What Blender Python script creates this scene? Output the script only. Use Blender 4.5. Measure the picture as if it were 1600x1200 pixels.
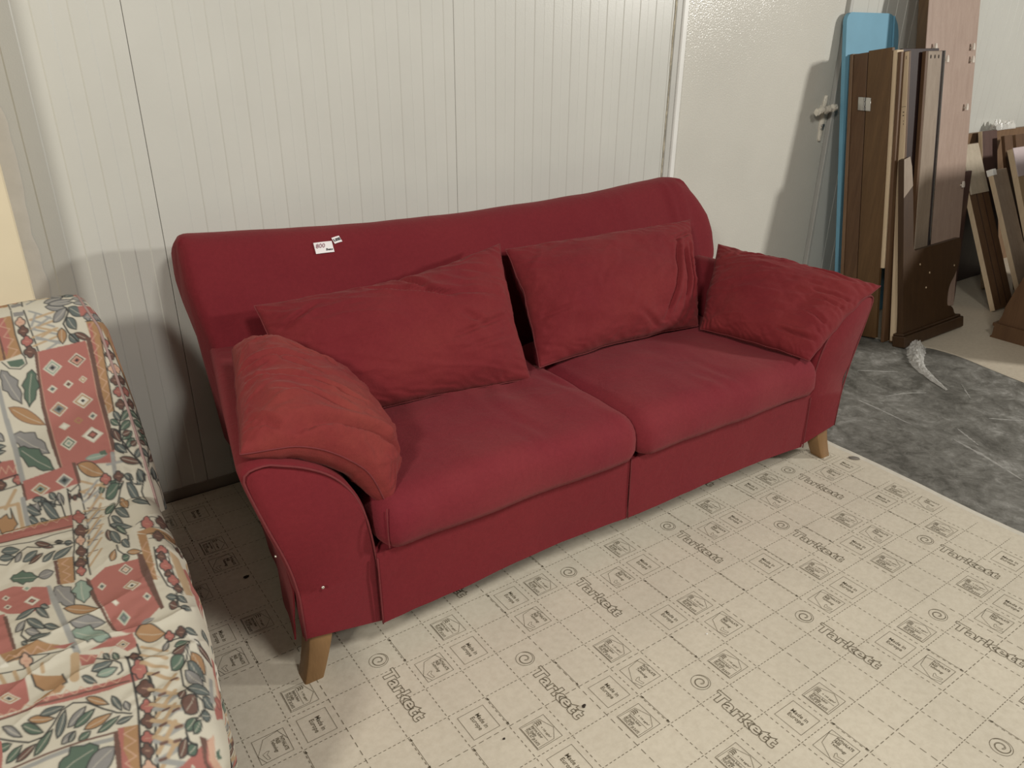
import bpy, math, random
from mathutils import Vector, Matrix, noise
from mathutils.bvhtree import BVHTree
import numpy as np

# ------------------------------------------------------------------ camera, light, exposure
SC = bpy.context.scene
COL = SC.collection
for o in list(bpy.data.objects):
    bpy.data.objects.remove(o)

cam_data = bpy.data.cameras.new('camera')
cam_data.sensor_width = 36.0
cam_data.lens = 27.045
cam_data.clip_start = 0.05
cam = bpy.data.objects.new('camera', cam_data)
COL.objects.link(cam)
YAW, PITCH, ROLL = 0.6153, 0.4282, -0.0076
fw = Vector((math.sin(YAW) * math.cos(PITCH), math.cos(YAW) * math.cos(PITCH), -math.sin(PITCH)))
rt = Vector((math.cos(YAW), -math.sin(YAW), 0))
dn = fw.cross(rt)
r2 = math.cos(ROLL) * rt + math.sin(ROLL) * dn
d2 = -math.sin(ROLL) * rt + math.cos(ROLL) * dn
M = Matrix((r2, -d2, -fw)).transposed().to_4x4()
M.translation = Vector((-0.41704, -1.41527, 1.40655))
cam.matrix_world = M
SC.camera = cam

SC.view_settings.view_transform = 'Standard'
SC.view_settings.look = 'None'
SC.view_settings.gamma = 1.0
SC.view_settings.use_curve_mapping = False
SC.view_settings.exposure = 0.0

world = bpy.data.worlds.new('world')
SC.world = world
world.use_nodes = True
bg = world.node_tree.nodes['Background']
bg.inputs['Color'].default_value = (1.0, 0.93, 0.80, 1)
bg.inputs['Strength'].default_value = 0.085


def area_lamp(name, loc, target, sx, sy, power, color):
    l = bpy.data.lights.new(name, 'AREA')
    l.shape = 'RECTANGLE'
    l.size, l.size_y = sx, sy
    l.energy = power
    l.color = color
    o = bpy.data.objects.new(name, l)
    COL.objects.link(o)
    o.location = loc
    d = Vector(target) - Vector(loc)
    o.rotation_euler = d.to_track_quat('-Z', 'Y').to_euler()
    return o


area_lamp('ceiling_lamp_right', (6.4, -3.5, 2.62), (1.6, 0.6, 0.4), 0.45, 0.45, 208, (1.0, 0.97, 0.91))
area_lamp('ceiling_lamp_left', (-2.8, -2.6, 3.0), (0.2, 0.3, 0.4), 0.50, 0.50, 92, (1.0, 0.96, 0.87))
area_lamp('ceiling_lamp_front', (0.5, -2.1, 3.0), (0.8, 0.1, 0.3), 0.5, 0.5, 48, (1.0, 0.97, 0.91))

# ------------------------------------------------------------------ helpers


class MB:
    """collects geometry for one mesh object"""

    def __init__(self):
        self.v = []
        self.f = []
        self.mi = []

    def add(self, verts, faces, mi=0):
        n = len(self.v)
        self.v += [tuple(p) for p in verts]
        self.f += [tuple(i + n for i in f) for f in faces]
        self.mi += [mi] * len(faces)
        return self

    def box(self, x0, x1, y0, y1, z0, z1, mi=0, fn=None):
        vs = [(x, y, z) for z in (z0, z1) for y in (y0, y1) for x in (x0, x1)]
        if fn:
            vs = [fn(*p) for p in vs]
        fs = [(0, 2, 3, 1), (4, 5, 7, 6), (0, 1, 5, 4), (2, 6, 7, 3), (0, 4, 6, 2), (1, 3, 7, 5)]
        return self.add(vs, fs, mi)

    def bbox(self, x0, x1, y0, y1, z0, z1, b=0.003, mi=0, fn=None):
        """box with chamfered edges"""
        vs = []
        ids = {}

        def P(x, y, z):
            k = (round(x, 6), round(y, 6), round(z, 6))
            if k not in ids:
                ids[k] = len(vs)
                vs.append((x, y, z))
            return ids[k]
        lo = (x0, y0, z0)
        hi = (x1, y1, z1)
        fs = []
        b = min(b, 0.45 * min(x1 - x0, y1 - y0, z1 - z0))

        def corner(sx, sy, sz, ax):
            c = [(hi if s > 0 else lo)[i] for i, s in enumerate((sx, sy, sz))]
            for i, s in enumerate((sx, sy, sz)):
                if i != ax:
                    c[i] -= s * b
            return P(*c)
        for ax in range(3):
            o1, o2 = [(1, 2), (2, 0), (0, 1)][ax]
            for s in (-1, 1):
                q = []
                for a, c in ((-1, -1), (1, -1), (1, 1), (-1, 1)):
                    sg = [0, 0, 0]
                    sg[ax] = s
                    sg[o1] = a
                    sg[o2] = c
                    q.append(corner(*sg, ax))
                fs.append(q if s > 0 else q[::-1])
        for ax in range(3):           # edges along ax
            o1, o2 = [(1, 2), (2, 0), (0, 1)][ax]
            for a in (-1, 1):
                for c in (-1, 1):
                    s0 = [0, 0, 0]
                    s0[ax] = -1
                    s0[o1] = a
                    s0[o2] = c
                    s1 = list(s0)
                    s1[ax] = 1
                    q = [corner(*s0, o1), corner(*s1, o1), corner(*s1, o2), corner(*s0, o2)]
                    fs.append(q if a * c < 0 else q[::-1])
        for a in (-1, 1):
            for c in (-1, 1):
                for d in (-1, 1):
                    q = [corner(a, c, d, 0), corner(a, c, d, 1), corner(a, c, d, 2)]
                    fs.append(q if a * c * d > 0 else q[::-1])
        if fn:
            vs = [fn(*p) for p in vs]
        return self.add(vs, fs, mi)

    def loft(self, secs, caps=True, mi=0, closed=True):
        n = len(secs[0])
        assert all(len(q) == n for q in secs)
        vs = [p for s in secs for p in s]
        fs = []
        m = n if closed else n - 1
        for k in range(len(secs) - 1):
            for i in range(m):
                j = (i + 1) % n
                fs.append((k * n + i, k * n + j, (k + 1) * n + j, (k + 1) * n + i))
        if caps and closed:
            fs.append(tuple(range(n))[::-1])
            fs.append(tuple((len(secs) - 1) * n + i for i in range(n)))
        return self.add(vs, fs, mi)

    def tube(self, pts, r, n=6, mi=0, caps=True):
        pts = [Vector(p) for p in pts]
        secs = []
        prev = None
        for i, p in enumerate(pts):
            t = (pts[min(i + 1, len(pts) - 1)] - pts[max(i - 1, 0)]).normalized()
            if prev is None:
                a = t.orthogonal().normalized()
            else:
                a = (prev - t * prev.dot(t)).normalized()
            prev = a
            b = t.cross(a)
            rr = r[i] if isinstance(r, (list, tuple)) else r
            secs.append([p + rr * (math.cos(2 * math.pi * k / n) * a + math.sin(2 * math.pi * k / n) * b) for k in range(n)])
        return self.loft(secs, caps, mi)

    def prism(self, outline, fn, t0, t1, mi=0):
        """outline of 2D points, fn(a,b,t)->3D, between thickness t0 and t1"""
        n = len(outline)
        vs = [fn(a, b, t0) for a, b in outline] + [fn(a, b, t1) for a, b in outline]
        fs = [tuple(range(n))[::-1], tuple(range(n, 2 * n))]
        for i in range(n):
            j = (i + 1) % n
            fs.append((i, j, n + j, n + i))
        return self.add(vs, fs, mi)

    def build(self, name, mats, parent=None, smooth=False, angle=None, origin=None, recalc=True, **props):
        me = bpy.data.meshes.new(name)
        og = Vector(origin) if origin is not None else Vector((0, 0, 0))
        vs = [(p[0] - og[0], p[1] - og[1], p[2] - og[2]) for p in self.v]
        me.from_pydata(vs, [], self.f)
        if not isinstance(mats, (list, tuple)):
            mats = [mats]
        for m in mats:
            me.materials.append(m)
        if len(mats) > 1:
            me.polygons.foreach_set('material_index', self.mi)
        if recalc:
            import bmesh
            bm = bmesh.new()
            bm.from_mesh(me)
            bmesh.ops.recalc_face_normals(bm, faces=bm.faces)
            bm.to_mesh(me)
            bm.free()
        if smooth:
            me.polygons.foreach_set('use_smooth', [True] * len(me.polygons))
            if angle:
                me.set_sharp_from_angle(angle=math.radians(angle))
        me.update()
        o = bpy.data.objects.new(name, me)
        COL.objects.link(o)
        o.location = og
        if parent is not None:
            o.parent = parent
        for k, v in props.items():
            o[k] = v
        return o


def thing(name, label, cat, loc=(0, 0, 0), rz=0.0, group=None):
    o = bpy.data.objects.new(name, None)
    o.empty_display_size = 0.1
    COL.objects.link(o)
    o.location = loc
    o.rotation_euler = (0, 0, rz)
    o['label'] = label
    o['category'] = cat
    if group:
        o['group'] = group
    return o


def tag(o, label, cat, group=None):
    o['label'] = label
    o['category'] = cat
    if group:
        o['group'] = group
    return o


def catmull(pts, n, closed=False):
    pts = [np.array(p, float) for p in pts]
    out = []
    N = len(pts)
    segs = N if closed else N - 1
    for i in range(segs):
        if closed:
            p0, p1, p2, p3 = pts[i - 1], pts[i], pts[(i + 1) % N], pts[(i + 2) % N]
        else:
            p0, p1, p2, p3 = pts[max(i - 1, 0)], pts[i], pts[i + 1], pts[min(i + 2, N - 1)]
        for k in range(n):
            t = k / n
            out.append(0.5 * (2 * p1 + (p2 - p0) * t + (2 * p0 - 5 * p1 + 4 * p2 - p3) * t * t + (3 * p1 - p0 - 3 * p2 + p3) * t ** 3))
    if not closed:
        out.append(pts[-1])
    return out


def resample(pts, step):
    pts = np.array(pts)
    d = np.r_[0, np.cumsum(np.linalg.norm(np.diff(pts, axis=0), axis=1))]
    n = max(2, int(round(d[-1] / step)) + 1)
    s = np.linspace(0, d[-1], n)
    return np.stack([np.interp(s, d, pts[:, k]) for k in range(pts.shape[1])], 1), s


def fbm(x, y, z, s=1.0, o=3):
    return noise.fractal(Vector((x * s, y * s, z * s)), 1.0, 2.0, o)


# ------------------------------------------------------------------ materials
def new_mat(name):
    m = bpy.data.materials.new(name)
    m.use_nodes = True
    nt = m.node_tree
    return m, nt, nt.nodes['Principled BSDF']


def noise_node(nt, scale, detail=4, rough=0.55, vec=None, dist=0.0):
    n = nt.nodes.new('ShaderNodeTexNoise')
    n.inputs['Scale'].default_value = scale
    n.inputs['Detail'].default_value = detail
    n.inputs['Roughness'].default_value = rough
    n.inputs['Distortion'].default_value = dist
    if vec is not None:
        nt.links.new(vec, n.inputs['Vector'])
    return n


def ramp(nt, fac, stops):
    r = nt.nodes.new('ShaderNodeValToRGB')
    e = r.color_ramp.elements
    while len(e) < len(stops):
        e.new(0.5)
    for k, (p, c) in enumerate(stops):
        e[k].position = p
        e[k].color = (*c, 1)
    nt.links.new(fac, r.inputs['Fac'])
    return r


def obj_coord(nt, scale=(1, 1, 1), which='Object'):
    tc = nt.nodes.new('ShaderNodeTexCoord')
    mp = nt.nodes.new('ShaderNodeMapping')
    mp.inputs['Scale'].default_value = scale
    nt.links.new(tc.outputs[which], mp.inputs['Vector'])
    return mp.outputs['Vector']


def bump(nt, bsdf, height, strength, dist=0.001):
    b = nt.nodes.new('ShaderNodeBump')
    b.inputs['Strength'].default_value = strength
    b.inputs['Distance'].default_value = dist
    nt.links.new(height, b.inputs['Height'])
    nt.links.new(b.outputs['Normal'], bsdf.inputs['Normal'])
    return b


def mixrgb(nt, fac, a, b, mode='MIX'):
    m = nt.nodes.new('ShaderNodeMix')
    m.data_type = 'RGBA'
    m.blend_type = mode
    for s, val in ((m.inputs[0], fac), (m.inputs[6], a), (m.inputs[7], b)):
        if hasattr(val, 'is_linked'):
            nt.links.new(val, s)
        elif isinstance(val, (int, float)):
            s.default_value = val
        else:
            s.default_value = (*val, 1)
    return m.outputs[2]


def simple(name, c, rough=0.5, var=0.12, scale=8, metallic=0.0, bmp=0.0, bscale=200, spec=0.5, vecscale=(1, 1, 1), detail=4):
    m, nt, b = new_mat(name)
    v = obj_coord(nt, vecscale)
    n = noise_node(nt, scale, detail, vec=v)
    lo = tuple(x * (1 - var) for x in c)
    hi = tuple(min(1, x * (1 + var)) for x in c)
    r = ramp(nt, n.outputs['Fac'], [(0.3, lo), (0.7, hi)])
    nt.links.new(r.outputs['Color'], b.inputs['Base Color'])
    b.inputs['Roughness'].default_value = rough
    b.inputs['Metallic'].default_value = metallic
    b.inputs['Specular IOR Level'].default_value = spec
    if bmp:
        n2 = noise_node(nt, bscale, 3, vec=v)
        bump(nt, b, n2.outputs['Fac'], bmp)
    return m


def wood(name, dark, light, rough=0.5, scale=3.0, stretch=(14, 14, 1.0), spec=0.4):
    m, nt, b = new_mat(name)
    v = obj_coord(nt, stretch)
    n = noise_node(nt, scale, 6, 0.6, vec=v, dist=0.4)
    n2 = noise_node(nt, scale * 9, 3, 0.6, vec=v)
    mx = mixrgb(nt, 0.35, n.outputs['Fac'], n2.outputs['Fac'])
    r = ramp(nt, mx, [(0.32, dark), (0.68, light)])
    nt.links.new(r.outputs['Color'], b.inputs['Base Color'])
    b.inputs['Roughness'].default_value = rough
    b.inputs['Specular IOR Level'].default_value = spec
    bump(nt, b, n2.outputs['Fac'], 0.12)
    return m


def srgb(r, g, b):
    f = lambda c: c / 12.92 if c <= 0.04045 else ((c + 0.055) / 1.055) ** 2.4
    return tuple(f(x / 255) for x in (r, g, b))


# red cotton cover
def red_fabric(name, base, faded):
    m, nt, b = new_mat(name)
    v = obj_coord(nt)
    n = noise_node(nt, 3.2, 5, 0.6, vec=v)
    r = ramp(nt, n.outputs['Fac'], [(0.35, base), (0.75, faded)])
    n3 = noise_node(nt, 90, 3, 0.7, vec=v)
    c = mixrgb(nt, 0.14, r.outputs['Color'], n3.outputs['Fac'], 'OVERLAY')
    nt.links.new(c, b.inputs['Base Color'])
    b.inputs['Roughness'].default_value = 0.85
    b.inputs['Specular IOR Level'].default_value = 0.15
    b.inputs['Sheen Weight'].default_value = 0.10
    b.inputs['Sheen Roughness'].default_value = 0.5
    b.inputs['Sheen Tint'].default_value = (1.0, 0.55, 0.5, 1)
    n4 = noise_node(nt, 14, 5, 0.6, vec=v, dist=0.6)
    n5 = noise_node(nt, 420, 2, 0.5, vec=v)
    h = mixrgb(nt, 0.12, n4.outputs['Fac'], n5.outputs['Fac'])
    bump(nt, b, h, 0.35, 0.012)
    return m


M_RED = red_fabric('red_cotton', (0.158, 0.0150, 0.0215), (0.178, 0.019, 0.024))
M_REDP = red_fabric('red_cotton_faded', (0.160, 0.0158, 0.0215), (0.195, 0.026, 0.027))
M_REDO = red_fabric('red_cotton_sun_faded', (0.185, 0.0225, 0.0255), (0.250, 0.049, 0.038))
M_REDC = red_fabric('red_cotton_seat', (0.172, 0.0175, 0.027), (0.205, 0.028, 0.034))
M_SEAM = simple('seam_thread', (0.165, 0.024, 0.027), 0.9, 0.1, 60)
M_LINING = simple('dark_lining', (0.03, 0.02, 0.018), 0.9)


def panel_mat(name, c, rough, bs=260, bd=0.0015, bst=0.18):
    m, nt, b = new_mat(name)
    v = obj_coord(nt)
    n = noise_node(nt, 2.0, 5, 0.6, vec=v)
    r = ramp(nt, n.outputs['Fac'], [(0.3, tuple(x * 0.95 for x in c)), (0.7, tuple(min(1, x * 1.03) for x in c))])
    n2 = noise_node(nt, bs, 2, 0.5, vec=v)
    nt.links.new(r.outputs['Color'], b.inputs['Base Color'])
    b.inputs['Roughness'].default_value = rough
    b.inputs['Specular IOR Level'].default_value = 0.5
    bump(nt, b, n2.outputs['Fac'], bst, bd)
    return m


M_PANEL = panel_mat('painted_steel_panel', (0.60, 0.595, 0.545), 0.30)
M_DOOR = panel_mat('painted_door', (0.635, 0.615, 0.55), 0.20, 150, 0.0025, 0.38)
M_FRAME = simple('door_frame_grey', (0.50, 0.49, 0.45), 0.4, 0.05)
M_WHITE = simple('white_frame', (0.80, 0.79, 0.75), 0.35, 0.03)
M_GAP = simple('dark_gap', (0.02, 0.02, 0.02), 0.8)
M_FILL = simple('yellowed_filler', (0.52, 0.47, 0.36), 0.9, 0.35, 40, bmp=0.6, bscale=90)
M_CREAM = simple('cream_plaster', (0.74, 0.645, 0.46), 0.85, 0.04, 5, bmp=0.25, bscale=60)
M_BASE = simple('base_channel', (0.27, 0.235, 0.19), 0.5, 0.1)
M_PLASTER = simple('plaster_smear', (0.57, 0.54, 0.475), 0.8, 0.07, 16, bmp=0.5, bscale=60)


def concrete():
    m, nt, b = new_mat('stained_concrete')
    v = obj_coord(nt, (1.0, 1.0, 1.0))
    n0 = noise_node(nt, 2.2, 3, 0.5, vec=v)
    n = noise_node(nt, 7, 9, 0.68, vec=v, dist=1.6)
    n1 = noise_node(nt, 28, 6, 0.7, vec=v, dist=1.2)
    a = mixrgb(nt, 0.38, n.outputs['Fac'], n1.outputs['Fac'])
    a = mixrgb(nt, 0.25, a, n0.outputs['Fac'])
    r = ramp(nt, a, [(0.41, (0.085, 0.081, 0.069)), (0.49, (0.155, 0.149, 0.131)), (0.54, (0.205, 0.199, 0.178)), (0.63, (0.36, 0.35, 0.325))])
    nt.links.new(r.outputs['Color'], b.inputs['Base Color'])
    b.inputs['Roughness'].default_value = 0.6
    bump(nt, b, n1.outputs['Fac'], 0.35, 0.004)
    return m


M_CONC = concrete()
M_SMEAR = simple('white_smear', (0.33, 0.32, 0.295), 0.8, 0.3, 30)


def lino(name, c):
    m, nt, b = new_mat(name)
    v = obj_coord(nt)
    n = noise_node(nt, 4, 4, 0.5, vec=v)
    r = ramp(nt, n.outputs['Fac'], [(0.3, tuple(x * 0.95 for x in c)), (0.7, tuple(x * 1.04 for x in c))])
    n2 = noise_node(nt, 55, 5, 0.65, vec=v)
    r2 = ramp(nt, n2.outputs['Fac'], [(0.40, (1, 1, 1)), (0.74, (0.80, 0.78, 0.75))])
    cc = mixrgb(nt, 0.6, r.outputs['Color'], r2.outputs['Color'], 'MULTIPLY')
    nt.links.new(cc, b.inputs['Base Color'])
    b.inputs['Roughness'].default_value = 0.55
    n3 = noise_node(nt, 160, 2, 0.5, vec=v)
    bump(nt, b, n3.outputs['Fac'], 0.15, 0.0015)
    return m


M_LINO = lino('vinyl_backing', (0.66, 0.60, 0.485))
M_LINOE = simple('vinyl_edge', (0.66, 0.62, 0.53), 0.6, 0.08, 30)
M_LINO2 = lino('vinyl_backing_plain', (0.60, 0.53, 0.42))
M_INK = simple('grey_ink', (0.155, 0.128, 0.085), 0.7, 0.18, 30)
M_LEG = wood('beech_leg', (0.20, 0.11, 0.043), (0.29, 0.165, 0.072), 0.45, stretch=(10, 10, 1))
M_PAPER = simple('paper', (0.82, 0.78, 0.78), 0.7, 0.03)
M_INKRED = simple('red_ink', (0.20, 0.025, 0.06), 0.7)
M_BLACK = simple('black_ink', (0.012, 0.012, 0.014), 0.6)
M_PIN = simple('pin_metal', (0.7, 0.66, 0.6), 0.3, metallic=0.9)

# ------------------------------------------------------------------ the setting
WY = 0.976            # face of the back wall
mb = MB()
mb.box(-3.2, 7.0, -4.0, WY + 0.2, -0.10, -0.004)
mb.build('floor', M_CONC, kind='structure')

wall = bpy.data.objects.new('wall_back', None)
COL.objects.link(wall)
wall['kind'] = 'structure'


def wall_panel(x0, x1, first, last_gap=0.06):
    """sandwich panel with shallow ribs, joint recessed at both ends"""
    d = 0.0020
    sl = 0.0017
    pts = [(x0 + 0.0007, WY + 0.010), (x0 + 0.0007, WY + 0.0012), (x0 + 0.0018, WY)]
    g = first
    up = True
    while g < x1 - 0.03:
        if up:     # step back at g, facing the right
            pts += [(g - sl, WY), (g + sl, WY + d)]
        else:
            pts += [(g - sl, WY + d), (g + sl, WY)]
        up = not up
        g += 0.04175
    if not up:
        pts += [(x1 - 0.012 - sl, WY + d), (x1 - 0.012 + sl, WY)]
    pts += [(x1 - 0.0018, WY), (x1 - 0.0007, WY + 0.0012), (x1 - 0.0007, WY + 0.010)]
    m = MB()
    secs = [[(x, y, z) for x, y in pts] + [(x1 - 0.0007, WY + 0.08, z), (x0 + 0.0007, WY + 0.08, z)] for z in (0.034, 2.7)]
    m.loft(secs)
    return m.build('wall_panel', M_PANEL, wall)


for a, b, f in ((-2.972, -1.972, -2.889), (-1.972, -0.972, -1.889), (-0.972, 0.028, -0.889), (0.028, 1.028, 0.113), (1.028, 2.047, 1.068),
                (3.232, 4.232, 3.317), (4.232, 5.232, 4.317), (5.232, 6.232, 5.317), (6.232, 7.0, 6.317)):
    wall_panel(a, b, f)
m = MB()
m.box(-3.2, 2.06, WY + 0.010, WY + 0.1, -0.01, 2.7)
m.box(3.21, 7.0, WY + 0.010, WY + 0.1, -0.01, 2.7)
m.build('wall_core', M_GAP, wall)

m = MB()
m.bbox(-3.2, 2.045, WY - 0.004, WY + 0.012, -0.004, 0.036, 0.002)
m.build('baseboard_back', M_BASE, kind='structure')
m = MB()
m.bbox(3.23, 7.0, WY - 0.004, WY + 0.012, -0.004, 0.036, 0.002)
m.build('baseboard_right', M_BASE, kind='structure')

# masonry pier on the left, in front of the panel wall
m = MB()
PY = 0.80
m.bbox(-3.2, -0.331, PY, WY - 0.002, -0.004, 2.7, 0.004)
m.build('wall_left', M_CREAM, kind='structure')
# plaster smeared on the panel beside the pier
random.seed(4)
m = MB()
edge = []
z = 0.55
while z < 1.5:
    w = -0.285 + 0.03 * fbm(0, 0, z, 4) - 0.02 * (z - 0.7)
    edge.append((max(w, -0.315), z))
    z += 0.02
n = len(edge)
vs = [(-0.333, WY - 0.0035, z) for _, z in edge] + [(x - 0.012, WY - 0.003 + 0.0015 * fbm(x, 1, z, 30), z) for x, z in edge] + [(x, WY + 0.0005, z) for x, z in edge]
fs = []
for k in range(n - 1):
    fs += [(k, n + k, n + k + 1, k + 1), (n + k, 2 * n + k, 2 * n + k + 1, n + k + 1)]
m.add(vs, fs)
m.build('plaster_smear', M_PLASTER, wall, smooth=True)

# ---- door
door = bpy.data.objects.new('door_1', None)
COL.objects.link(door)
door['kind'] = 'structure'
m = MB()
m.bbox(2.122, 3.184, WY + 0.004, WY + 0.044, 0.006, 2.1, 0.003)
m.build('door_leaf', M_DOOR, door)
m = MB()
m.bbox(2.052, 2.082, WY - 0.006, WY + 0.06, -0.004, 2.18, 0.002)
m.bbox(2.1135, 2.1205, WY + 0.012, WY + 0.06, -0.004, 2.11, 0.001)
m.bbox(2.082, 3.24, WY - 0.004, WY + 0.06, 2.105, 2.18, 0.002)
m.bbox(3.206, 3.228, WY - 0.004, WY + 0.06, -0.004, 2.105, 0.002)
m.build('door_frame', M_FRAME, door)
m = MB()
m.bbox(2.084, 2.113, WY - 0.014, WY + 0.05, -0.004, 2.105, 0.004)
m.build('door_stop', M_WHITE, door, label='white door stop strip')
m = MB()
m.box(2.05, 3.23, WY + 0.05, WY + 0.09, -0.004, 2.18)
m.build('door_backing', M_GAP, door)
# yellowed sealant bead along the frame
pts, rad = [], []
z = 0.78
while z < 1.62:
    q = fbm(3, z, 0, 9, 4)
    pts.append((2.048 + 0.003 * q, WY - 0.001, z))
    rad.append(max(0.0008, 0.0022 + 0.0035 * fbm(7, z, 1, 14, 4) + 0.005 * max(0, z - 1.25)))
    z += 0.006
m = MB()
m.tube(pts, rad, 6)
m.build('sealant_bead', M_FILL, door, smooth=True)

# handle wrapped in plastic film
M_FILM = simple('plastic_film', (0.66, 0.62, 0.53), 0.22, 0.2, 30, bmp=0.5, bscale=70)
M_CHROME = simple('brushed_steel', (0.45, 0.45, 0.44), 0.3, 0.1, 30, metallic=0.9)
handle = bpy.data.objects.new('door_handle', None)
COL.objects.link(handle)
handle.parent = door
HX, HZ = 3.142, 1.085
m = MB()
secs = []
for k in range(26):
    t = k / 25
    z = HZ + 0.055 - t * 0.215
    w = 0.021 * (min(1, math.sin(math.pi * min(max(t, 0.03), 0.97)) ** 0.35))
    jx = 0.003 * fbm(1, z, 5, 40)
    secs.append([(HX + jx + w * math.cos(a) * (1 + 0.18 * fbm(a, z, 2, 20)), WY + 0.004 - max(0, 0.012 * math.sin(a)) * (1 + 0.5 * fbm(a, z, 9, 30)) + 0.001, z)
                 for a in [math.pi * 2 * q / 14 for q in range(14)]])
m.loft(secs)
m.build('handle_plate', M_FILM, handle, smooth=True)
m = MB()
pts = [(HX, WY + 0.0, HZ), (HX, WY - 0.03, HZ), (HX - 0.006, WY - 0.052, HZ), (HX - 0.03, WY - 0.058, HZ), (HX - 0.07, WY - 0.058, HZ - 0.001), (HX - 0.115, WY - 0.055, HZ - 0.006)]
pts = catmull(pts, 6)
m.tube(pts, 0.009, 10)
m.build('lever', M_CHROME, handle, smooth=True)
m = MB()
pp = catmull([(HX + 0.012, WY - 0.05, HZ + 0.002), (HX - 0.02, WY - 0.058, HZ + 0.002), (HX - 0.06, WY - 0.058, HZ - 0.004), (HX - 0.105, WY - 0.056, HZ - 0.004), (HX - 0.135, WY - 0.05, HZ - 0.016)], 7)
secs = []
for i, p in enumerate(pp):
    secs.append([(p[0] + 0.004 * fbm(i * .3, a, 1, 3), p[1] + (0.013 * (1 + 0.7 * fbm(i * .25, a, 3, 2))) * math.cos(a), p[2] + (0.015 * (1 + 0.8 * fbm(i * .25, a, 7, 2))) * math.sin(a)) for a in [2 * math.pi * q / 12 for q in range(12)]])
m.loft(secs)
m.build('film_wrap', M_FILM, handle, smooth=True, angle=50, label='crinkled plastic film around the lever')
m = MB()
m.tube([(HX - 0.004, WY + 0.002, HZ - 0.085), (HX - 0.004, WY - 0.014, HZ - 0.085)], 0.0085, 12)
m.tube([(HX - 0.004, WY + 0.002, HZ - 0.10), (HX - 0.004, WY - 0.012, HZ - 0.10)], 0.006, 10)
m.build('lock_cylinder', M_CHROME, handle, smooth=True, angle=40)

# ---- vinyl sheet with its printed backing
lin = thing('vinyl_sheet', 'beige printed vinyl sheet laid upside down under the red sofa', 'vinyl sheet', (0, 0, 0))


def lino_edge(y):
    return 2.048 + 0.012 * math.sin(y * 2.3 + 0.5) + 0.006 * fbm(0, y, 0, 3) - 0.02 * max(0, -0.2 - y)


m = MB()
ys = np.linspace(WY - 0.012, -1.75, 110)
rows = []
xs_in = [-1.6, -0.4, 0.6, 1.6, 1.95]
for y in ys:
    e = lino_edge(y)
    lift = 0.004 + 0.005 * max(0, fbm(2, y, 0, 2.2)) + 0.003 * math.sin(y * 6) ** 2
    r = [(x, y, 0.0) for x in xs_in] + [(e - 0.035, y, 0.0012), (e - 0.018, y, lift * 0.45), (e - 0.005, y, lift), (e, y, lift * 0.85), (e - 0.001, y, lift * 0.85 - 0.003)]
    rows.append(r)
W = len(rows[0])
vs = [p for r in rows for p in r]
fs = []
mi = []
for k in range(len(rows) - 1):
    for i in range(W - 1):
        fs.append((k * W + i, k * W + i + 1, (k + 1) * W + i + 1, (k + 1) * W + i))
        mi.append(1 if i >= 6 else 0)
m.add(vs, fs)
m.mi = mi
m.build('sheet', [M_LINO, M_LINOE], lin, smooth=True)

INK = MB()
ZI = 0.0007


def quad_line(p, q, w):
    p = Vector((p[0], p[1], 0))
    q = Vector((q[0], q[1], 0))
    d = (q - p)
    if d.length < 1e-6:
        return
    d.normalize()
    nn = Vector((-d.y, d.x, 0)) * (w / 2)
    INK.add([(v.x, v.y, ZI) for v in (p - nn, q - nn, q + nn, p + nn)], [(0, 1, 2, 3)])


def poly_line(pts, w, closed=False):
    n = len(pts)
    for k in range(n if closed else n - 1):
        quad_line(pts[k], pts[(k + 1) % n], w)


def text_mesh(body, size, outline=0.0, align='LEFT', offset=0.0, spacing=1.0, line=1.0, shear=0.0, res=2):
    cu = bpy.data.curves.new('t', 'FONT')
    cu.body = body
    cu.size = size
    cu.align_x = align
    cu.resolution_u = res
    cu.offset = offset
    cu.space_character = spacing
    cu.space_line = line
    cu.shear = shear
    if outline:
        cu.fill_mode = 'NONE'
        cu.bevel_depth = outline
        cu.bevel_resolution = 0
    o = bpy.data.objects.new('t', cu)
    COL.objects.link(o)
    dg = bpy.context.evaluated_depsgraph_get()
    me = bpy.data.meshes.new_from_object(o.evaluated_get(dg))
    v = [tuple(p.co) for p in me.vertices]
    f = [tuple(p.vertices) for p in me.polygons]
    bpy.data.objects.remove(o)
    bpy.data.meshes.remove(me)
    bpy.data.curves.remove(cu)
    return np.array(v), f


def fit(v, w, h):
    """scale text vertices to width w and height h, origin bottom left"""
    lo, hi = v[:, :2].min(0), v[:, :2].max(0)
    r = v.copy()
    r[:, 0] = (v[:, 0] - lo[0]) / (hi[0] - lo[0]) * w
    r[:, 1] = (v[:, 1] - lo[1]) / (hi[1] - lo[1]) * h
    return r


C = 0.1     # printed grid, 10 cm


def place(v, f, i, j):
    """text space: x runs along +j (towards the room), y along +i"""
    pts = [((i * C) + p[1], -(j * C) - p[0], ZI + (0.0002 if p[2] > 0 else 0)) for p in v]
    INK.add(pts, f)


tv, tf = text_mesh('Tarkett', 0.05, outline=0.0010, offset=0.0022, spacing=1.02)
tv = fit(tv, 0.178, 0.036)
mv, mf = text_mesh('Made in\nEurope', 0.02, offset=0.0003, align='CENTER', line=0.95)
mv = fit(mv, 0.044, 0.029)
pv, pf = text_mesh('PHTHALATE\nFREE\nTechnology', 0.01, offset=0.0003, line=0.9, res=1)
pv = fit(pv, 0.042, 0.030)
av, af = text_mesh('Improve Indoor\nAir Quality\nTVOC AT 28 DAYS', 0.01, offset=0.0003, line=0.85, res=1)
av = fit(av, 0.050, 0.026)
bv, bf = text_mesh('< 100 µg/m³', 0.01, offset=0.0003, res=1)
bv = fit(bv, 0.034, 0.007)


def G(i, j):
    return (i * C, -j * C)


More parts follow.
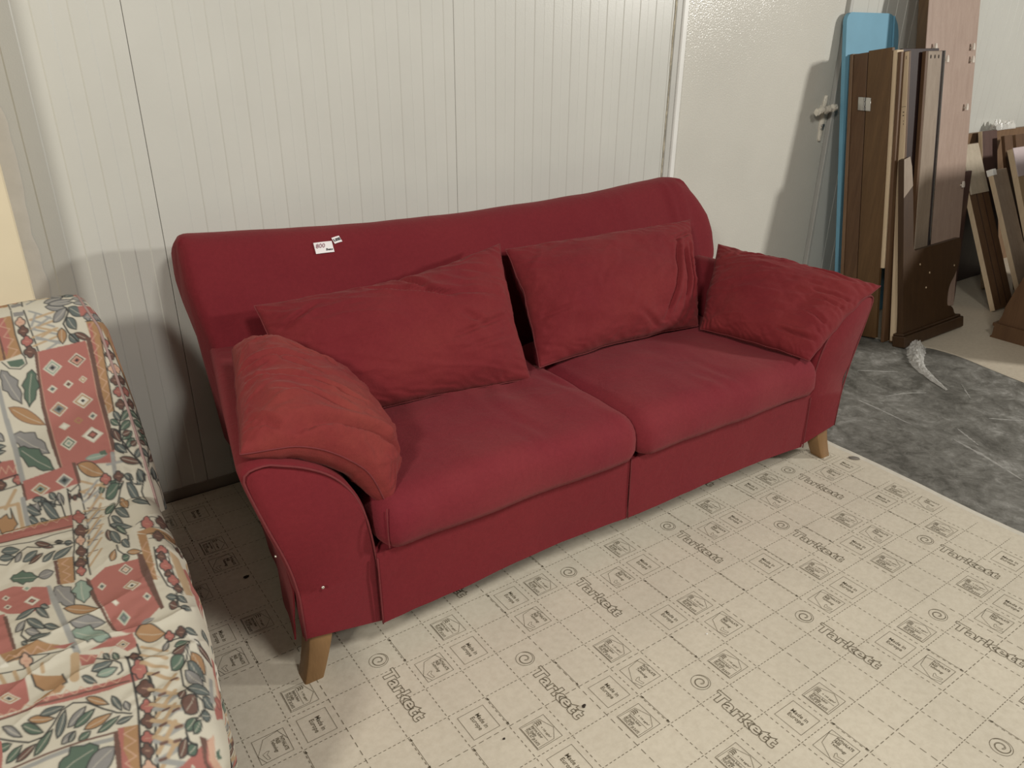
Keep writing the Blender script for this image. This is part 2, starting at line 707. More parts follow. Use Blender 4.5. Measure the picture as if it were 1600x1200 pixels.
def spiral(i, j):
    ci, cj = i + 0.49, j + 0.55
    # outer ring
    ring = [G(ci + 0.235 * math.cos(a), cj + 0.225 * math.sin(a)) for a in [2 * math.pi * k / 36 for k in range(36)]]
    poly_line(ring, 0.0012, True)
    for off, r0, r1, turns in ((0.0, 0.03, 0.225, 1.55), (0.45, 0.05, 0.19, 1.25)):
        pts = []
        for k in range(44):
            t = k / 43
            r = r0 + (r1 - r0) * t ** 0.9
            a = 2.2 + off - t * turns * 2 * math.pi
            pts.append(G(ci + r * math.cos(a), cj + r * 0.96 * math.sin(a)))
        poly_line(pts, 0.0012)


def box_ij(i0, i1, j0, j1, w=0.0011):
    poly_line([G(i0, j0), G(i1, j0), G(i1, j1), G(i0, j1)], w, True)


def made(i, j):
    box_ij(i + .16, i + .84, j + .16, j + .87)
    place(mv, mf, i + .36, j + .30)


def phth(i, j):
    box_ij(i + .15, i + .85, j + .17, j + .86)
    poly_line([G(i + .78, j + .17), G(i + .38, j + .24), G(i + .15, j + .62), G(i + .26, j + .86)], 0.0010)
    poly_line([G(i + .85, j + .50), G(i + .72, j + .18)], 0.0010)
    poly_line([G(i + .36, j + .58), G(i + .25, j + .62), G(i + .30, j + .80), G(i + .36, j + .80), G(i + .33, j + .66), G(i + .40, j + .60)], 0.0009, True)
    place(pv, pf, i + .48, j + .36)


def air(i, j):
    box_ij(i + .15, i + .82, j + .17, j + .87)
    poly_line([G(i + .20, j + .20), G(i + .66, j + .22), G(i + .80, j + .58), G(i + .62, j + .83), G(i + .20, j + .83)], 0.0010)
    poly_line([G(i + .17, j + .19), G(i + .17, j + .85)], 0.0014)
    poly_line([G(i + .48, j + .24), G(i + .48, j + .80)], 0.0009)
    place(av, af, i + .205, j + .28)
    place(bv, bf, i + .54, j + .42)
    for q in range(3):
        poly_line([G(i + .52 + q * .05, j + .24), G(i + .55 + q * .05, j + .30), G(i + .52 + q * .05, j + .36)], 0.0022)


I0, I1, J0, J1 = -5, 20, -9, 14
SP = {(1, 0), (7, 0), (4, 2), (1, 5), (7, 5), (4, 7)}
MD = {(3, 1), (9, 1), (2, 3), (8, 3), (5, 4), (3, 5), (2, 7), (8, 7), (5, 0), (6, 8)}
PH = {(2, 1), (5, 1), (8, 1), (6, 4), (9, 4), (2, 5), (2, 8), (5, 8), (8, 8)}
AI = {(3, 0), (6, 0), (9, 0), (6, 3), (9, 3), (3, 4), (5, 5), (8, 5), (3, 7), (6, 7), (9, 7)}
AR = {(2, 0), (5, 3), (2, 4), (6, 5), (8, 4), (9, 8), (3, 8), (2, 10), (5, 0), (9, 2), (1, 3), (3, 3), (7, 9)}


def inside(i, j):
    x, y = i * C, -j * C
    return -0.5 < x < lino_edge(y) - 0.03 and -1.45 < y < WY - 0.02


for i in range(I0, I1):
    for j in range(J0, J1):
        k = (i % 10, j % 10)
        if not (inside(i, j) and inside(i + 1, j + 1)):
            continue
        if k in SP:
            spiral(i, j)
            if inside(i + 1, j + 3):
                place(tv, tf, i + .32, j + .95)
        if k in MD:
            made(i, j)
        if k in PH:
            phth(i, j)
        if k in AI:
            air(i, j)
        if k in AR:
            p, q = G(i + .03, j + .03), G(i + .03, j + .97)
            poly_line([p, q], 0.0011)
            for e, s in ((p, -1), (q, 1)):
                INK.add([(e[0] - .003, e[1] + s * .009, ZI), (e[0] + .003, e[1] + s * .009, ZI), (e[0], e[1] , ZI)], [(0, 1, 2)])
for i in range(I0, I1 + 1):               # dashes running towards the room
    longd = (i % 5 == 0)
    y = WY - 0.02
    step, ln = (0.0245, 0.0145) if longd else (0.0143, 0.0075)
    while y > -1.45:
        x = i * C
        if -0.5 < x < lino_edge(y) - 0.03:
            quad_line((x, y), (x, y - ln), 0.0015)
        y -= step
for j in range(J0, J1 + 1):               # dotted lines along the sofa
    longd = (j % 5 == 4)
    y = -j * C
    if not -1.45 < y < WY - 0.02:
        continue
    x = -0.5
    step, ln = (0.020, 0.012) if longd else (0.0115, 0.0062)
    while x < lino_edge(y) - 0.035:
        quad_line((x, y), (x + ln, y), 0.0016)
        x += step
INK.build('printed_marks', M_INK, lin, recalc=False, kind='stuff')

# plain second sheet far right
s2 = MB()
edge = catmull([(3.20, 0.60), (3.285, 0.36), (3.33, 0.27), (3.335, 0.14), (3.30, -0.02), (3.27, -0.17), (3.20, -0.6), (3.12, -1.4)], 8)
vs, fs = [], []
for p in edge:
    vs += [(p[0], p[1], -0.0030), (p[0] + 0.012, p[1], -0.0010), (6.9, p[1] + 0.02, -0.0036)]
for k in range(len(edge) - 1):
    for a in range(2):
        fs.append((3 * k + a, 3 * k + a + 1, 3 * k + a + 4, 3 * k + a + 3))
s2.add(vs, fs)
s2.add([(3.20, 0.60, -0.0034), (6.9, 0.62, -0.0036), (6.9, 0.96, -0.0036), (3.9, 0.96, -0.0034)], [(0, 1, 2, 3)])
tag(s2.build('vinyl_offcut', M_LINO2, origin=(4.6, 0, 0)), 'plain beige vinyl sheet on the concrete under the leaning boards', 'vinyl sheet')

# ------------------------------------------------------------------ the red sofa
TH = -0.0225
UC, VC = 0.97, 0.45
CT, ST = math.cos(TH), math.sin(TH)


def SW(u, v, w):
    return Vector((u * CT - v * ST, u * ST + v * CT, w))


sofa = thing('red_sofa', 'large two-seat sofa with a loose red cotton cover and wooden legs', 'sofa', SW(UC, VC, 0), TH)


def LC(u, v, w):
    return (u - UC, v - VC, w)


def mir(u):
    return 2 * UC - u


def rrect(a0, a1, b0, b1, r, inset=0.0, n=7):
    """rounded rectangle outline; r = radii (a0b0, a1b0, a1b1, a0b1)"""
    a0 += inset
    a1 -= inset
    b0 += inset
    b1 -= inset
    out = []
    mx = 0.49 * min(a1 - a0, b1 - b0)
    for (ca, cb, sa, sb, rr, st) in ((a0, b0, 1, 1, r[0], math.pi), (a1, b0, -1, 1, r[1], 1.5 * math.pi), (a1, b1, -1, -1, r[2], 0), (a0, b1, 1, -1, r[3], 0.5 * math.pi)):
        rr = max(0.002, min(mx, rr - inset * 0.3))
        for k in range(n + 1):
            t = st + 0.5 * math.pi * k / n
            out.append((ca + sa * rr + rr * math.cos(t), cb + sb * rr + rr * math.sin(t)))
    return out


def densify(pts, step, closed=True):
    p = list(pts) + ([pts[0]] if closed else [])
    r, _ = resample(np.array(p), step)
    return [tuple(x) for x in (r[:-1] if closed else r)]


# ---- backrest
def back_right(w):
    return float(np.interp(w, [0.05, 0.30, 0.50, 0.60, 0.68, 0.74, 0.79, 0.83, 0.87, 0.90], [1.87, 1.90, 1.98, 2.03, 2.03, 2.015, 1.985, 1.955, 1.92, 1.90]))


def back_left(w):
    return float(np.interp(w, [0.05, 0.12, 0.32, 0.48, 0.59, 0.69, 0.76, 0.84, 0.90], [0.055, 0.055, 0.073, 0.053, 0.030, 0.010, 0.000, 0.000, 0.012]))


sec = [(0.60, 0.22), (0.60, 0.34), (0.615, 0.48), (0.645, 0.60), (0.675, 0.70), (0.705, 0.78), (0.728, 0.835), (0.752, 0.872), (0.785, 0.893), (0.825, 0.898), (0.865, 0.885),
       (0.895, 0.855), (0.912, 0.80), (0.925, 0.65), (0.93, 0.45), (0.93, 0.22)]
sec = densify([tuple(p) for p in catmull(sec, 4)], 0.022)
cs = np.mean(np.array(sec), 0)
m = MB()
secs = []
NU = 110
r_end = 0.06
for k in range(NU + 1):
    t = k / NU
    t = 0.5 - 0.5 * math.cos(math.pi * t) if False else t
    # parametrise with denser ends
    L = 1.87
    a = 0.5 * (1 - math.cos(math.pi * t))
    a = 0.35 * a + 0.65 * t
    d = min(a, 1 - a) * L
    r_end = 0.035 if a < 0.5 else 0.07
    inset = 0.0
    if d < r_end:
        inset = r_end - math.sqrt(max(0, r_end ** 2 - (r_end - d) ** 2))
    row = []
    for (v, w) in sec:
        dv, dw = cs[0] - v, cs[1] - w
        # inset horizontally mostly (keep the height)
        vv = v + math.copysign(min(abs(dv) * 0.9, inset), dv)
        ww = w
        if w > 0.80:
            ww = w - inset * 0.35 * (w - 0.80) / 0.1
        l = back_left(min(ww, 0.9))
        u = l + a * (back_right(min(ww, 0.9)) - l)
        s = (u - UC) / 0.93
        sag = 0.042 * (1 - s * s) * max(0, min(1, (ww - 0.55) / 0.33))
        ww -= sag
        # drape folds near the right end and soft waves
        fold = 0.0
        if v < 0.78:
            for fu, fd, fwid in ((1.56, 0.006, 0.012), (1.60, 0.005, 0.010), (1.50, 0.004, 0.012), (1.80, 0.012, 0.014), (1.86, 0.010, 0.012), (1.835, 0.010, 0.011), (0.99, 0.003, 0.01), (0.14, 0.003, 0.012)):
                cu_ = fu + 0.10 * (0.85 - w) * (1 if fu > 1.7 else 0.5)
                fold += fd * math.exp(-((u - cu_) / fwid) ** 2)
        q = 0.007 * fbm(u, v * 0.5, w, 3.0, 3)
        row.append(LC(u, vv - fold - q, ww + 0.003 * fbm(u, 4, v, 5, 2)))
    secs.append(row)
m.loft(secs)
back = m.build('backrest', M_RED, sofa, smooth=True, angle=70)
bvh_back = BVHTree.FromPolygons([v.co.copy() for v in back.data.vertices], [tuple(p.vertices) for p in back.data.polygons])
# rear skirt hanging to the floor
m = MB()
m.box(0.11 - UC, mir(0.11) - UC, 0.915 - VC, 0.925 - VC, 0.09, 0.235)
m.build('skirt_panel', M_RED, sofa)

# ---- arms
ARM_V = [-0.03, -0.026, -0.015, 0.02, 0.10, 0.20, 0.32, 0.45, 0.58, 0.70, 0.80]


def arm_section(v, inset, side):
    t = max(0, min(1, v / 0.8))
    sh = 0.14 * t            # outer side closes in towards the back
    ob = -0.018 + 0.118 * t
    ot = -0.098 + sh
    ctrl_out = [(ob + 0.004, 0.235), (ob - 0.012, 0.33), (ob * 0.55 + ot * 0.45 - 0.010, 0.45), (ot + 0.006, 0.56), (ot, 0.592)]
    ctrl_top = [(ot, 0.592), (ot + 0.012, 0.608), (ot + 0.05, 0.612), (-0.02 + sh, 0.603), (0.035 + sh * 0.7, 0.580), (0.092 + sh * 0.5, 0.541), (0.135 + sh * 0.4, 0.485), (0.160 + sh * 0.3, 0.42), (0.172, 0.35), (0.178, 0.28), (0.182, 0.235)]
    pts = [tuple(p) for p in catmull(ctrl_out, 4)[:-1]] + [tuple(p) for p in catmull(ctrl_top, 4)]
    dd_ = np.r_[0, np.cumsum(np.linalg.norm(np.diff(np.array(pts), axis=0), axis=1))]
    sq = np.linspace(0, dd_[-1], 64)
    pts = list(zip(np.interp(sq, dd_, np.array(pts)[:, 0]), np.interp(sq, dd_, np.array(pts)[:, 1])))
    c = np.array([0.05 + sh * 0.5, 0.42])
    out = []
    for (u, w) in pts:
        d = c - np.array([u, w])
        L = np.linalg.norm(d)
        k = min(0.3, inset / max(L, 1e-3))
        u2, w2 = u + d[0] * k, w + d[1] * k
        if w < 0.25:
            w2 = w
        if v < 0.0:                # the front of the cover runs on down to its hem
            hem = 0.132 - 0.032 * (u + 0.018) / 0.2
            w2 = 0.235 - (0.235 - hem) if w <= 0.236 else w2
        out.append((u2, w2))
    return out


def arm(side):
    m = MB()
    secs = []
    for i, v in enumerate(ARM_V):
        inset = [0.010, 0.004, 0.0][i] if i < 3 else 0.0
        row = []
        for (u, w) in arm_section(v, inset, side):
            q = 0.006 * fbm(u + 3 * side, v, w, 4, 3)
            if side > 0:
                u2 = mir(u)
                # diagonal pulls on the right front
                q += 0.0022 * math.sin((w * 1.2 + (u2 - 1.9) * 2.2) * 34) * max(0, 1 - v / 0.06) * max(0, min(1, (2.0 - u2) / 0.06)) * max(0, min(1, (w - 0.2) / 0.1))
            else:
                u2 = u
            row.append(LC(u2, v - q * (1 if v < 0 else 0.3), w + q * 0.5 * (0 if w < 0.25 else 1)))
        secs.append(row)
    m.loft(secs)
    return m.build('armrest', M_RED, sofa, smooth=True, angle=55)


armL, armR = arm(-1), arm(1)


def arm_piping(side):
    pts = []
    for (u, w) in arm_section(-0.03, 0.006, side):
        u2 = mir(u) if side > 0 else u
        pts.append(LC(u2, -0.0315, w))
    m = MB()
    m.tube(pts, 0.0026, 6)
    return m


arm_piping(-1).build('piping', M_SEAM, armL, smooth=True)
arm_piping(1).build('piping', M_SEAM, armR, smooth=True)

# ---- seat base
m = MB()
m.bbox(0.15 - UC, mir(0.15) - UC, -0.024 - VC, 0.62 - VC, 0.20, 0.302, 0.012)
m.build('seat_frame', M_RED, sofa, smooth=True, angle=40)


# ---- skirt panels hanging in front and at the sides
def skirt(name_pts_top, name_pts_bot, thick=0.004, nu=24, nw=8, amp=0.004, seed=0, flare=0.0):
    """sheet between two 3D polylines, (u,v,w) sofa coordinates"""
    a = np.array(catmull(name_pts_top, 8))
    b = np.array(catmull(name_pts_bot, 8))
    s = np.linspace(0, 1, nu)
    A = np.stack([np.interp(s, np.linspace(0, 1, len(a)), a[:, k]) for k in range(3)], 1)
    B = np.stack([np.interp(s, np.linspace(0, 1, len(b)), b[:, k]) for k in range(3)], 1)
    tdir = A[-1] - A[0]
    nrm = np.cross(tdir, np.array([0, 0, 1.0]))
    nrm /= np.linalg.norm(nrm)
    rows = []
    for j in range(nw):
        t = j / (nw - 1)
        P = A * (1 - t) + B * t
        off = np.array([amp * t * (fbm(p[0] * 1.0, p[1], seed + t * 0.3, 6, 3)) + flare * t * t for p in P])
        rows.append(P + nrm[None, :] * off[:, None])
    m = MB()
    secs = []
    for i in range(nu):
        fr = [LC(*rows[j][i]) for j in range(nw)]
        bk = [LC(*(rows[j][i] - nrm * thick)) for j in range(nw - 1, -1, -1)]
        secs.append(fr + bk)
    m.loft(secs)
    return m


VF = -0.030
skirt([(0.174, VF - .006, 0.30), (0.55, VF, 0.30), (0.963, VF, 0.30)], [(0.174, VF - .010, 0.097), (0.4, VF - .010, 0.105), (0.7, VF - .004, 0.112), (0.963, VF - .006, 0.104)], nu=60, seed=3, amp=0.005).build('skirt_panel', M_RED, sofa, smooth=True, angle=60)
skirt([(0.967, VF, 0.30), (1.35, VF, 0.30), (1.768, VF - .006, 0.30)], [(0.966, VF - .008, 0.104), (1.2, VF - .010, 0.110), (1.5, VF - .006, 0.112), (1.768, VF - .010, 0.100)], nu=60, seed=5, amp=0.005).build('skirt_panel', M_RED, sofa, smooth=True, angle=60)
# side flaps
skirt([(0.098, 0.90, 0.262), (0.05, 0.45, 0.262), (-0.022, -0.01, 0.262)], [(0.095, 0.90, 0.075), (0.045, 0.45, 0.095), (-0.030, 0.0, 0.118)], nu=40, seed=9, amp=0.008).build('skirt_panel', M_RED, sofa, smooth=True, angle=60)
skirt([(mir(-0.022), -0.01, 0.262), (mir(0.05), 0.45, 0.262), (mir(0.098), 0.90, 0.262)], [(mir(-0.024), 0.02, 0.135), (mir(0.045), 0.45, 0.095), (mir(0.095), 0.90, 0.075)], nu=40, seed=11, amp=0.008).build('skirt_panel', M_RED, sofa, smooth=True, angle=60)
# seam piping where skirt panels meet
for u, w0, w1 in ((0.174, 0.290, 0.098), (0.965, 0.30, 0.104), (1.768, 0.290, 0.10)):
    m = MB()
    m.tube([LC(u, VF - (.004 if u == 0.965 else .009) - .004 * k / 6, w0 + (w1 - w0) * k / 6) for k in range(7)], 0.0018, 6)
    m.build('seam', M_SEAM, sofa, smooth=True)
# dark underside behind the skirts
m = MB()
m.box(0.11 - UC, mir(0.11) - UC, 0.06 - VC, 0.88 - VC, 0.175, 0.215)
m.build('underside', M_LINING, sofa)


# ---- legs
def leg(side, front=True):
    m = MB()
    secs = []
    for k in range(9):
        t = k / 8
        w = 0.235 * (1 - t)
        fl = 0.042 * t * t
        half = 0.036 - 0.012 * t
        uc = (0.042 if front else 0.30) - fl - 0.004 * t
        vf = -0.012 - 0.017 * t * t if front else 0.86 + 0.02 * t * t
        dv = (0.062 - 0.012 * t) * (1 if front else -1)
        q = rrect(uc - half, uc + half, min(vf, vf + dv), max(vf, vf + dv), (0.006,) * 4, 0, 2)
        secs.append([LC(mir(u) if side > 0 else u, v, w) for u, v in q])
    m.loft(secs)
    return m.build('leg', M_LEG, sofa, smooth=True, angle=40)


for s in (-1, 1):
    leg(s, True)
    leg(s, False)

# small pin buttons on the cover
for (u, v, w, r) in ((0.038, -0.041, 0.268, 0.0042), (-0.049, -0.018, 0.375, 0.003)):
    m = MB()
    for k in range(3):
        pass
    secs = [[LC(u + rr * math.cos(a), v + d, w + rr * math.sin(a)) for a in [2 * math.pi * q / 12 for q in range(12)]] for d, rr in ((0.004, r * .6), (0.0, r), (-0.0015, r * .8), (-0.0025, r * .3))]
    m.loft(secs)
    m.build('pin', M_PIN, sofa, smooth=True)


# ---- seat cushions
def seat_cushion(u0, u1, seed, bulge):
    m = MB()
    N = 72
    secs = []
    r = 0.05
    for k in range(N + 1):
        a = k / N
        a = 0.5 * a + 0.5 * (0.5 - 0.5 * math.cos(math.pi * a))
        u = u0 + (u1 - u0) * a
        d = min(u - u0, u1 - u)
        inset = r - math.sqrt(max(0, r * r - (r - min(d, r)) ** 2)) if d < r else 0
        crown = 0.016 * math.sin(math.pi * a) ** 0.7
        out = rrect(-0.062, 0.60, 0.306, 0.437 + crown, (0.03, 0.03, 0.03, 0.062), inset, 8)
        out = densify(out, 0.018)
        if k == 0:
            nn = len(out)
        o2 = np.array(list(out) + [out[0]])
        rr_, _ = resample(o2, 1)
        dd = np.r_[0, np.cumsum(np.linalg.norm(np.diff(o2, axis=0), axis=1))]
        ss = np.linspace(0, dd[-1], nn + 1)[:-1]
        oo = np.stack([np.interp(ss, dd, o2[:, q]) for q in range(2)], 1)
        row = []
        for v, w in oo:
            top = max(0, (w - 0.36) / 0.08)
            q = 0.009 * fbm(u, v, w + seed, 3.5, 3)
            # fold lines running front to back
            wr = 0.0040 * math.sin(u * 60 + 9 * fbm(u, v, seed, 3)) * max(0, fbm(u, v * .4, seed + 4, 4)) * 2
            front = max(0, min(1, (0.06 - v) / 0.1))
            row.append(LC(u, v - (q + 0.006 * math.sin(math.pi * a)) * front, w + (q + wr) * min(1, top) + bulge(u, v) * min(1, top)))
        secs.append(row)
    m.loft(secs)
    return m.build('seat_cushion', M_REDC, sofa, smooth=True, angle=75)


cuL = seat_cushion(0.178, 0.978, 1, lambda u, v: 0.004 * math.exp(-((u - 0.93) / 0.06) ** 2))
cuR = seat_cushion(0.968, 1.772, 6, lambda u, v: -0.004 * math.exp(-((u - 1.0) / 0.05) ** 2))
# stitched corner seam of the left seat cushion
m = MB()
m.tube(catmull([LC(0.200, -0.052, 0.425), LC(0.196, -0.060, 0.40), LC(0.195, -0.062, 0.36), LC(0.197, -0.060, 0.322)], 6), 0.0014, 6)
m.build('seam', M_SEAM, cuL, smooth=True)


# ------------------------------------------------------------------ loose cushions
def lag(ctrl, s, t):
    """tensor Catmull-Rom through the control grid, s,t in -1..1"""
    g = np.array(ctrl, float)
    nu, nv = g.shape[:2]

    def cr(P, x):
        n = len(P)
        x = (x + 1) / 2 * (n - 1)
        i = int(min(max(math.floor(x), 0), n - 2))
        f = x - i
        p1, p2 = P[i], P[i + 1]
        p0 = P[i - 1] if i > 0 else 2 * p1 - p2
        p3 = P[i + 2] if i + 2 < n else 2 * p2 - p1
        return 0.5 * (2 * p1 + (p2 - p0) * f + (2 * p0 - 5 * p1 + 4 * p2 - p3) * f * f + (3 * p1 - p0 - 3 * p2 + p3) * f ** 3)
    rows = np.array([cr(g[i], t) for i in range(nu)])
    return cr(rows, s)


def pillow(name, ctrl, thick, label, creases=(), n=112, m2=84, seed=0, pinch=0.05, front=1.0, backk=1.0, mat=None, noise_a=0.012, seam_r=0.0018, pe=2.4, fill=0.58, wr=(0.6, 1.0, 0.004), flip=1):
    """ctrl[iu][iv] = (u,v,w): iu along width, iv along height; creases = (s0,t0,s1,t1,width,depth)"""
    S = [-math.cos(math.pi * i / n) for i in range(n + 1)]
    S = [0.4 * a + 0.6 * (-1 + 2 * i / n) for i, a in enumerate(S)]
    T = [-math.cos(math.pi * i / m2) for i in range(m2 + 1)]
    T = [0.4 * a + 0.6 * (-1 + 2 * i / m2) for i, a in enumerate(T)]
    mid = np.zeros((n + 1, m2 + 1, 3))
    for i, s in enumerate(S):
        for j, t in enumerate(T):
            # pulled-in edges between the corners
            s2 = s * (1 - pinch * (1 - t * t) * abs(s) ** 3)
            t2 = t * (1 - pinch * (1 - s * s) * abs(t) ** 3)
            s2 += 0.022 * fbm(seed + 2, t * 2.2, s, 1.0, 3) * abs(s) ** 5 * (1 - t * t)
            t2 += 0.026 * fbm(seed + 7, s * 2.6, t, 1.0, 3) * abs(t) ** 5 * (1 - s * s)
            mid[i, j] = lag(ctrl, s2, t2)
    du = np.gradient(mid, axis=0)
    dv = np.gradient(mid, axis=1)
    nr = np.cross(du, dv)
    nr *= flip / np.maximum(np.linalg.norm(nr, axis=2, keepdims=True), 1e-9)
    vf, vb = [], []
    for i, s in enumerate(S):
        for j, t in enumerate(T):
            prof = (max(0, 1 - abs(s) ** pe) * max(0, 1 - abs(t) ** pe)) ** fill
            h = thick * prof
            P = mid[i, j]
            q = noise_a * fbm(s * 1.0 + seed, t * 1.0, seed * 1.7, 1.6, 4) * min(1, prof * 2)
            # soft drag lines
            ca, sa = math.cos(wr[0]), math.sin(wr[0])
            a_, b_ = (s * ca + t * sa), (-s * sa + t * ca)
            rg = fbm(a_ * 0.9 + seed, b_ * 3.4 * wr[1], seed * 2.3, 1.0, 3)
            q += wr[2] * (1 - min(1, abs(rg) * 3.0)) ** 2 * min(1, prof * 2) * (1 if rg > -0.2 else 0)
            # puckers along the seam
            ed = max(abs(s), abs(t))
            pk = 0.0028 * math.sin(38 * (s + t) + 12 * fbm(s, t, seed + 3, 2)) * max(0, (ed - 0.72) / 0.28) * (1 - max(0, (ed - 0.97) / 0.03))
            cr = 0.0
            for (s0, t0, s1, t1, wd, dp) in creases:
                a = np.array([s1 - s0, t1 - t0])
                L2 = a @ a
                x = np.array([s - s0, t - t0])
                k = max(0, min(1, (x @ a) / L2))
                d = np.linalg.norm(x - k * a)
                fall = math.sin(math.pi * (0.12 + 0.80 * k)) if True else 1
                cr += dp * fall * math.exp(-(d / wd) ** 2)
                # small ridge beside the crease
                cr -= 0.45 * dp * fall * math.exp(-((d - 2.2 * wd) / (1.3 * wd)) ** 2)
            edge = (abs(s) > 0.9999 or abs(t) > 0.9999)
            hf = 0.0 if edge else (h * front + q + pk - cr)
            hb = 0.0 if edge else (h * backk + 0.5 * q)
            vf.append(P + nr[i, j] * hf)
            vb.append(P - nr[i, j] * hb)
    W = m2 + 1
    m = MB()
    vs = [SW(*p) for p in vf] + [SW(*p) for p in vb]
    fs = []
    off = len(vf)
    bid = {}

    def idx(i, j, back):
        if back and (i in (0, n) or j in (0, m2)):
            back = False
        return (off if back else 0) + i * W + j
    for i in range(n):
        for j in range(m2):
            fs.append((idx(i, j, 0), idx(i + 1, j, 0), idx(i + 1, j + 1, 0), idx(i, j + 1, 0)))
            fs.append((idx(i, j, 1), idx(i, j + 1, 1), idx(i + 1, j + 1, 1), idx(i + 1, j, 1)))
    m.add(vs, fs)
    org = SW(*mid[n // 2, m2 // 2])
    o = m.build(name, mat or M_REDP, origin=org, smooth=True)
    # drop loose vertices (unused back border)
    import bmesh
    bm = bmesh.new()
    bm.from_mesh(o.data)
    bmesh.ops.delete(bm, geom=[v for v in bm.verts if not v.link_faces], context='VERTS')
    bmesh.ops.recalc_face_normals(bm, faces=bm.faces)
    bm.to_mesh(o.data)
    bm.free()
    tag(o, label, 'cushion', 'loose cushions on the red sofa')
    # seam around the rim
    rim = [mid[i, 0] for i in range(n)] + [mid[n, j] for j in range(m2)] + [mid[i, m2] for i in range(n, 0, -1)] + [mid[0, j] for j in range(m2, 0, -1)]
    sm = MB()
    pts = [SW(*p) - org for p in rim]
    pts.append(pts[0])
    sm.tube(pts, seam_r, 6, caps=False)
    sm.build('seam', M_SEAM, o, smooth=True)
    return o


# ctrl rows run along the width, columns from bottom to top
pillow('back_cushion',
       [[(0.13, 0.375, 0.455), (0.13, 0.49, 0.60), (0.138, 0.60, 0.732)],
        [(0.50, 0.350, 0.450), (0.52, 0.47, 0.60), (0.55, 0.62, 0.730)],
        [(0.86, 0.322, 0.445), (0.90, 0.46, 0.62), (0.950, 0.635, 0.785)]],
       0.085, 'faded red cushion on the left half of the sofa back, creased at its top',
       creases=[(0.02, 0.98, 0.22, 0.50, 0.028, 0.020), (0.12, 0.55, 0.42, 0.30, 0.028, 0.018), (-0.25, 0.85, 0.22, 0.45, 0.026, 0.012), (0.30, 0.40, 0.80, 0.22, 0.03, 0.012),
                (0.42, 0.05, 0.62, -0.18, 0.028, 0.010), (0.30, -0.25, 0.88, -0.10, 0.028, 0.010), (0.35, -0.45, 0.90, -0.35, 0.03, 0.007), (-0.90, 0.45, -0.62, 0.75, 0.03, 0.009), (0.55, 0.75, 0.8, 0.55, 0.03, 0.006)],
       seed=2, wr=(-0.5, 1.0, 0.005), fill=0.52)
pillow('back_cushion',
       [[(0.920, 0.36, 0.455), (0.945, 0.50, 0.61), (0.985, 0.655, 0.757)],
        [(1.28, 0.36, 0.458), (1.34, 0.48, 0.61), (1.42, 0.635, 0.765)],
        [(1.62, 0.36, 0.455), (1.70, 0.46, 0.60), (1.78, 0.60, 0.772)]],
       0.09, 'faded red cushion on the right half of the sofa back, folds at right side',
       creases=[(0.70, 0.60, 0.40, -0.80, 0.026, 0.018), (0.78, 0.45, 0.68, -0.60, 0.024, 0.016), (0.88, 0.55, 0.82, -0.45, 0.024, 0.014), (0.98, 0.75, 0.60, 0.58, 0.026, 0.012),
                (-0.97, -0.30, -0.60, -0.26, 0.03, 0.007), (0.05, -0.55, 0.35, -0.95, 0.03, 0.007), (0.92, 0.2, 0.95, -0.5, 0.024, 0.010)],
       seed=5, wr=(1.2, 0.8, 0.004), fill=0.50)
pillow('arm_cushion',
       [[(1.60, 0.33, 0.455), (1.72, 0.43, 0.56), (1.86, 0.52, 0.685)],
        [(1.645, 0.14, 0.452), (1.79, 0.20, 0.565), (1.94, 0.26, 0.665)],
        [(1.695, -0.055, 0.448), (1.865, -0.05, 0.54), (2.055, -0.035, 0.634)]],
       0.075, 'faded red cushion leaning against the right armrest, one corner poking past it',
       creases=[(0.50, 0.25, 0.97, 0.36, 0.026, 0.010), (0.55, 0.10, 0.98, 0.15, 0.024, 0.010), (0.35, -0.72, 0.90, -0.66, 0.03, 0.016), (0.3, 0.85, 0.8, 0.75, 0.03, 0.009), (-0.6, 0.75, -0.2, 0.9, 0.03, 0.008), (0.6, -0.2, 0.95, -0.3, 0.03, 0.008)],
       seed=8, wr=(0.3, 0.8, 0.004), fill=0.50)
pillow('arm_cushion',
       [[(0.31, 0.42, 0.48), (0.22, 0.42, 0.570), (0.12, 0.46, 0.652), (0.035, 0.47, 0.672)],
        [(0.295, 0.20, 0.48), (0.205, 0.20, 0.565), (0.09, 0.22, 0.636), (-0.03, 0.22, 0.650)],
        [(0.215, -0.02, 0.415), (0.165, -0.025, 0.525), (0.05, -0.025, 0.615), (-0.088, -0.015, 0.638)]],
       0.076, 'faded red cushion draped over the left armrest, front corner hanging down',
       creases=[(-0.20, 0.97, -0.24, 0.22, 0.030, 0.017), (-0.22, 0.55, 0.02, 0.05, 0.030, 0.010), (0.10, 0.85, 0.36, -0.25, 0.030, 0.013), (0.93, 0.50, 0.60, -0.80, 0.040, 0.020),
                (0.45, 0.60, 0.62, -0.10, 0.030, 0.009), (-0.55, 0.3, -0.35, -0.2, 0.03, 0.006), (0.80, 0.92, 0.95, 0.55, 0.026, 0.008), (0.70, 0.95, 0.86, 0.70, 0.024, 0.007)],
       mat=M_REDO, seed=11, backk=0.95, fill=0.42, pe=4.0, pinch=0.02, wr=(1.1, 0.9, 0.006), flip=-1)


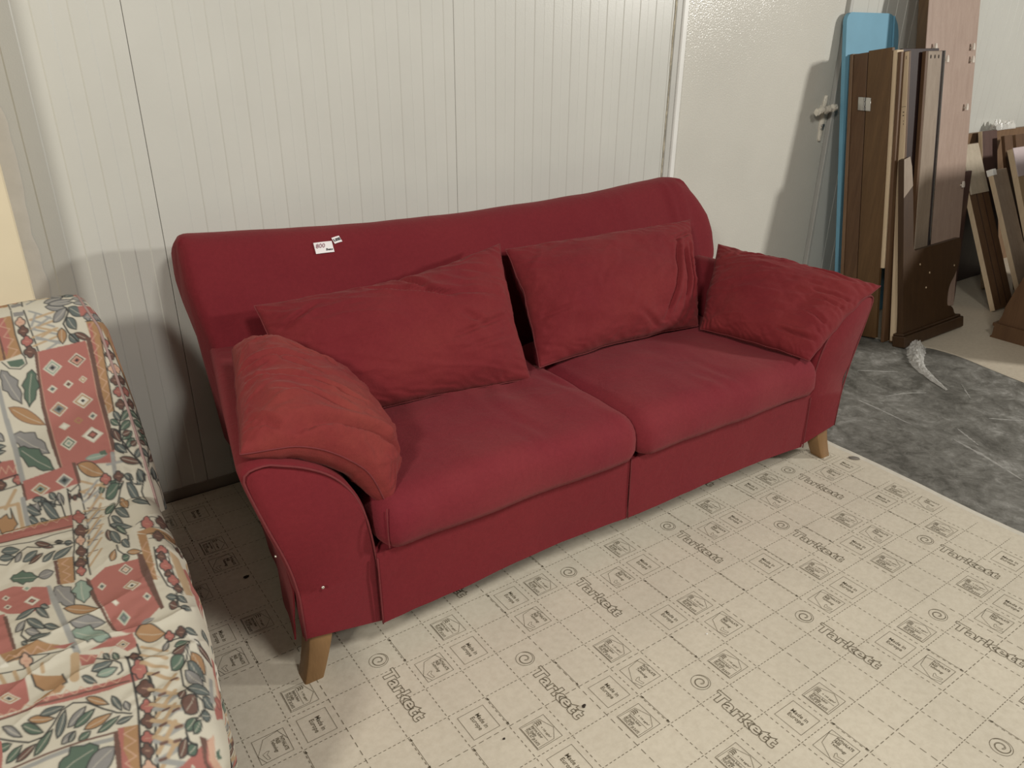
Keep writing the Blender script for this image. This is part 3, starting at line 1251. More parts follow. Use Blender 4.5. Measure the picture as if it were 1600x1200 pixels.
# ------------------------------------------------------------------ price slips pinned to the backrest
def slip(name, label, u, w, wd, ht, rz, texts):
    hit, nrm, _, _ = bvh_back.ray_cast(Vector(LC(u, 0.2, w)), Vector((0, 1, 0)))
    nrm = nrm if nrm.y < 0 else -nrm
    R = Matrix.Rotation(TH, 3, 'Z')
    p = SW(hit.x + UC, hit.y + VC, hit.z)
    nn = (R @ nrm).normalized()
    ax = Vector((0, 0, 1)).cross(nn).normalized()      # to the right seen from the front
    ay = nn.cross(ax)
    ax2 = ax * math.cos(rz) + ay * math.sin(rz)
    ay2 = nn.cross(ax2)

    def fn(a, b, t):
        return a * ax2 + b * ay2 + nn * (t + 0.0035)
    m = MB()
    nx = 6
    for k in range(nx):
        a0, a1 = -wd / 2 + wd * k / nx, -wd / 2 + wd * (k + 1) / nx
        c0, c1 = 0.0012 * math.sin(math.pi * k / nx), 0.0012 * math.sin(math.pi * (k + 1) / nx)
        m.add([fn(a0, -ht / 2, c0), fn(a1, -ht / 2, c1), fn(a1, ht / 2, c1), fn(a0, ht / 2, c0), fn(a0, -ht / 2, c0 - .0006), fn(a1, -ht / 2, c1 - .0006), fn(a1, ht / 2, c1 - .0006), fn(a0, ht / 2, c0 - .0006)],
              [(0, 1, 2, 3), (7, 6, 5, 4), (0, 4, 5, 1), (3, 2, 6, 7)])
    m.v = [tuple(Vector(q) + p) for q in m.v]
    o = m.build(name, M_PAPER, origin=p)
    tag(o, label, 'price tag')
    for (body, x, y, tw, th, mat, off, sh) in texts:
        v, f = text_mesh(body, 0.02, offset=off, shear=sh)
        v = fit(v, tw, th)
        tm = MB()
        tm.add([fn(x + q[0], y + q[1], 0.0022) for q in v], f)
        tm.build('lettering', mat, o, recalc=False)
    return o


slip('price_slip', 'larger white paper slip on the sofa back, price 800 in red ink', 0.397, 0.826, 0.056, 0.034, -0.02,
     [('800', -0.024, -0.001, 0.028, 0.013, M_INKRED, 0.0, 0.25), ('Beau', 0.004, -0.011, 0.021, 0.007, M_BLACK, 0.0006, 0.2)])
slip('price_slip', 'smaller white paper slip on the sofa back with black capitals', 0.443, 0.840, 0.026, 0.021, 0.16,
     [('LISE', -0.0115, -0.0045, 0.023, 0.009, M_BLACK, 0.0009, 0.0)])

# ------------------------------------------------------------------ boards leaning at the right
W_DK = wood('dark_oak_veneer', (0.085, 0.043, 0.016), (0.140, 0.076, 0.030), 0.42)
W_DK2 = wood('brown_veneer', (0.085, 0.042, 0.020), (0.14, 0.075, 0.036), 0.45)
W_MID = wood('mid_brown_wood', (0.15, 0.085, 0.045), (0.23, 0.14, 0.08), 0.45)
W_PALE = wood('pale_raw_wood', (0.55, 0.42, 0.27), (0.68, 0.54, 0.37), 0.6)
W_PINK = wood('pinkish_veneer', (0.34, 0.24, 0.19), (0.43, 0.32, 0.26), 0.42)
W_BED = wood('bed_end_oak', (0.040, 0.019, 0.008), (0.066, 0.034, 0.014), 0.42)
W_VDK = wood('very_dark_panel', (0.022, 0.011, 0.010), (0.04, 0.021, 0.018), 0.5)
W_GREY = wood('greyish_plank', (0.24, 0.18, 0.13), (0.33, 0.26, 0.195), 0.5)
M_BLUE = simple('blue_laminate', (0.165, 0.365, 0.49), 0.55, 0.05, 6, spec=0.3)
M_CAP = simple('white_plastic', (0.85, 0.84, 0.80), 0.35, 0.03)
M_STEEL = simple('bright_steel', (0.55, 0.54, 0.52), 0.2, 0.08, 30, metallic=1.0)
M_PIN2 = simple('bright_pin', (0.72, 0.66, 0.58), 0.25, 0.05)
M_HOLE = simple('drill_hole', (0.02, 0.012, 0.008), 0.9)
FZ = -0.004


def lean(yb, k):
    """x, y offset from the leaning front plane (positive = towards the wall), z"""
    c = 1 / math.sqrt(1 + k * k)
    s = k * c

    def fn(x, t, l):
        # t thickness along the plane normal, l length along the leaning axis
        return (x, yb + l * s + t * c, FZ + l * c - t * s + 0.0)
    return fn


def board(name, label, x0, x1, yb, k, length, thick, mat, group='boards leaning on the wall', b=0.002, l0=0.0, parts=()):
    fn = lean(yb, k)
    lift = thick * k / math.sqrt(1 + k * k)      # keep the rear edge above the floor
    f2 = lambda x, t, l: (fn(x, t, l)[0], fn(x, t, l)[1], fn(x, t, l)[2] + lift)
    m = MB()
    m.bbox(x0, x1, 0.0, thick, l0, length, b, fn=f2)
    org = f2(x0, 0, l0)
    if not parts:
        o = m.build(name, mat, origin=org)
        tag(o, label, 'board', group)
        return o, f2
    o = thing(name, label, 'board', org, 0, group)
    m.v = [tuple(Vector(p) - Vector(org)) for p in m.v]
    m.build(parts[0], mat, o)
    return o, f2, Vector(org)


def sub(m, org):
    m.v = [tuple(Vector(p) - org) for p in m.v]
    return m


K9 = 0.157
# blue laminated board with rounded top
bl = thing('blue_board', 'tall pale blue board with rounded top corners leaning beside the door', 'board', (3.15, 0.757, FZ), 0, 'boards leaning on the wall')
fn0 = lean(0.757, 0.125)
x0, x1, L = 3.148, 3.59, 1.522
fn = lambda x, t, l: fn0(x + 0.095 * (1 - l / L), t, l)
pts = []
r = 0.045
for cx, a0 in ((x0 + r, math.pi), (x1 - 2.2 * r, math.pi / 2)):
    rr = r if a0 == math.pi else 2.2 * r
    for q in range(9):
        a = a0 - q * math.pi / 16
        pts.append((cx + rr * math.cos(a), L - rr + rr * math.sin(a)))
pts = [(x0, 0.006)] + pts + [(x1, 0.006)]
m = MB()
m.prism(pts, lambda a, b, t: tuple(Vector(fn(a, t, b)) - Vector((3.15, 0.757, FZ))), 0.0, 0.020)
m.build('panel', M_BLUE, bl)
m = MB()
bx = x1 - 0.06
m.prism([(bx, 0.1), (bx, L - 0.012), (x1 - 0.02, L - 0.05), (x1 - 0.004, L - 0.10), (x1 - 0.004, 0.1)], lambda a, b, t: tuple(Vector(fn(a, -0.002 - (0.001 if t == 0 else 0.010 * (1 - (a - bx) / 0.06)), b)) - Vector((3.15, 0.757, FZ))), 0, 1)
m.build('edge_strip', M_BLUE, bl)

# hinged pair of narrow leaves, faces turned to the left
X0 = 3.20
HK = K9
XH = 3.186
hp = thing('hinged_boards', 'two narrow dark veneer boards joined by a steel hinge, before the blue board', 'board', (XH, 0.56, FZ), 0, 'boards leaning on the wall')


def side_leaf(x0, x1, ya, yb_, length, mat, name, parent, org, b=0.0015):
    """board whose broad face looks left; ya..yb_ range along the leaning normal"""
    f = lean(ya, HK)
    m = MB()
    th = (yb_ - ya) / math.sqrt(1 + HK * HK)
    lift = th * HK / math.sqrt(1 + HK * HK)
    m.bbox(x0, x1, 0, th, 0.0, length, b, fn=lambda x, t, l: tuple(Vector(f(x, t, l)) + Vector((0, 0, lift)) - Vector(org)))
    return m.build(name, mat, parent)


org = (XH, 0.56, FZ)
side_leaf(XH, XH + 0.022, 0.500, 0.617, 1.362, W_DK, 'leaf', hp, org)
side_leaf(XH + 0.004, XH + 0.026, 0.622, 0.692, 1.345, W_DK2, 'leaf', hp, org)
side_leaf(XH + 0.001, XH + 0.10, 0.694, 0.711, 1.345, W_MID, 'edge_batten', hp, org)
f = lean(0.0, HK)
hg = MB()
for a0, a1 in ((0.588, 0.616), (0.622, 0.654)):
    hg.bbox(XH - 0.0025, XH + 0.002, a0, a1, 1.098, 1.158, 0.0008, fn=lambda x, t, l: tuple(Vector((x, t + l * HK / math.sqrt(1 + HK * HK), FZ + l / math.sqrt(1 + HK * HK))) - Vector(org)))
for l0 in (1.098, 1.119, 1.140):
    pa = Vector((XH - 0.004, 0.6195 + l0 * HK * .988, FZ + l0 * .988)) - Vector(org)
    pb = Vector((XH - 0.004, 0.6195 + (l0 + .018) * HK * .988, FZ + (l0 + .018) * .988)) - Vector(org)
    hg.tube([pa, pb], 0.005, 10)
hg.build('hinge', M_STEEL, hp, smooth=True, angle=40)

# thin boards standing behind the bed end, seen on edge
o, f2, og = board('veneer_board', 'dark veneer board on edge with a pale raw batten, next to the hinged pair', X0 + 0.002, 3.262, 0.463, K9, 1.36, 0.016, W_DK2, parts=('panel',))
m = MB()
m.bbox(X0 - 0.004, X0 + 0.05, 0.0165, 0.036, 0.375, 1.37, 0.0015, fn=lambda x, t, l: f2(x, t, l))
sub(m, og).build('raw_batten', W_PALE, o)
X1 = 3.235
o, f2, og = board('raw_edged_board', 'brown board with broad pale pencil-marked raw edge, left of the drilled plank', X1, 3.252, 0.414, 0.180, 1.365, 0.038, W_DK2, parts=('panel',))
m = MB()
m.bbox(X1 - 0.003, X1 - 0.0002, 0.0005, 0.033, 0.01, 1.362, 0.0008, fn=lambda x, t, l: f2(x, t, l))
sub(m, og).build('raw_edge', W_PALE, o)
for l, ln, t0, t1 in ((1.33, 0.014, 0.010, 0.012), (1.10, 0.004, 0.010, 0.016), (1.085, 0.004, 0.010, 0.016), (1.06, 0.005, 0.010, 0.012), (1.045, 0.008, 0.010, 0.012), (1.125, 0.0015, 0.003, 0.022)):
    m = MB()
    m.box(X1 - 0.0036, X1 - 0.003, t0, t1, l, l + ln, fn=lambda x, t, q: f2(x, t, q))
    sub(m, og).build('pencil_mark', M_HOLE, o)

# plank with three dowel holes
o, f2, og = board('drilled_plank', 'brown plank with three drilled holes at top and steel strip at right', 3.455, 3.578, 0.475, K9, 1.36, 0.020, W_GREY, parts=('plank',))
for x in (3.478, 3.514, 3.548):
    m = MB()
    m.prism([(x + 0.005 * math.cos(a), 1.335 + 0.009 * math.sin(a)) for a in [2 * math.pi * q / 10 for q in range(10)]], lambda a, b, t: f2(a, t, b), -0.0008, 0.004)
    sub(m, og).build('dowel_hole', M_HOLE, o)
m = MB()
m.bbox(3.592, 3.603, -0.004, 0.018, 0.0, 1.362, 0.0015, fn=f2)
sub(m, og).build('steel_strip', M_STEEL, o)
m = MB()
m.bbox(3.5785, 3.592, 0.004, 0.020, 0.0, 1.362, 0.001, fn=f2)
sub(m, og).build('dark_strip', W_VDK, o)
m = MB()
m.bbox(3.436, 3.4545, 0.002, 0.020, 0.0, 1.36, 0.001, fn=f2)
sub(m, og).build('side_strip', W_DK2, o)
board('backing_board', 'dark board behind the drilled plank, only its top edge showing', 3.275, 3.60, 0.502, K9, 1.372, 0.014, W_VDK)

# tall pinkish panel
o, f2, og = board('tall_panel', 'tall pinkish brown wardrobe side with metal shelf pins, behind the drilled plank', 3.59, 4.085, 0.565, K9, 2.05, 0.050, W_PINK, parts=('panel',), b=0.003)
m = MB()
m.bbox(3.5885, 3.5899, 0.001, 0.049, 0.0, 2.05, 0.0004, fn=f2)
sub(m, og).build('shaded_edge', W_DK, o)  # dark oak facing puts the shade on the left end into its colour


def shelf_pin(x, z, rot=0):
    l = (z - FZ) * math.sqrt(1 + K9 * K9) * 1.0
    m = MB()
    m.tube([f2(x, 0.002, l), f2(x, -0.010, l)], 0.0045, 8)
    m.prism([(x - 0.008, l - 0.012), (x + 0.010, l - 0.012), (x + 0.010, l + 0.004), (x + 0.004, l + 0.020), (x - 0.004, l + 0.020)], lambda a, b, t: f2(a, t, b), -0.018, -0.009)
    sub(m, og).build('shelf_pin', M_PIN2, o)


for px_x, px_z in ((3.655, 1.345), (4.025, 1.345), (4.030, 1.285), (3.775, 1.29), (4.010, 1.055), (4.045, 0.66)):
    shelf_pin(px_x, px_z)

# bed end with scrolled foot
be = thing('bed_end', 'brown wooden bed end with tall post and scrolled foot, frontmost of the boards', 'bed part', (3.21, 0.369, FZ), 0, 'boards leaning on the wall')
BK = 0.214
fb = lean(0.369, BK)
OG = Vector((3.21, 0.369, FZ))


def ob(a, b, t):
    return tuple(Vector(fb(a, t, b)) + Vector((0, 0, 0.0095)) - OG)


out = [(3.214, 0.0), (3.205, 0.895), (3.255, 0.905), (3.272, 0.86), (3.288, 0.72), (3.296, 0.56), (3.298, 0.485), (3.304, 0.466), (3.316, 0.458), (3.735, 0.462), (3.737, 0.452)]
curve = [(3.748, 0.455), (3.750, 0.42), (3.745, 0.37), (3.728, 0.32), (3.695, 0.275), (3.66, 0.245), (3.640, 0.21), (3.632, 0.17), (3.632, 0.14), (3.640, 0.128), (3.665, 0.122), (3.690, 0.105), (3.705, 0.08), (3.720, 0.06), (3.722, 0.0)]
out = out[:-2] + [(3.742, 0.466)] + [tuple(p) for p in catmull(curve, 3)]
m = MB()
m.prism(out, ob, 0.0, 0.028)
m.build('end_panel', W_BED, be)
m = MB()
m.bbox(3.197, 3.765, -0.020, 0.046, -0.004, 0.052, 0.004, fn=lambda x, t, l: ob(x, l, t))
m.bbox(3.20, 3.755, -0.010, 0.044, 0.052, 0.064, 0.004, fn=lambda x, t, l: ob(x, l, t))
m.build('foot_rail', W_BED, be)
m = MB()
m.prism([(3.2055, 0.72), (3.2045, 0.8965), (3.2555, 0.9065), (3.2725, 0.86), (3.283, 0.77)], ob, -0.0008, 0.0)
m.build('grey_top', W_GREY, be, label='grey upper end of the post')  # paler grey wood tone on the upper end of the post
for x, l in ((3.36, 0.385), (3.45, 0.33), (3.42, 0.26), (3.69, 0.33)):
    m = MB()
    m.prism([(x + 0.005 * math.cos(a), l + 0.005 * math.sin(a)) for a in [2 * math.pi * q / 8 for q in range(8)]], ob, -0.0012, 0.001)
    m.build('screw_hole', W_PALE, be)

# dark panels under and behind the pinkish one
board('wardrobe_board', 'narrow dark red-brown panel standing right of the bed end', 4.095, 4.16, 0.60, 0.11, 0.74, 0.022, wood('dark_redbrown', (0.045, 0.020, 0.016), (0.075, 0.036, 0.028), 0.45))
board('wardrobe_board', 'wide almost black panel standing in shadow behind the slanted planks', 4.24, 4.95, 0.80, 0.05, 0.60, 0.022, W_VDK)

# horizontal board resting on the far pieces along the wall
hb = MB()
hb.bbox(4.10, 5.6, 0.905, 0.930, FZ, 0.885, 0.002)
tag(hb.build('wide_board', W_MID, origin=(4.1, 0.9, FZ)), 'wide mid-brown board on edge against the wall, behind the slanted planks', 'board', 'boards leaning on the wall')

# strongly slanted planks at the far right
KS = 0.487
GR = 'slanted planks at the right edge'


def s_plank(name, label, x0, x1, yb, length, thick, mat, mats_edge=None, cap=None, k=KS):
    o, f2, og = board(name, label, x0, x1, yb, k, length, thick, mat, GR, parts=('plank',))
    if mats_edge:
        m = MB()
        m.bbox(x0 - 0.003, x0 - 0.0002, 0.0, thick, 0.0, length, 0.0005, fn=f2)
        sub(m, og).build('edge_band', mats_edge, o)
    if cap:
        m = MB()
        m.bbox(x0 - 0.006, x0 + cap[0], -0.005, thick + 0.004, length - cap[1], length + 0.006, 0.002, fn=f2)
        sub(m, og).build('corner_cap', M_CAP, o)
    return o, f2, og


o, f2, og = s_plank('slanted_plank', 'slanted plank with a pale edge and white corner cap, leftmost of the slanted stack', 4.165, 4.38, 0.375, 0.945, 0.026, W_DK2, W_PALE, (0.05, 0.035))
m = MB()
m.bbox(4.17, 4.365, -0.010, 0.0, 0.66, 0.94, 0.002, fn=f2)
sub(m, og).build('pale_block', wood('pale_grey_wood', (0.36, 0.30, 0.22), (0.48, 0.41, 0.31), 0.55), o)
for a in (4.235, 4.305):
    m = MB()
    m.box(a, a + 0.006, -0.0012, 0.0, 0.02, 0.66, fn=f2)
    sub(m, og).build('groove', W_VDK, o)
s_plank('slanted_plank', 'upright dark brown plank rising behind the pale-edged slanted plank', 4.56, 4.74, 0.62, 0.93, 0.022, wood('plum_brown', (0.07, 0.038, 0.030), (0.11, 0.06, 0.048), 0.45), W_PALE, None, 0.27)
s_plank('slanted_plank', 'lighter brown slanted plank with a small white corner cap, right of the pale-edged plank', 4.34, 4.51, 0.30, 0.80, 0.026, W_GREY, W_PALE, (0.035, 0.03), 0.50)
s_plank('slanted_plank', 'thin dark slanted plank just behind the lighter capped one', 4.70, 4.80, 0.50, 0.92, 0.02, W_DK2, None, None, 0.34)
s_plank('slanted_plank', 'second thin dark slanted plank next to the pinkish-grey one', 4.82, 4.95, 0.49, 0.92, 0.02, W_DK2, W_MID, None, 0.34)
o, f2, og = s_plank('slanted_plank', 'pinkish-grey topped plank at the very right edge of the stack', 4.52, 4.98, 0.28, 0.90, 0.03, wood('tan_wood', (0.33, 0.23, 0.12), (0.42, 0.30, 0.17), 0.5), W_PALE, None, 0.46)
m = MB()
m.bbox(4.516, 4.984, -0.004, 0.0, 0.74, 0.904, 0.001, fn=f2)
sub(m, og).build('painted_top', simple('mauve_paint', (0.55, 0.46, 0.46), 0.4), o)

# moulded base piece at the right edge, broad face to the left
rb = thing('moulded_end', 'brown furniture end with moulded plinth, cut off by the picture right edge', 'bed part', (3.75, 0.18, FZ), 0, None)
m = MB()
OR = Vector((3.75, 0.18, FZ))


def rf(a, b, t):
    return tuple(Vector((3.752 + t, a, FZ + b)) - OR)


m.prism([(0.186, 0.0), (0.190, 0.055), (0.196, 0.062), (0.196, 0.08), (0.186, 0.085), (0.176, 0.12), (0.172, 0.17), (0.150, 0.26), (0.09, 0.48), (0.02, 0.74), (-0.35, 0.74), (-0.42, 0.0)], rf, 0.0, 0.035)
m.build('end_panel', W_DK2, rb)
m = MB()
m.prism([(0.200, 0.0), (0.200, 0.010), (0.193, 0.014), (0.193, 0.062), (0.203, 0.066), (0.203, 0.080), (-0.43, 0.080), (-0.43, 0.0)], rf, -0.014, 0.045)
m.build('plinth', W_DK2, rb)

# cupboard added unseen past the right edge to shade the lower boards
cb = thing('blocker', 'low brown cupboard added out of view at right to shade the boards', 'blocker', (4.6, -0.12, FZ))
OC = Vector((4.6, -0.12, FZ))
loc = lambda x, y, z: tuple(Vector((x, y, z + FZ)) - OC)
m = MB()
m.bbox(3.96, 5.30, -0.23, -0.005, 0.06, 1.035, 0.004, fn=loc)
m.build('body', W_MID, cb)
m = MB()
m.bbox(3.93, 5.33, -0.25, 0.0, 1.035, 1.06, 0.004, fn=loc)
m.build('top', W_MID, cb)
m = MB()
m.bbox(3.99, 5.27, -0.21, -0.02, 0.0, 0.06, 0.002, fn=loc)
m.build('plinth', W_DK, cb)
for x0 in (3.98, 4.64):
    m = MB()
    m.bbox(x0, x0 + 0.64, -0.25, -0.231, 0.08, 1.02, 0.004, fn=loc)
    d = m.build('cupboard_door', W_MID, cb)
    m = MB()
    kx = x0 + (0.57 if x0 < 4.2 else 0.07)
    m.tube([loc(kx, -0.25, 0.62), loc(kx, -0.275, 0.62)], [0.008, 0.014], 10)
    m.build('knob', M_STEEL, d, smooth=True, angle=50)

# crumpled clear film on the stack, and on the floor
M_CRUMP = simple('crumpled_film', (0.55, 0.54, 0.50), 0.18, 0.25, 25, bmp=0.4, bscale=60)


def crumple(name, label, cat, path, width, h, mat, seed, n=60, m_=14):
    path = np.array(catmull(path, 12))
    P, _ = resample(path, np.linalg.norm(np.diff(path, axis=0), axis=1).sum() / n)
    mb_ = MB()
    vs, fs = [], []
    for i, p in enumerate(P):
        t = i / (len(P) - 1)
        d = P[min(i + 1, len(P) - 1)] - P[max(i - 1, 0)]
        nn = np.array([-d[1], d[0]]) / max(1e-6, np.hypot(d[0], d[1]))
        wd = width(t)
        for j in range(m_):
            s = j / (m_ - 1) * 2 - 1
            hh = h(t) * max(0.0, (1 - s * s)) * (0.6 + 0.9 * abs(fbm(i * .21, s * 2.2, seed, 1, 4))) + 0.0015
            jit = 0.25 * wd * fbm(i * .3, s, seed + 5, 1, 3)
            vs.append((p[0] + nn[0] * (s * wd + jit), p[1] + nn[1] * (s * wd + jit), p[2] + hh))
    for i in range(len(P) - 1):
        for j in range(m_ - 1):
            fs.append((i * m_ + j, i * m_ + j + 1, (i + 1) * m_ + j + 1, (i + 1) * m_ + j))
    mb_.add(vs, fs)
    o = mb_.build(name, mat, origin=tuple(P[0]))
    return tag(o, label, cat)


m_film, nt, b = new_mat('clear_film')
b.inputs['Base Color'].default_value = (0.92, 0.90, 0.85, 1)
b.inputs['Roughness'].default_value = 0.14
b.inputs['Transmission Weight'].default_value = 0.35
b.inputs['Alpha'].default_value = 0.75
nv = noise_node(nt, 60, 4, 0.6, vec=obj_coord(nt))
bump(nt, b, nv.outputs['Fac'], 0.5, 0.004)
crumple('plastic_film', 'strip of crumpled clear plastic film on the grey concrete below the bed end', 'film',
        [(3.29, 0.34, FZ), (3.16, 0.27, FZ), (3.06, 0.20, FZ), (2.98, 0.10, FZ), (2.90, -0.02, FZ)], lambda t: 0.042 * (1 - t) ** 0.7 + 0.004, lambda t: 0.035 * (1 - t) ** 1.2 + 0.004, m_film, 3)
crumple('plastic_film', 'small lump of clear film lying on top of the wide board at the right edge', 'film',
        [(4.80, 0.915, 0.885), (4.92, 0.918, 0.885), (5.05, 0.915, 0.885)], lambda t: 0.022, lambda t: 0.05, m_film, 9, 24, 8)

M_DARK = simple('dark_chip', (0.03, 0.02, 0.013), 0.8, 0.3)
M_STONE = simple('grey_stone', (0.19, 0.17, 0.145), 0.8, 0.2, 40)
RIDGES = [((2.493, 0.163), (2.459, -0.109), 0.010, 0.004), ((2.476, -0.266), (2.376, -0.563), 0.012, 0.012), ((2.58, -0.225), (2.506, -0.347), 0.008, 0.0),
          ((2.773, -0.255), (2.869, -0.347), 0.006, 0.0), ((2.777, 0.333), (2.914, 0.218), 0.006, 0.0), ((2.62, 0.10), (2.80, 0.02), 0.004, 0.01), ((3.02, -0.02), (2.90, -0.12), 0.005, 0.0)]
CHIPS = [('dark_chip', 'black chip lying on the lettering at the front of the vinyl sheet', 0.473, -0.452, 0.006, 0.004, 0.004, M_DARK, 1, 0.4),
         ('dark_chip', 'dark brown crumb on the shaded vinyl between the two sofas', -0.017, 0.446, 0.009, 0.005, 0.004, M_DARK, 2, 0.2),
         ('dark_chip', 'tiny dark crumb at the bottom middle of the vinyl sheet', 0.271, -0.421, 0.0035, 0.0028, 0.002, M_DARK, 3, 0.0),
         ('grey_stone', 'flat grey stone by the vinyl edge, beside the right front leg of the red sofa', 2.017, -0.141, 0.020, 0.011, 0.007, M_STONE, 4, -0.9),
         ('white_crumb', 'tiny white crumb on the vinyl near a spiral mark', 0.885, -0.452, 0.0028, 0.0024, 0.002, M_CAP, 5, 0.0)]

# pale trowel lines dragged across the concrete, slightly raised
m = MB()
random.seed(11)


def ridge(p, q, w, bend=0.0, n=26):
    P = np.array([p, ((p[0] + q[0]) / 2 + bend, (p[1] + q[1]) / 2 + bend), q], float)
    P = np.array(catmull(P, n // 2))
    vs, fs = [], []
    for i, c in enumerate(P):
        t = i / (len(P) - 1)
        d = P[min(i + 1, len(P) - 1)] - P[max(i - 1, 0)]
        nn = np.array([-d[1], d[0]]) / np.hypot(*d)
        ww = w * (0.35 + abs(fbm(i * .3, p[0], 2, 1, 2))) * math.sin(math.pi * min(0.98, max(0.02, t))) ** 0.5
        vs += [(c[0] - nn[0] * ww, c[1] - nn[1] * ww, FZ + 0.0003), (c[0], c[1], FZ + 0.0022), (c[0] + nn[0] * ww, c[1] + nn[1] * ww, FZ + 0.0003)]
    for i in range(len(P) - 1):
        for a in range(2):
            fs.append((3 * i + a, 3 * i + a + 1, 3 * i + a + 4, 3 * i + a + 3))
    m.add(vs, fs)


for p, q, w, bd in RIDGES:
    ridge(p, q, w, bd)
flo = bpy.data.objects['floor']
m.build('dried_smears', M_SMEAR, flo, kind='stuff', smooth=True)


# ------------------------------------------------------------------ crumbs and chips on the floor
def chip(name, label, x, y, z, sx, sy, sz, mat, seed, rz=0):
    mb_ = MB()
    secs = []
    for k in range(5):
        t = k / 4
        rr = math.sin(math.pi * (0.12 + 0.76 * t)) if k else 0.9
        secs.append([(sx * rr * math.cos(a) * (1 + 0.35 * fbm(a, t, seed, 1.2)), sy * rr * math.sin(a) * (1 + 0.35 * fbm(a + 5, t, seed, 1.2)), sz * t) for a in [2 * math.pi * q / 10 for q in range(10)]])
    mb_.loft(secs)
    o = mb_.build(name, mat)
    o.location = (x, y, z)
    o.rotation_euler = (0, 0, rz)
    return tag(o, label, 'debris')


for nm, lb, x, y, sx, sy, sz, mt, sd, rz in CHIPS:
    chip(nm, lb, x, y, 0.0006, sx, sy, sz, mt, sd, rz)

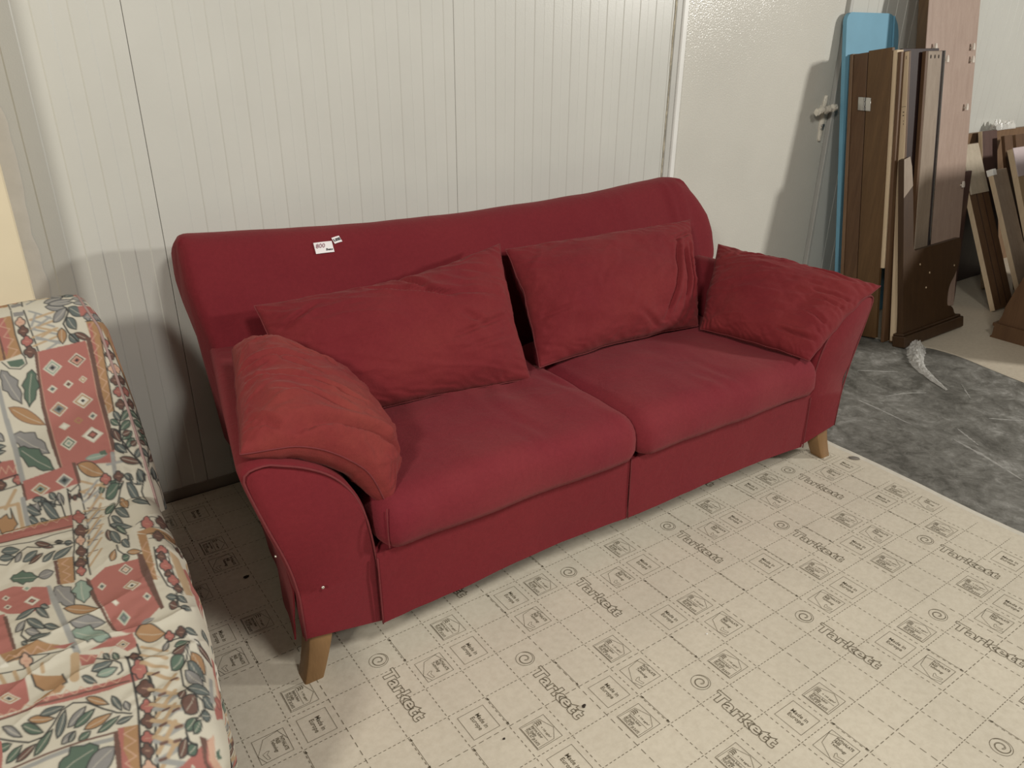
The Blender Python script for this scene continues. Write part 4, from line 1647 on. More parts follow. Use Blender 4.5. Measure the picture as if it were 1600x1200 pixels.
# ------------------------------------------------------------------ sofa bed with the patterned cover
# flat print of the cloth: colours laid out in cloth coordinates (half millimetres across / down), rows are
# [kind, colour, (stroke width in 0.1 mm,) x, s, dx, ds, ...]
PAL = [(0.56, 0.525, 0.435), (0.375, 0.150, 0.128), (0.145, 0.085, 0.070), (0.36, 0.215, 0.115), (0.045, 0.047, 0.047), (0.105, 0.150, 0.115), (0.245, 0.238, 0.230), (0.25, 0.32, 0.265),
       (0.66, 0.63, 0.55), (0.31, 0.31, 0.295), (0.54, 0.35, 0.26), (0.44, 0.32, 0.20), (0.33, 0.10, 0.09), (0.125, 0.145, 0.138)]
PRINT = [
[0,3,-864,-2,74,-4,0,199,-67,16,-43,2],
[0,1,-868,16,48,-21,4,116,-34,87,-3,-96],
[1,10,16,-810,2,-32,36,35,20,-32,35,35,20,-32,35,35,21,-32,34],
[0,2,-858,82,7,2,-3,122,-10,4],
[1,4,16,-783,-37,-9,128,4,103,10,21],
[1,4,18,-733,-26,5,99,4,72,2,52],
[0,6,-777,-22,42,2,-3,26,-39,-2],
[0,10,-740,41,-2,5,-5,4,-4,1,-2,6,-4,4,-4,2,-5,0,-4,-3,-2,-5,0,-5,-5,-2,-3,-4,-1,-6,1,-6,3,-5,4,-3,4,-2,2,-6,4,-4,4,-2,5,0,4,3,2,5,1,6,4,1,3,4,1,6],
[1,4,13,-740,41,-2,5,-5,4,-4,1,-2,6,-4,4,-4,2,-5,0,-4,-3,-2,-5,0,-5,-5,-2,-3,-4,-1,-6,1,-6,3,-5,4,-3,4,-2,2,-6,4,-4,4,-2,5,0,4,3,2,5,1,6,4,1,3,4,1,6,-1,6],
[1,1,10,-766,35,12,3],
[0,2,-737,85,-3,6,-4,3,-5,1,-2,7,-4,4,-5,2,-4,0,-4,-3,-3,-6,0,-5,-5,-2,-3,-4,-1,-6,1,-6,3,-6,4,-3,5,-2,1,-6,4,-5,5,-2,5,1,4,3,2,5,1,6,5,1,3,5,1,6],
[1,4,13,-737,85,-3,6,-4,3,-5,1,-2,7,-4,4,-5,2,-4,0,-4,-3,-3,-6,0,-5,-5,-2,-3,-4,-1,-6,1,-6,3,-6,4,-3,5,-2,1,-6,4,-5,5,-2,5,1,4,3,2,5,1,6,5,1,3,5,1,6,-1,6],
[1,10,10,-765,79,13,3],
[0,1,-732,142,-3,6,-5,3,-5,2,-2,7,-4,5,-5,2,-6,-1,-4,-3,-2,-6,-1,-6,-6,-2,-3,-5,-1,-6,1,-7,3,-6,5,-3,5,-2,2,-7,4,-5,5,-2,6,1,4,3,3,6,0,6,6,2,3,5,1,6],
[1,4,13,-732,142,-3,6,-5,3,-5,2,-2,7,-4,5,-5,2,-6,-1,-4,-3,-2,-6,-1,-6,-6,-2,-3,-5,-1,-6,1,-7,3,-6,5,-3,5,-2,2,-7,4,-5,5,-2,6,1,4,3,3,6,0,6,6,2,3,5,1,6,-1,7],
[1,10,10,-762,135,14,3],
[0,2,-732,196,-3,6,-5,4,-5,1,-2,7,-5,5,-5,2,-6,0,-4,-4,-3,-6,0,-6,-6,-2,-3,-5,-2,-7,2,-7,3,-6,5,-3,5,-2,2,-7,4,-5,6,-2,5,0,5,4,2,6,1,6,6,2,3,5,1,7],
[1,4,13,-732,196,-3,6,-5,4,-5,1,-2,7,-5,5,-5,2,-6,0,-4,-4,-3,-6,0,-6,-6,-2,-3,-5,-2,-7,2,-7,3,-6,5,-3,5,-2,2,-7,4,-5,6,-2,5,0,5,4,2,6,1,6,6,2,3,5,1,7,-1,7],
[1,10,10,-763,188,14,4],
[1,9,50,-713,-15,79,56],
[1,9,50,-714,34,83,49],
[1,9,50,-715,82,87,42],
[1,9,50,-716,131,91,34],
[1,11,50,-719,33,102,-22],
[1,11,50,-724,77,105,-25],
[1,11,50,-729,121,109,-28],
[1,11,50,-734,165,112,-32],
[1,9,50,-687,3,-33,59],
[1,9,50,-637,34,-83,47],
[1,11,50,-631,94,-64,32],
[1,9,50,-627,164,-58,29],
[1,11,50,-703,72,79,37],
[1,9,50,-714,121,85,52],
[0,6,-644,-27,6,13,8,9,8,7,9,4,10,2,10,0,11,-1,11,-3,12,-4,0,0,-7,-10,-8,-9,-8,-7,-9,-6,-9,-5,-10,-2,-10,1,-11,3,-13,8],
[1,4,12,-644,-27,6,13,8,9,8,7,9,4,10,2,10,0,11,-1,11,-3,12,-4,0,0,-7,-10,-8,-9,-8,-7,-9,-6,-9,-5,-10,-2,-10,1,-11,3,-13,8,0,0],
[1,0,9,-634,-24,36,14,29,7],
[0,6,-629,62,13,2,11,-2,9,-5,8,-6,8,-8,6,-10,6,-11,5,-12,5,-13,0,0,-12,1,-10,3,-10,3,-9,5,-8,6,-8,9,-6,10,-5,12,-3,16],
[1,4,12,-629,62,13,2,11,-2,9,-5,8,-6,8,-8,6,-10,6,-11,5,-12,5,-13,0,0,-12,1,-10,3,-10,3,-9,5,-8,6,-8,9,-6,10,-5,12,-3,16,0,0],
[1,0,9,-620,54,31,-25,22,-24],
[0,13,-551,-2,-1,17,2,12,4,10,5,7,7,5,8,3,10,2,10,1,11,-1,0,0,-1,-13,-2,-12,-4,-11,-4,-9,-5,-7,-7,-5,-9,-3,-10,0,-14,4],
[1,4,12,-551,-2,-1,17,2,12,4,10,5,7,7,5,8,3,10,2,10,1,11,-1,0,0,-1,-13,-2,-12,-4,-11,-4,-9,-5,-7,-7,-5,-9,-3,-10,0,-14,4,0,0],
[1,0,9,-544,5,22,26,20,16],
[0,6,-629,-38,11,10,11,5,11,4,11,2,12,0,12,-2,13,-2,12,-4,13,-5,0,0,-11,-6,-11,-6,-11,-4,-12,-3,-11,-2,-12,0,-12,2,-13,4,-13,7],
[1,4,12,-629,-38,11,10,11,5,11,4,11,2,12,0,12,-2,13,-2,12,-4,13,-5,0,0,-11,-6,-11,-6,-11,-4,-12,-3,-11,-2,-12,0,-12,2,-13,4,-13,7,0,0],
[1,0,9,-616,-37,45,6,35,0],
[0,6,-524,-23,6,7,7,4,7,2,7,1,7,-1,7,-2,8,-3,8,-4,8,-5,0,0,-7,-4,-7,-4,-7,-3,-7,-2,-7,-1,-7,1,-8,2,-7,5,-8,7],
[1,4,12,-524,-23,6,7,7,4,7,2,7,1,7,-1,7,-2,8,-3,8,-4,8,-5,0,0,-7,-4,-7,-4,-7,-3,-7,-2,-7,-1,-7,1,-8,2,-7,5,-8,7,0,0],
[1,0,9,-517,-23,28,1,22,-2],
[0,13,-568,48,-7,14,-3,11,-1,10,2,8,3,7,5,6,7,5,8,4,9,4,0,0,4,-12,3,-11,1,-10,0,-9,-1,-8,-4,-7,-5,-6,-9,-4,-12,-2],
[1,4,12,-568,48,-7,14,-3,11,-1,10,2,8,3,7,5,6,7,5,8,4,9,4,0,0,4,-12,3,-11,1,-10,0,-9,-1,-8,-4,-7,-5,-6,-9,-4,-12,-2,0,0],
[1,0,9,-565,57,7,31,10,21],
[0,3,-603,97,-12,8,-7,9,-4,8,-3,9,0,10,1,9,2,10,4,9,4,10,0,0,8,-8,7,-8,6,-9,4,-9,2,-9,1,-9,-1,-10,-4,-9,-8,-11],
[1,4,12,-603,97,-12,8,-7,9,-4,8,-3,9,0,10,1,9,2,10,4,9,4,10,0,0,8,-8,7,-8,6,-9,4,-9,2,-9,1,-9,-1,-10,-4,-9,-8,-11,0,0],
[1,0,9,-605,107,-9,35,-2,28],
[0,13,-582,138,-4,14,0,9,1,8,3,6,5,5,5,3,7,2,8,1,8,-1,0,0,2,-10,0,-10,-1,-8,-1,-8,-3,-6,-5,-4,-6,-3,-8,-1,-11,3],
[1,4,12,-582,138,-4,14,0,9,1,8,3,6,5,5,5,3,7,2,8,1,8,-1,0,0,2,-10,0,-10,-1,-8,-1,-8,-3,-6,-5,-4,-6,-3,-8,-1,-11,3,0,0],
[1,0,9,-578,144,13,22,12,14],
[0,2,-557,134,2,13,4,9,5,8,7,6,7,5,7,4,9,2,9,2,9,1,0,0,-3,-10,-5,-10,-5,-8,-5,-8,-6,-6,-7,-5,-8,-3,-9,-2,-11,2],
[1,4,12,-557,134,2,13,4,9,5,8,7,6,7,5,7,4,9,2,9,2,9,1,0,0,-3,-10,-5,-10,-5,-8,-5,-8,-6,-6,-7,-5,-8,-3,-9,-2,-11,2,0,0],
[1,0,9,-550,140,24,23,21,15],
[1,4,22,-559,0,2,24,-34,53,10,48,28,56],
[0,1,-726,196,98,-6,107,-8,-6,120,-1,181,-5,195,-16,132,-215,-40,0,-136,6,-169,13,-134],
[0,2,-740,189,14,7,-19,135,-12,134,-4,170,2,136,-13,2,-7,-137,6,-169,18,-145],
[1,10,12,-725,196,-19,135,-12,134,-4,170,0,133],
[0,2,-517,166,22,5,-11,136,-15,165,-7,195,-8,85,-16,1,6,-85,5,-195,15,-170],
[1,10,12,-520,189,-7,113,-16,174,-6,191,-4,83],
[0,0,-726,288,46,-41,34,45,-47,41],
[0,7,-719,288,38,-33,27,37,-38,33],
[0,0,-711,289,29,-26,20,28,-28,26],
[0,6,-704,289,20,-18,15,20,-20,17],
[0,4,-696,289,11,-9,8,10,-11,10],
[0,0,-619,272,44,-36,33,40,-44,36],
[0,2,-612,272,36,-28,27,32,-36,28],
[0,10,-605,273,28,-22,20,25,-27,21],
[0,1,-597,273,19,-15,14,17,-19,15],
[0,4,-590,274,11,-9,7,10,-10,8],
[0,0,-732,393,24,-19,18,23,-24,19],
[0,13,-722,394,12,-10,10,12,-13,10],
[0,0,-664,385,24,-20,18,23,-25,21],
[0,2,-654,386,12,-11,10,13,-13,10],
[0,0,-598,375,21,-18,16,20,-22,19],
[0,3,-593,376,15,-13,11,14,-15,13],
[0,0,-587,376,8,-7,6,8,-8,7],
[0,0,-649,478,49,-36,37,45,-49,35],
[0,3,-641,479,40,-29,30,36,-40,29],
[0,0,-633,480,31,-23,23,28,-31,22],
[0,8,-624,481,21,-16,15,19,-21,16],
[0,4,-616,481,11,-8,9,10,-11,9],
[0,0,-746,495,42,-34,32,40,-42,34],
[0,3,-739,495,34,-27,26,33,-34,27],
[0,6,-732,496,26,-21,20,25,-26,21],
[0,13,-725,497,18,-15,14,17,-18,15],
[0,4,-718,497,10,-8,8,10,-10,8],
[0,0,-605,566,23,-19,16,22,-23,19],
[0,13,-596,567,12,-10,8,11,-12,10],
[0,3,-666,571,22,-16,17,21,-22,15],
[0,1,-657,572,12,-8,9,11,-12,8],
[0,0,-730,582,25,-16,21,22,-26,16],
[0,8,-719,583,13,-8,11,12,-13,8],
[0,0,-653,651,50,-33,40,45,-51,33],
[0,8,-642,653,38,-26,30,35,-39,25],
[0,2,-632,654,27,-18,20,24,-26,18],
[0,1,-621,655,14,-9,12,13,-15,9],
[0,0,-744,665,39,-31,29,38,-39,32],
[0,5,-736,666,30,-24,22,29,-30,24],
[0,0,-728,667,21,-17,15,21,-21,16],
[0,7,-720,668,12,-9,8,11,-11,9],
[0,3,-496,81,71,8,-34,177,-16,134,-15,164,-32,10,1,-102,15,-165,11,-136],
[0,1,-490,99,14,-4,-11,151,-15,115,-3,-53],
[1,10,16,-463,91,-30,34,25,31,-30,34,25,32,-29,33,25,31,-30,33,25,32,-29,32,25,31,-29,32,24,31,-29,32,25,31,-29,31],
[1,4,16,-451,175,-13,116,-15,128,-15,137,2,14],
[0,1,-401,209,-4,6,-5,4,-5,1,-2,7,-4,4,-5,2,-6,-1,-4,-3,-2,-5,-1,-6,-5,-2,-3,-5,-1,-6,1,-6,3,-6,5,-3,5,-2,2,-6,4,-5,6,-2,5,1,4,3,3,6,0,5,6,2,3,5,1,6],
[1,4,13,-401,209,-4,6,-5,4,-5,1,-2,7,-4,4,-5,2,-6,-1,-4,-3,-2,-5,-1,-6,-5,-2,-3,-5,-1,-6,1,-6,3,-6,5,-3,5,-2,2,-6,4,-5,6,-2,5,1,4,3,3,6,0,5,6,2,3,5,1,6,-1,6],
[1,10,10,-431,203,13,3],
[0,2,-411,278,-3,5,-5,4,-5,1,-2,6,-4,5,-6,2,-5,-1,-4,-3,-3,-6,0,-6,-5,-1,-4,-5,-1,-6,2,-6,3,-6,5,-3,5,-2,2,-6,4,-5,5,-2,5,1,5,3,2,6,1,6,5,1,3,5,1,6],
[1,4,13,-411,278,-3,5,-5,4,-5,1,-2,6,-4,5,-6,2,-5,-1,-4,-3,-3,-6,0,-6,-5,-1,-4,-5,-1,-6,2,-6,3,-6,5,-3,5,-2,2,-6,4,-5,5,-2,5,1,5,3,2,6,1,6,5,1,3,5,1,6,-1,7],
[1,10,10,-440,270,13,4],
[0,10,-420,355,-3,5,-5,4,-5,1,-2,7,-4,4,-6,2,-5,-1,-4,-3,-2,-6,-1,-6,-5,-1,-4,-5,-1,-6,2,-6,3,-6,5,-3,5,-1,2,-7,4,-4,5,-2,5,1,5,3,2,5,1,6,5,2,3,5,1,6],
[1,4,13,-420,355,-3,5,-5,4,-5,1,-2,7,-4,4,-6,2,-5,-1,-4,-3,-2,-6,-1,-6,-5,-1,-4,-5,-1,-6,2,-6,3,-6,5,-3,5,-1,2,-7,4,-4,5,-2,5,1,5,3,2,5,1,6,5,2,3,5,1,6,-1,6],
[1,1,10,-449,348,13,3],
[0,2,-426,419,-3,6,-5,3,-5,1,-2,7,-4,4,-5,1,-6,0,-4,-4,-2,-5,-1,-6,-5,-2,-3,-4,-1,-6,1,-6,3,-6,5,-3,5,-1,2,-7,4,-4,5,-2,6,1,4,3,2,6,1,6,5,1,3,5,1,6],
[1,4,13,-426,419,-3,6,-5,3,-5,1,-2,7,-4,4,-5,1,-6,0,-4,-4,-2,-5,-1,-6,-5,-2,-3,-4,-1,-6,1,-6,3,-6,5,-3,5,-1,2,-7,4,-4,5,-2,6,1,4,3,2,6,1,6,5,1,3,5,1,6,-1,6],
[1,10,10,-455,412,13,3],
[0,1,-429,482,-3,5,-5,3,-5,2,-2,6,-4,4,-5,2,-5,-1,-5,-3,-2,-6,0,-5,-6,-2,-3,-5,-1,-6,1,-6,3,-5,5,-4,5,-1,2,-6,4,-4,6,-2,5,1,4,3,2,5,1,6,5,2,3,5,1,6],
[1,4,13,-429,482,-3,5,-5,3,-5,2,-2,6,-4,4,-5,2,-5,-1,-5,-3,-2,-6,0,-5,-6,-2,-3,-5,-1,-6,1,-6,3,-5,5,-4,5,-1,2,-6,4,-4,6,-2,5,1,4,3,2,5,1,6,5,2,3,5,1,6,-1,6],
[1,10,10,-458,474,13,4],
[0,2,-436,548,-4,5,-4,3,-5,1,-2,7,-5,4,-5,1,-5,-1,-4,-3,-2,-5,-1,-6,-5,-2,-3,-4,-1,-6,1,-6,3,-6,5,-3,5,-1,2,-6,4,-4,5,-2,5,1,4,3,3,6,0,5,6,2,3,5,1,6],
[1,4,13,-436,548,-4,5,-4,3,-5,1,-2,7,-5,4,-5,1,-5,-1,-4,-3,-2,-5,-1,-6,-5,-2,-3,-4,-1,-6,1,-6,3,-6,5,-3,5,-1,2,-6,4,-4,5,-2,5,1,4,3,3,6,0,5,6,2,3,5,1,6,-1,6],
[1,10,10,-465,540,13,4],
[0,1,-509,0,69,-13,9,50,-80,17],
[0,8,-465,43,50,-3,-7,47,-42,-6],
[1,4,14,-497,84,82,-3],
[0,6,-420,63,-3,5,-4,3,-4,1,-2,6,-4,3,-4,2,-4,-1,-4,-2,-2,-5,0,-4,-5,-2,-2,-4,-1,-5,1,-5,3,-5,3,-3,5,-1,1,-6,4,-3,4,-2,5,0,3,3,2,4,1,5,4,2,3,4,1,5],
[1,4,13,-420,63,-3,5,-4,3,-4,1,-2,6,-4,3,-4,2,-4,-1,-4,-2,-2,-5,0,-4,-5,-2,-2,-4,-1,-5,1,-5,3,-5,3,-3,5,-1,1,-6,4,-3,4,-2,5,0,3,3,2,4,1,5,4,2,3,4,1,5,-1,5],
[1,10,10,-445,58,11,2],
[0,6,-463,64,-2,5,-4,2,-4,2,-1,5,-4,3,-4,2,-4,-1,-3,-2,-2,-4,0,-5,-5,-1,-2,-4,-1,-4,1,-5,3,-5,3,-3,4,-1,2,-5,3,-3,4,-2,4,0,3,3,2,4,1,5,4,1,2,3,1,5],
[1,4,13,-463,64,-2,5,-4,2,-4,2,-1,5,-4,3,-4,2,-4,-1,-3,-2,-2,-4,0,-5,-5,-1,-2,-4,-1,-4,1,-5,3,-5,3,-3,4,-1,2,-5,3,-3,4,-2,4,0,3,3,2,4,1,5,4,1,2,3,1,5,-1,5],
[1,10,10,-486,59,11,3],
[0,5,-854,219,63,0,4,26,-27,12,-32,-11],
[1,4,15,-873,217,21,37,41,13,31,-21,-1,-38],
[0,6,-884,255,-12,28,4,21,-4,24,-2,23,16,14,4,21,7,18,17,15,12,16,0,0,3,-23,8,-25,-2,-22,-6,-19,8,-26,-12,-17,-13,-16,-6,-20,-22,-12],
[1,4,12,-884,255,-12,28,4,21,-4,24,-2,23,16,14,4,21,7,18,17,15,12,16,0,0,3,-23,8,-25,-2,-22,-6,-19,8,-26,-12,-17,-13,-16,-6,-20,-22,-12,0,0],
[1,0,9,-879,277,15,79,17,58],
[0,5,-768,280,-22,14,-7,20,-14,16,-12,18,6,24,-7,19,-3,20,7,24,2,22,0,0,13,-16,18,-15,8,-19,5,-20,17,-16,-1,-22,-3,-23,5,-20,-12,-26],
[1,4,12,-768,280,-22,14,-7,20,-14,16,-12,18,6,24,-7,19,-3,20,7,24,2,22,0,0,13,-16,18,-15,8,-19,5,-20,17,-16,-1,-22,-3,-23,5,-20,-12,-26,0,0],
[1,0,9,-774,301,-25,76,-13,59],
[0,3,-895,439,5,25,8,20,11,17,12,14,14,12,15,10,16,8,18,7,19,5,0,0,-8,-21,-9,-20,-10,-18,-11,-16,-12,-15,-14,-12,-16,-9,-17,-6,-21,-1],
[1,2,12,-895,439,5,25,8,20,11,17,12,14,14,12,15,10,16,8,18,7,19,5,0,0,-8,-21,-9,-20,-10,-18,-11,-16,-12,-15,-14,-12,-16,-9,-17,-6,-21,-1,0,0],
[1,0,9,-881,453,48,54,41,36],
[0,6,-904,566,-3,34,11,16,5,24,6,23,23,-1,12,16,15,10,24,-1,19,5,0,0,-5,-23,-1,-30,-10,-17,-14,-13,-2,-29,-19,-6,-20,-3,-14,-12,-27,7],
[1,4,12,-904,566,-3,34,11,16,5,24,6,23,23,-1,12,16,15,10,24,-1,19,5,0,0,-5,-23,-1,-30,-10,-17,-14,-13,-2,-29,-19,-6,-20,-3,-14,-12,-27,7,0,0],
[1,0,9,-891,581,45,58,41,38],
[1,9,90,-912,331,-4,169,2,119],
[0,13,-497,568,-4,9,-2,8,0,7,1,6,2,6,4,5,4,5,5,5,5,5,0,0,3,-8,1,-8,1,-7,0,-7,-1,-6,-2,-6,-4,-6,-5,-4,-8,-4],
[1,4,12,-497,568,-4,9,-2,8,0,7,1,6,2,6,4,5,4,5,5,5,5,5,0,0,3,-8,1,-8,1,-7,0,-7,-1,-6,-2,-6,-4,-6,-5,-4,-8,-4,0,0],
[1,0,9,-495,575,5,24,6,18],
[0,5,-429,575,-10,-1,-8,2,-7,3,-6,5,-6,6,-5,7,-4,8,-4,9,-3,10,0,0,9,-2,8,-2,7,-3,7,-4,7,-4,5,-6,5,-8,4,-9,1,-11],
[1,4,12,-429,575,-10,-1,-8,2,-7,3,-6,5,-6,6,-5,7,-4,8,-4,9,-3,10,0,0,9,-2,8,-2,7,-3,7,-4,7,-4,5,-6,5,-8,4,-9,1,-11,0,0],
[1,0,9,-435,580,-24,20,-16,18],
[0,5,-520,606,-2,10,0,7,2,6,2,4,4,4,4,2,5,2,6,1,7,1,0,0,0,-8,0,-7,-1,-6,-2,-6,-2,-4,-4,-4,-5,-2,-6,-1,-8,1],
[1,4,12,-520,606,-2,10,0,7,2,6,2,4,4,4,4,2,5,2,6,1,7,1,0,0,0,-8,0,-7,-1,-6,-2,-6,-2,-4,-4,-4,-5,-2,-6,-1,-8,1,0,0],
[1,0,9,-517,611,11,17,11,10],
[0,5,-440,629,-10,-4,-9,0,-7,1,-6,4,-6,5,-4,7,-5,7,-3,9,-3,10,0,0,8,1,8,0,8,-1,7,-2,6,-3,6,-6,4,-6,4,-9,2,-13],
[1,4,12,-440,629,-10,-4,-9,0,-7,1,-6,4,-6,5,-4,7,-5,7,-3,9,-3,10,0,0,8,1,8,0,8,-1,7,-2,6,-3,6,-6,4,-6,4,-9,2,-13,0,0],
[1,0,9,-447,634,-24,14,-16,15],
[0,2,-526,649,-6,11,-3,10,0,9,1,8,3,8,4,7,6,6,6,7,8,5,0,0,3,-10,3,-10,1,-9,1,-9,-2,-8,-2,-8,-5,-7,-7,-6,-11,-4],
[1,4,12,-526,649,-6,11,-3,10,0,9,1,8,3,8,4,7,6,6,6,7,8,5,0,0,3,-10,3,-10,1,-9,1,-9,-2,-8,-2,-8,-5,-7,-7,-6,-11,-4,0,0],
[1,0,9,-523,657,6,32,8,23],
[0,5,-447,684,-9,-4,-7,-2,-7,1,-6,2,-5,4,-5,6,-4,7,-4,7,-3,9,0,0,7,2,7,1,7,0,7,-1,6,-2,5,-5,5,-5,4,-8,2,-12],
[1,4,12,-447,684,-9,-4,-7,-2,-7,1,-6,2,-5,4,-5,6,-4,7,-4,7,-3,9,0,0,7,2,7,1,7,0,7,-1,6,-2,5,-5,5,-5,4,-8,2,-12,0,0],
[1,0,9,-453,688,-23,11,-15,11],
[0,13,-531,722,-4,10,-2,9,1,7,1,7,4,6,4,5,5,5,6,4,7,4,0,0,2,-9,1,-8,0,-8,-1,-7,-1,-7,-4,-6,-4,-5,-6,-4,-9,-3],
[1,4,12,-531,722,-4,10,-2,9,1,7,1,7,4,6,4,5,5,5,6,4,7,4,0,0,2,-9,1,-8,0,-8,-1,-7,-1,-7,-4,-6,-4,-5,-6,-4,-9,-3,0,0],
[1,0,9,-529,729,8,25,9,18],
[0,5,-445,717,-10,-3,-8,1,-7,2,-5,4,-5,6,-4,6,-4,8,-3,8,-2,10,0,0,8,0,8,-1,7,-2,7,-2,5,-4,5,-6,4,-7,3,-8,1,-12],
[1,4,12,-445,717,-10,-3,-8,1,-7,2,-5,4,-5,6,-4,6,-4,8,-3,8,-2,10,0,0,8,0,8,-1,7,-2,7,-2,5,-4,5,-6,4,-7,3,-8,1,-12,0,0],
[1,0,9,-451,722,-22,16,-15,16],
[1,4,18,-454,568,-30,55,-15,46,-2,69,23,44,30,66],
[0,5,-905,632,-1,33,11,17,6,25,6,23,23,4,12,18,15,13,24,3,19,9,0,0,-6,-24,-2,-29,-10,-19,-14,-15,-3,-29,-19,-9,-20,-7,-14,-15,-27,2],
[1,4,12,-905,632,-1,33,11,17,6,25,6,23,23,4,12,18,15,13,24,3,19,9,0,0,-6,-24,-2,-29,-10,-19,-14,-15,-3,-29,-19,-9,-20,-7,-14,-15,-27,2,0,0],
[1,0,9,-891,649,46,66,41,44],
[0,1,-1008,673,79,7,-1,76,-98,8],
[1,10,16,-1007,697,11,34,16,-32,11,35,16,-32,11,35,16,-32],
[1,4,15,-1017,756,88,-6],
[1,4,15,-1028,804,105,-6],
[0,1,-916,781,-2,4,-4,3,-4,0,-1,6,-4,3,-4,1,-4,-1,-4,-3,-2,-4,0,-5,-5,-2,-2,-4,-1,-5,1,-5,2,-5,4,-2,4,-1,1,-6,4,-3,4,-1,4,1,3,3,3,4,0,5,5,2,2,4,1,5],
[1,4,13,-916,781,-2,4,-4,3,-4,0,-1,6,-4,3,-4,1,-4,-1,-4,-3,-2,-4,0,-5,-5,-2,-2,-4,-1,-5,1,-5,2,-5,4,-2,4,-1,1,-6,4,-3,4,-1,4,1,3,3,3,4,0,5,5,2,2,4,1,5,-1,6],
[1,10,10,-940,773,11,3],
[0,2,-979,786,-3,4,-3,3,-4,1,-2,5,-3,3,-4,1,-4,-1,-4,-2,-2,-5,0,-5,-5,-2,-2,-4,-1,-5,1,-5,2,-4,4,-3,4,-1,1,-5,3,-3,4,-2,5,1,3,3,2,5,1,5,4,1,3,4,0,6],
[1,4,13,-979,786,-3,4,-3,3,-4,1,-2,5,-3,3,-4,1,-4,-1,-4,-2,-2,-5,0,-5,-5,-2,-2,-4,-1,-5,1,-5,2,-4,4,-3,4,-1,1,-5,3,-3,4,-2,5,1,3,3,2,5,1,5,4,1,3,4,0,6,0,5],
[1,10,10,-1003,778,11,4],
[1,9,100,-914,495,2,137,-5,151],
[0,6,-972,544,-3,11,0,8,1,7,2,5,4,5,5,3,6,2,6,2,7,0,0,0,1,-9,0,-8,0,-7,-2,-7,-2,-5,-4,-5,-5,-3,-6,-1,-10,2],
[1,4,12,-972,544,-3,11,0,8,1,7,2,5,4,5,5,3,6,2,6,2,7,0,0,0,1,-9,0,-8,0,-7,-2,-7,-2,-5,-4,-5,-5,-3,-6,-1,-10,2,0,0],
[1,0,9,-968,549,10,20,11,13],
[0,13,-989,603,4,7,5,5,4,2,5,2,5,0,5,-1,6,-2,5,-2,6,-3,0,0,-5,-5,-4,-4,-5,-4,-5,-2,-5,-2,-5,0,-5,1,-5,3,-6,5],
[1,4,12,-989,603,4,7,5,5,4,2,5,2,5,0,5,-1,6,-2,5,-2,6,-3,0,0,-5,-5,-4,-4,-5,-4,-5,-2,-5,-2,-5,0,-5,1,-5,3,-6,5,0,0],
[1,0,9,-984,604,19,5,15,1],
[0,13,-995,631,5,5,5,4,5,2,5,1,5,0,5,-2,5,-2,5,-3,6,-3,0,0,-5,-4,-5,-3,-5,-3,-5,-2,-5,-1,-5,1,-5,1,-6,3,-5,6],
[1,4,12,-995,631,5,5,5,4,5,2,5,1,5,0,5,-2,5,-2,5,-3,6,-3,0,0,-5,-4,-5,-3,-5,-3,-5,-2,-5,-1,-5,1,-5,1,-6,3,-5,6,0,0],
[1,0,9,-989,631,19,2,15,0],
[0,6,-1007,667,2,7,2,4,3,3,4,1,3,1,4,-1,4,-1,4,-2,4,-2,0,0,-3,-5,-3,-4,-2,-3,-3,-3,-4,-1,-3,-1,-4,1,-4,2,-4,4],
[1,4,12,-1007,667,2,7,2,4,3,3,4,1,3,1,4,-1,4,-1,4,-2,4,-2,0,0,-3,-5,-3,-4,-2,-3,-3,-3,-4,-1,-3,-1,-4,1,-4,2,-4,4,0,0],
[1,0,9,-1004,668,13,6,10,2],
[0,1,-918,786,102,-11,98,-11,1,99,-107,6,-102,6],
[0,2,-720,760,14,5,-1,98,-13,2],
[0,2,-928,797,10,0,-2,80,-10,0],
[0,0,-899,836,40,-24,33,37,-40,24],
[0,3,-890,838,30,-19,25,28,-30,19],
[0,7,-882,839,21,-12,17,19,-21,12],
[0,4,-873,841,11,-7,10,10,-12,7],
[0,0,-800,827,38,-28,30,38,-39,28],
[0,6,-792,828,29,-21,23,29,-30,21],
[0,13,-784,829,20,-14,16,19,-21,15],
[0,4,-776,830,11,-8,8,11,-11,8],
[1,4,16,-767,873,11,16,39,-23],
[1,4,17,-764,874,-5,28,-18,204,-13,128,-15,79,-10,89],
[1,4,17,-717,872,-2,29,-12,211,-10,100,-22,98,-13,117],
[0,2,-723,892,-3,10,-5,6,-5,2,-2,12,-4,8,-5,2,-5,-2,-4,-7,-3,-11,0,-12,-5,-4,-3,-10,-2,48,1,-6,3,-5,4,-3,5,0,2,-7,4,-3,5,-2,5,1,4,4,3,5,0,6,5,2,4,5,1,6],
[1,4,13,-723,892,-3,10,-5,6,-5,2,-2,12,-4,8,-5,2,-5,-2,-4,-7,-3,-11,0,-12,-5,-4,-3,-10,-2,48,1,-6,3,-5,4,-3,5,0,2,-7,4,-3,5,-2,5,1,4,4,3,5,0,6,5,2,4,5,1,6,0,-45],
[1,10,10,-753,933,13,5],
[0,1,-730,1051,-4,10,-5,6,-5,2,-2,12,-4,8,-6,2,-5,-2,-4,-8,-3,-11,0,-11,-5,-5,-4,-10,-1,-12,2,-13,3,-10,5,-6,5,-2,2,-13,5,-7,5,-3,5,2,5,8,2,11,1,12,5,5,3,10,1,13],
[1,4,13,-730,1051,-4,10,-5,6,-5,2,-2,12,-4,8,-6,2,-5,-2,-4,-8,-3,-11,0,-11,-5,-5,-4,-10,-1,-12,2,-13,3,-10,5,-6,5,-2,2,-13,5,-7,5,-3,5,2,5,8,2,11,1,12,5,5,3,10,1,13,-1,12],
[1,10,10,-760,1031,14,9],
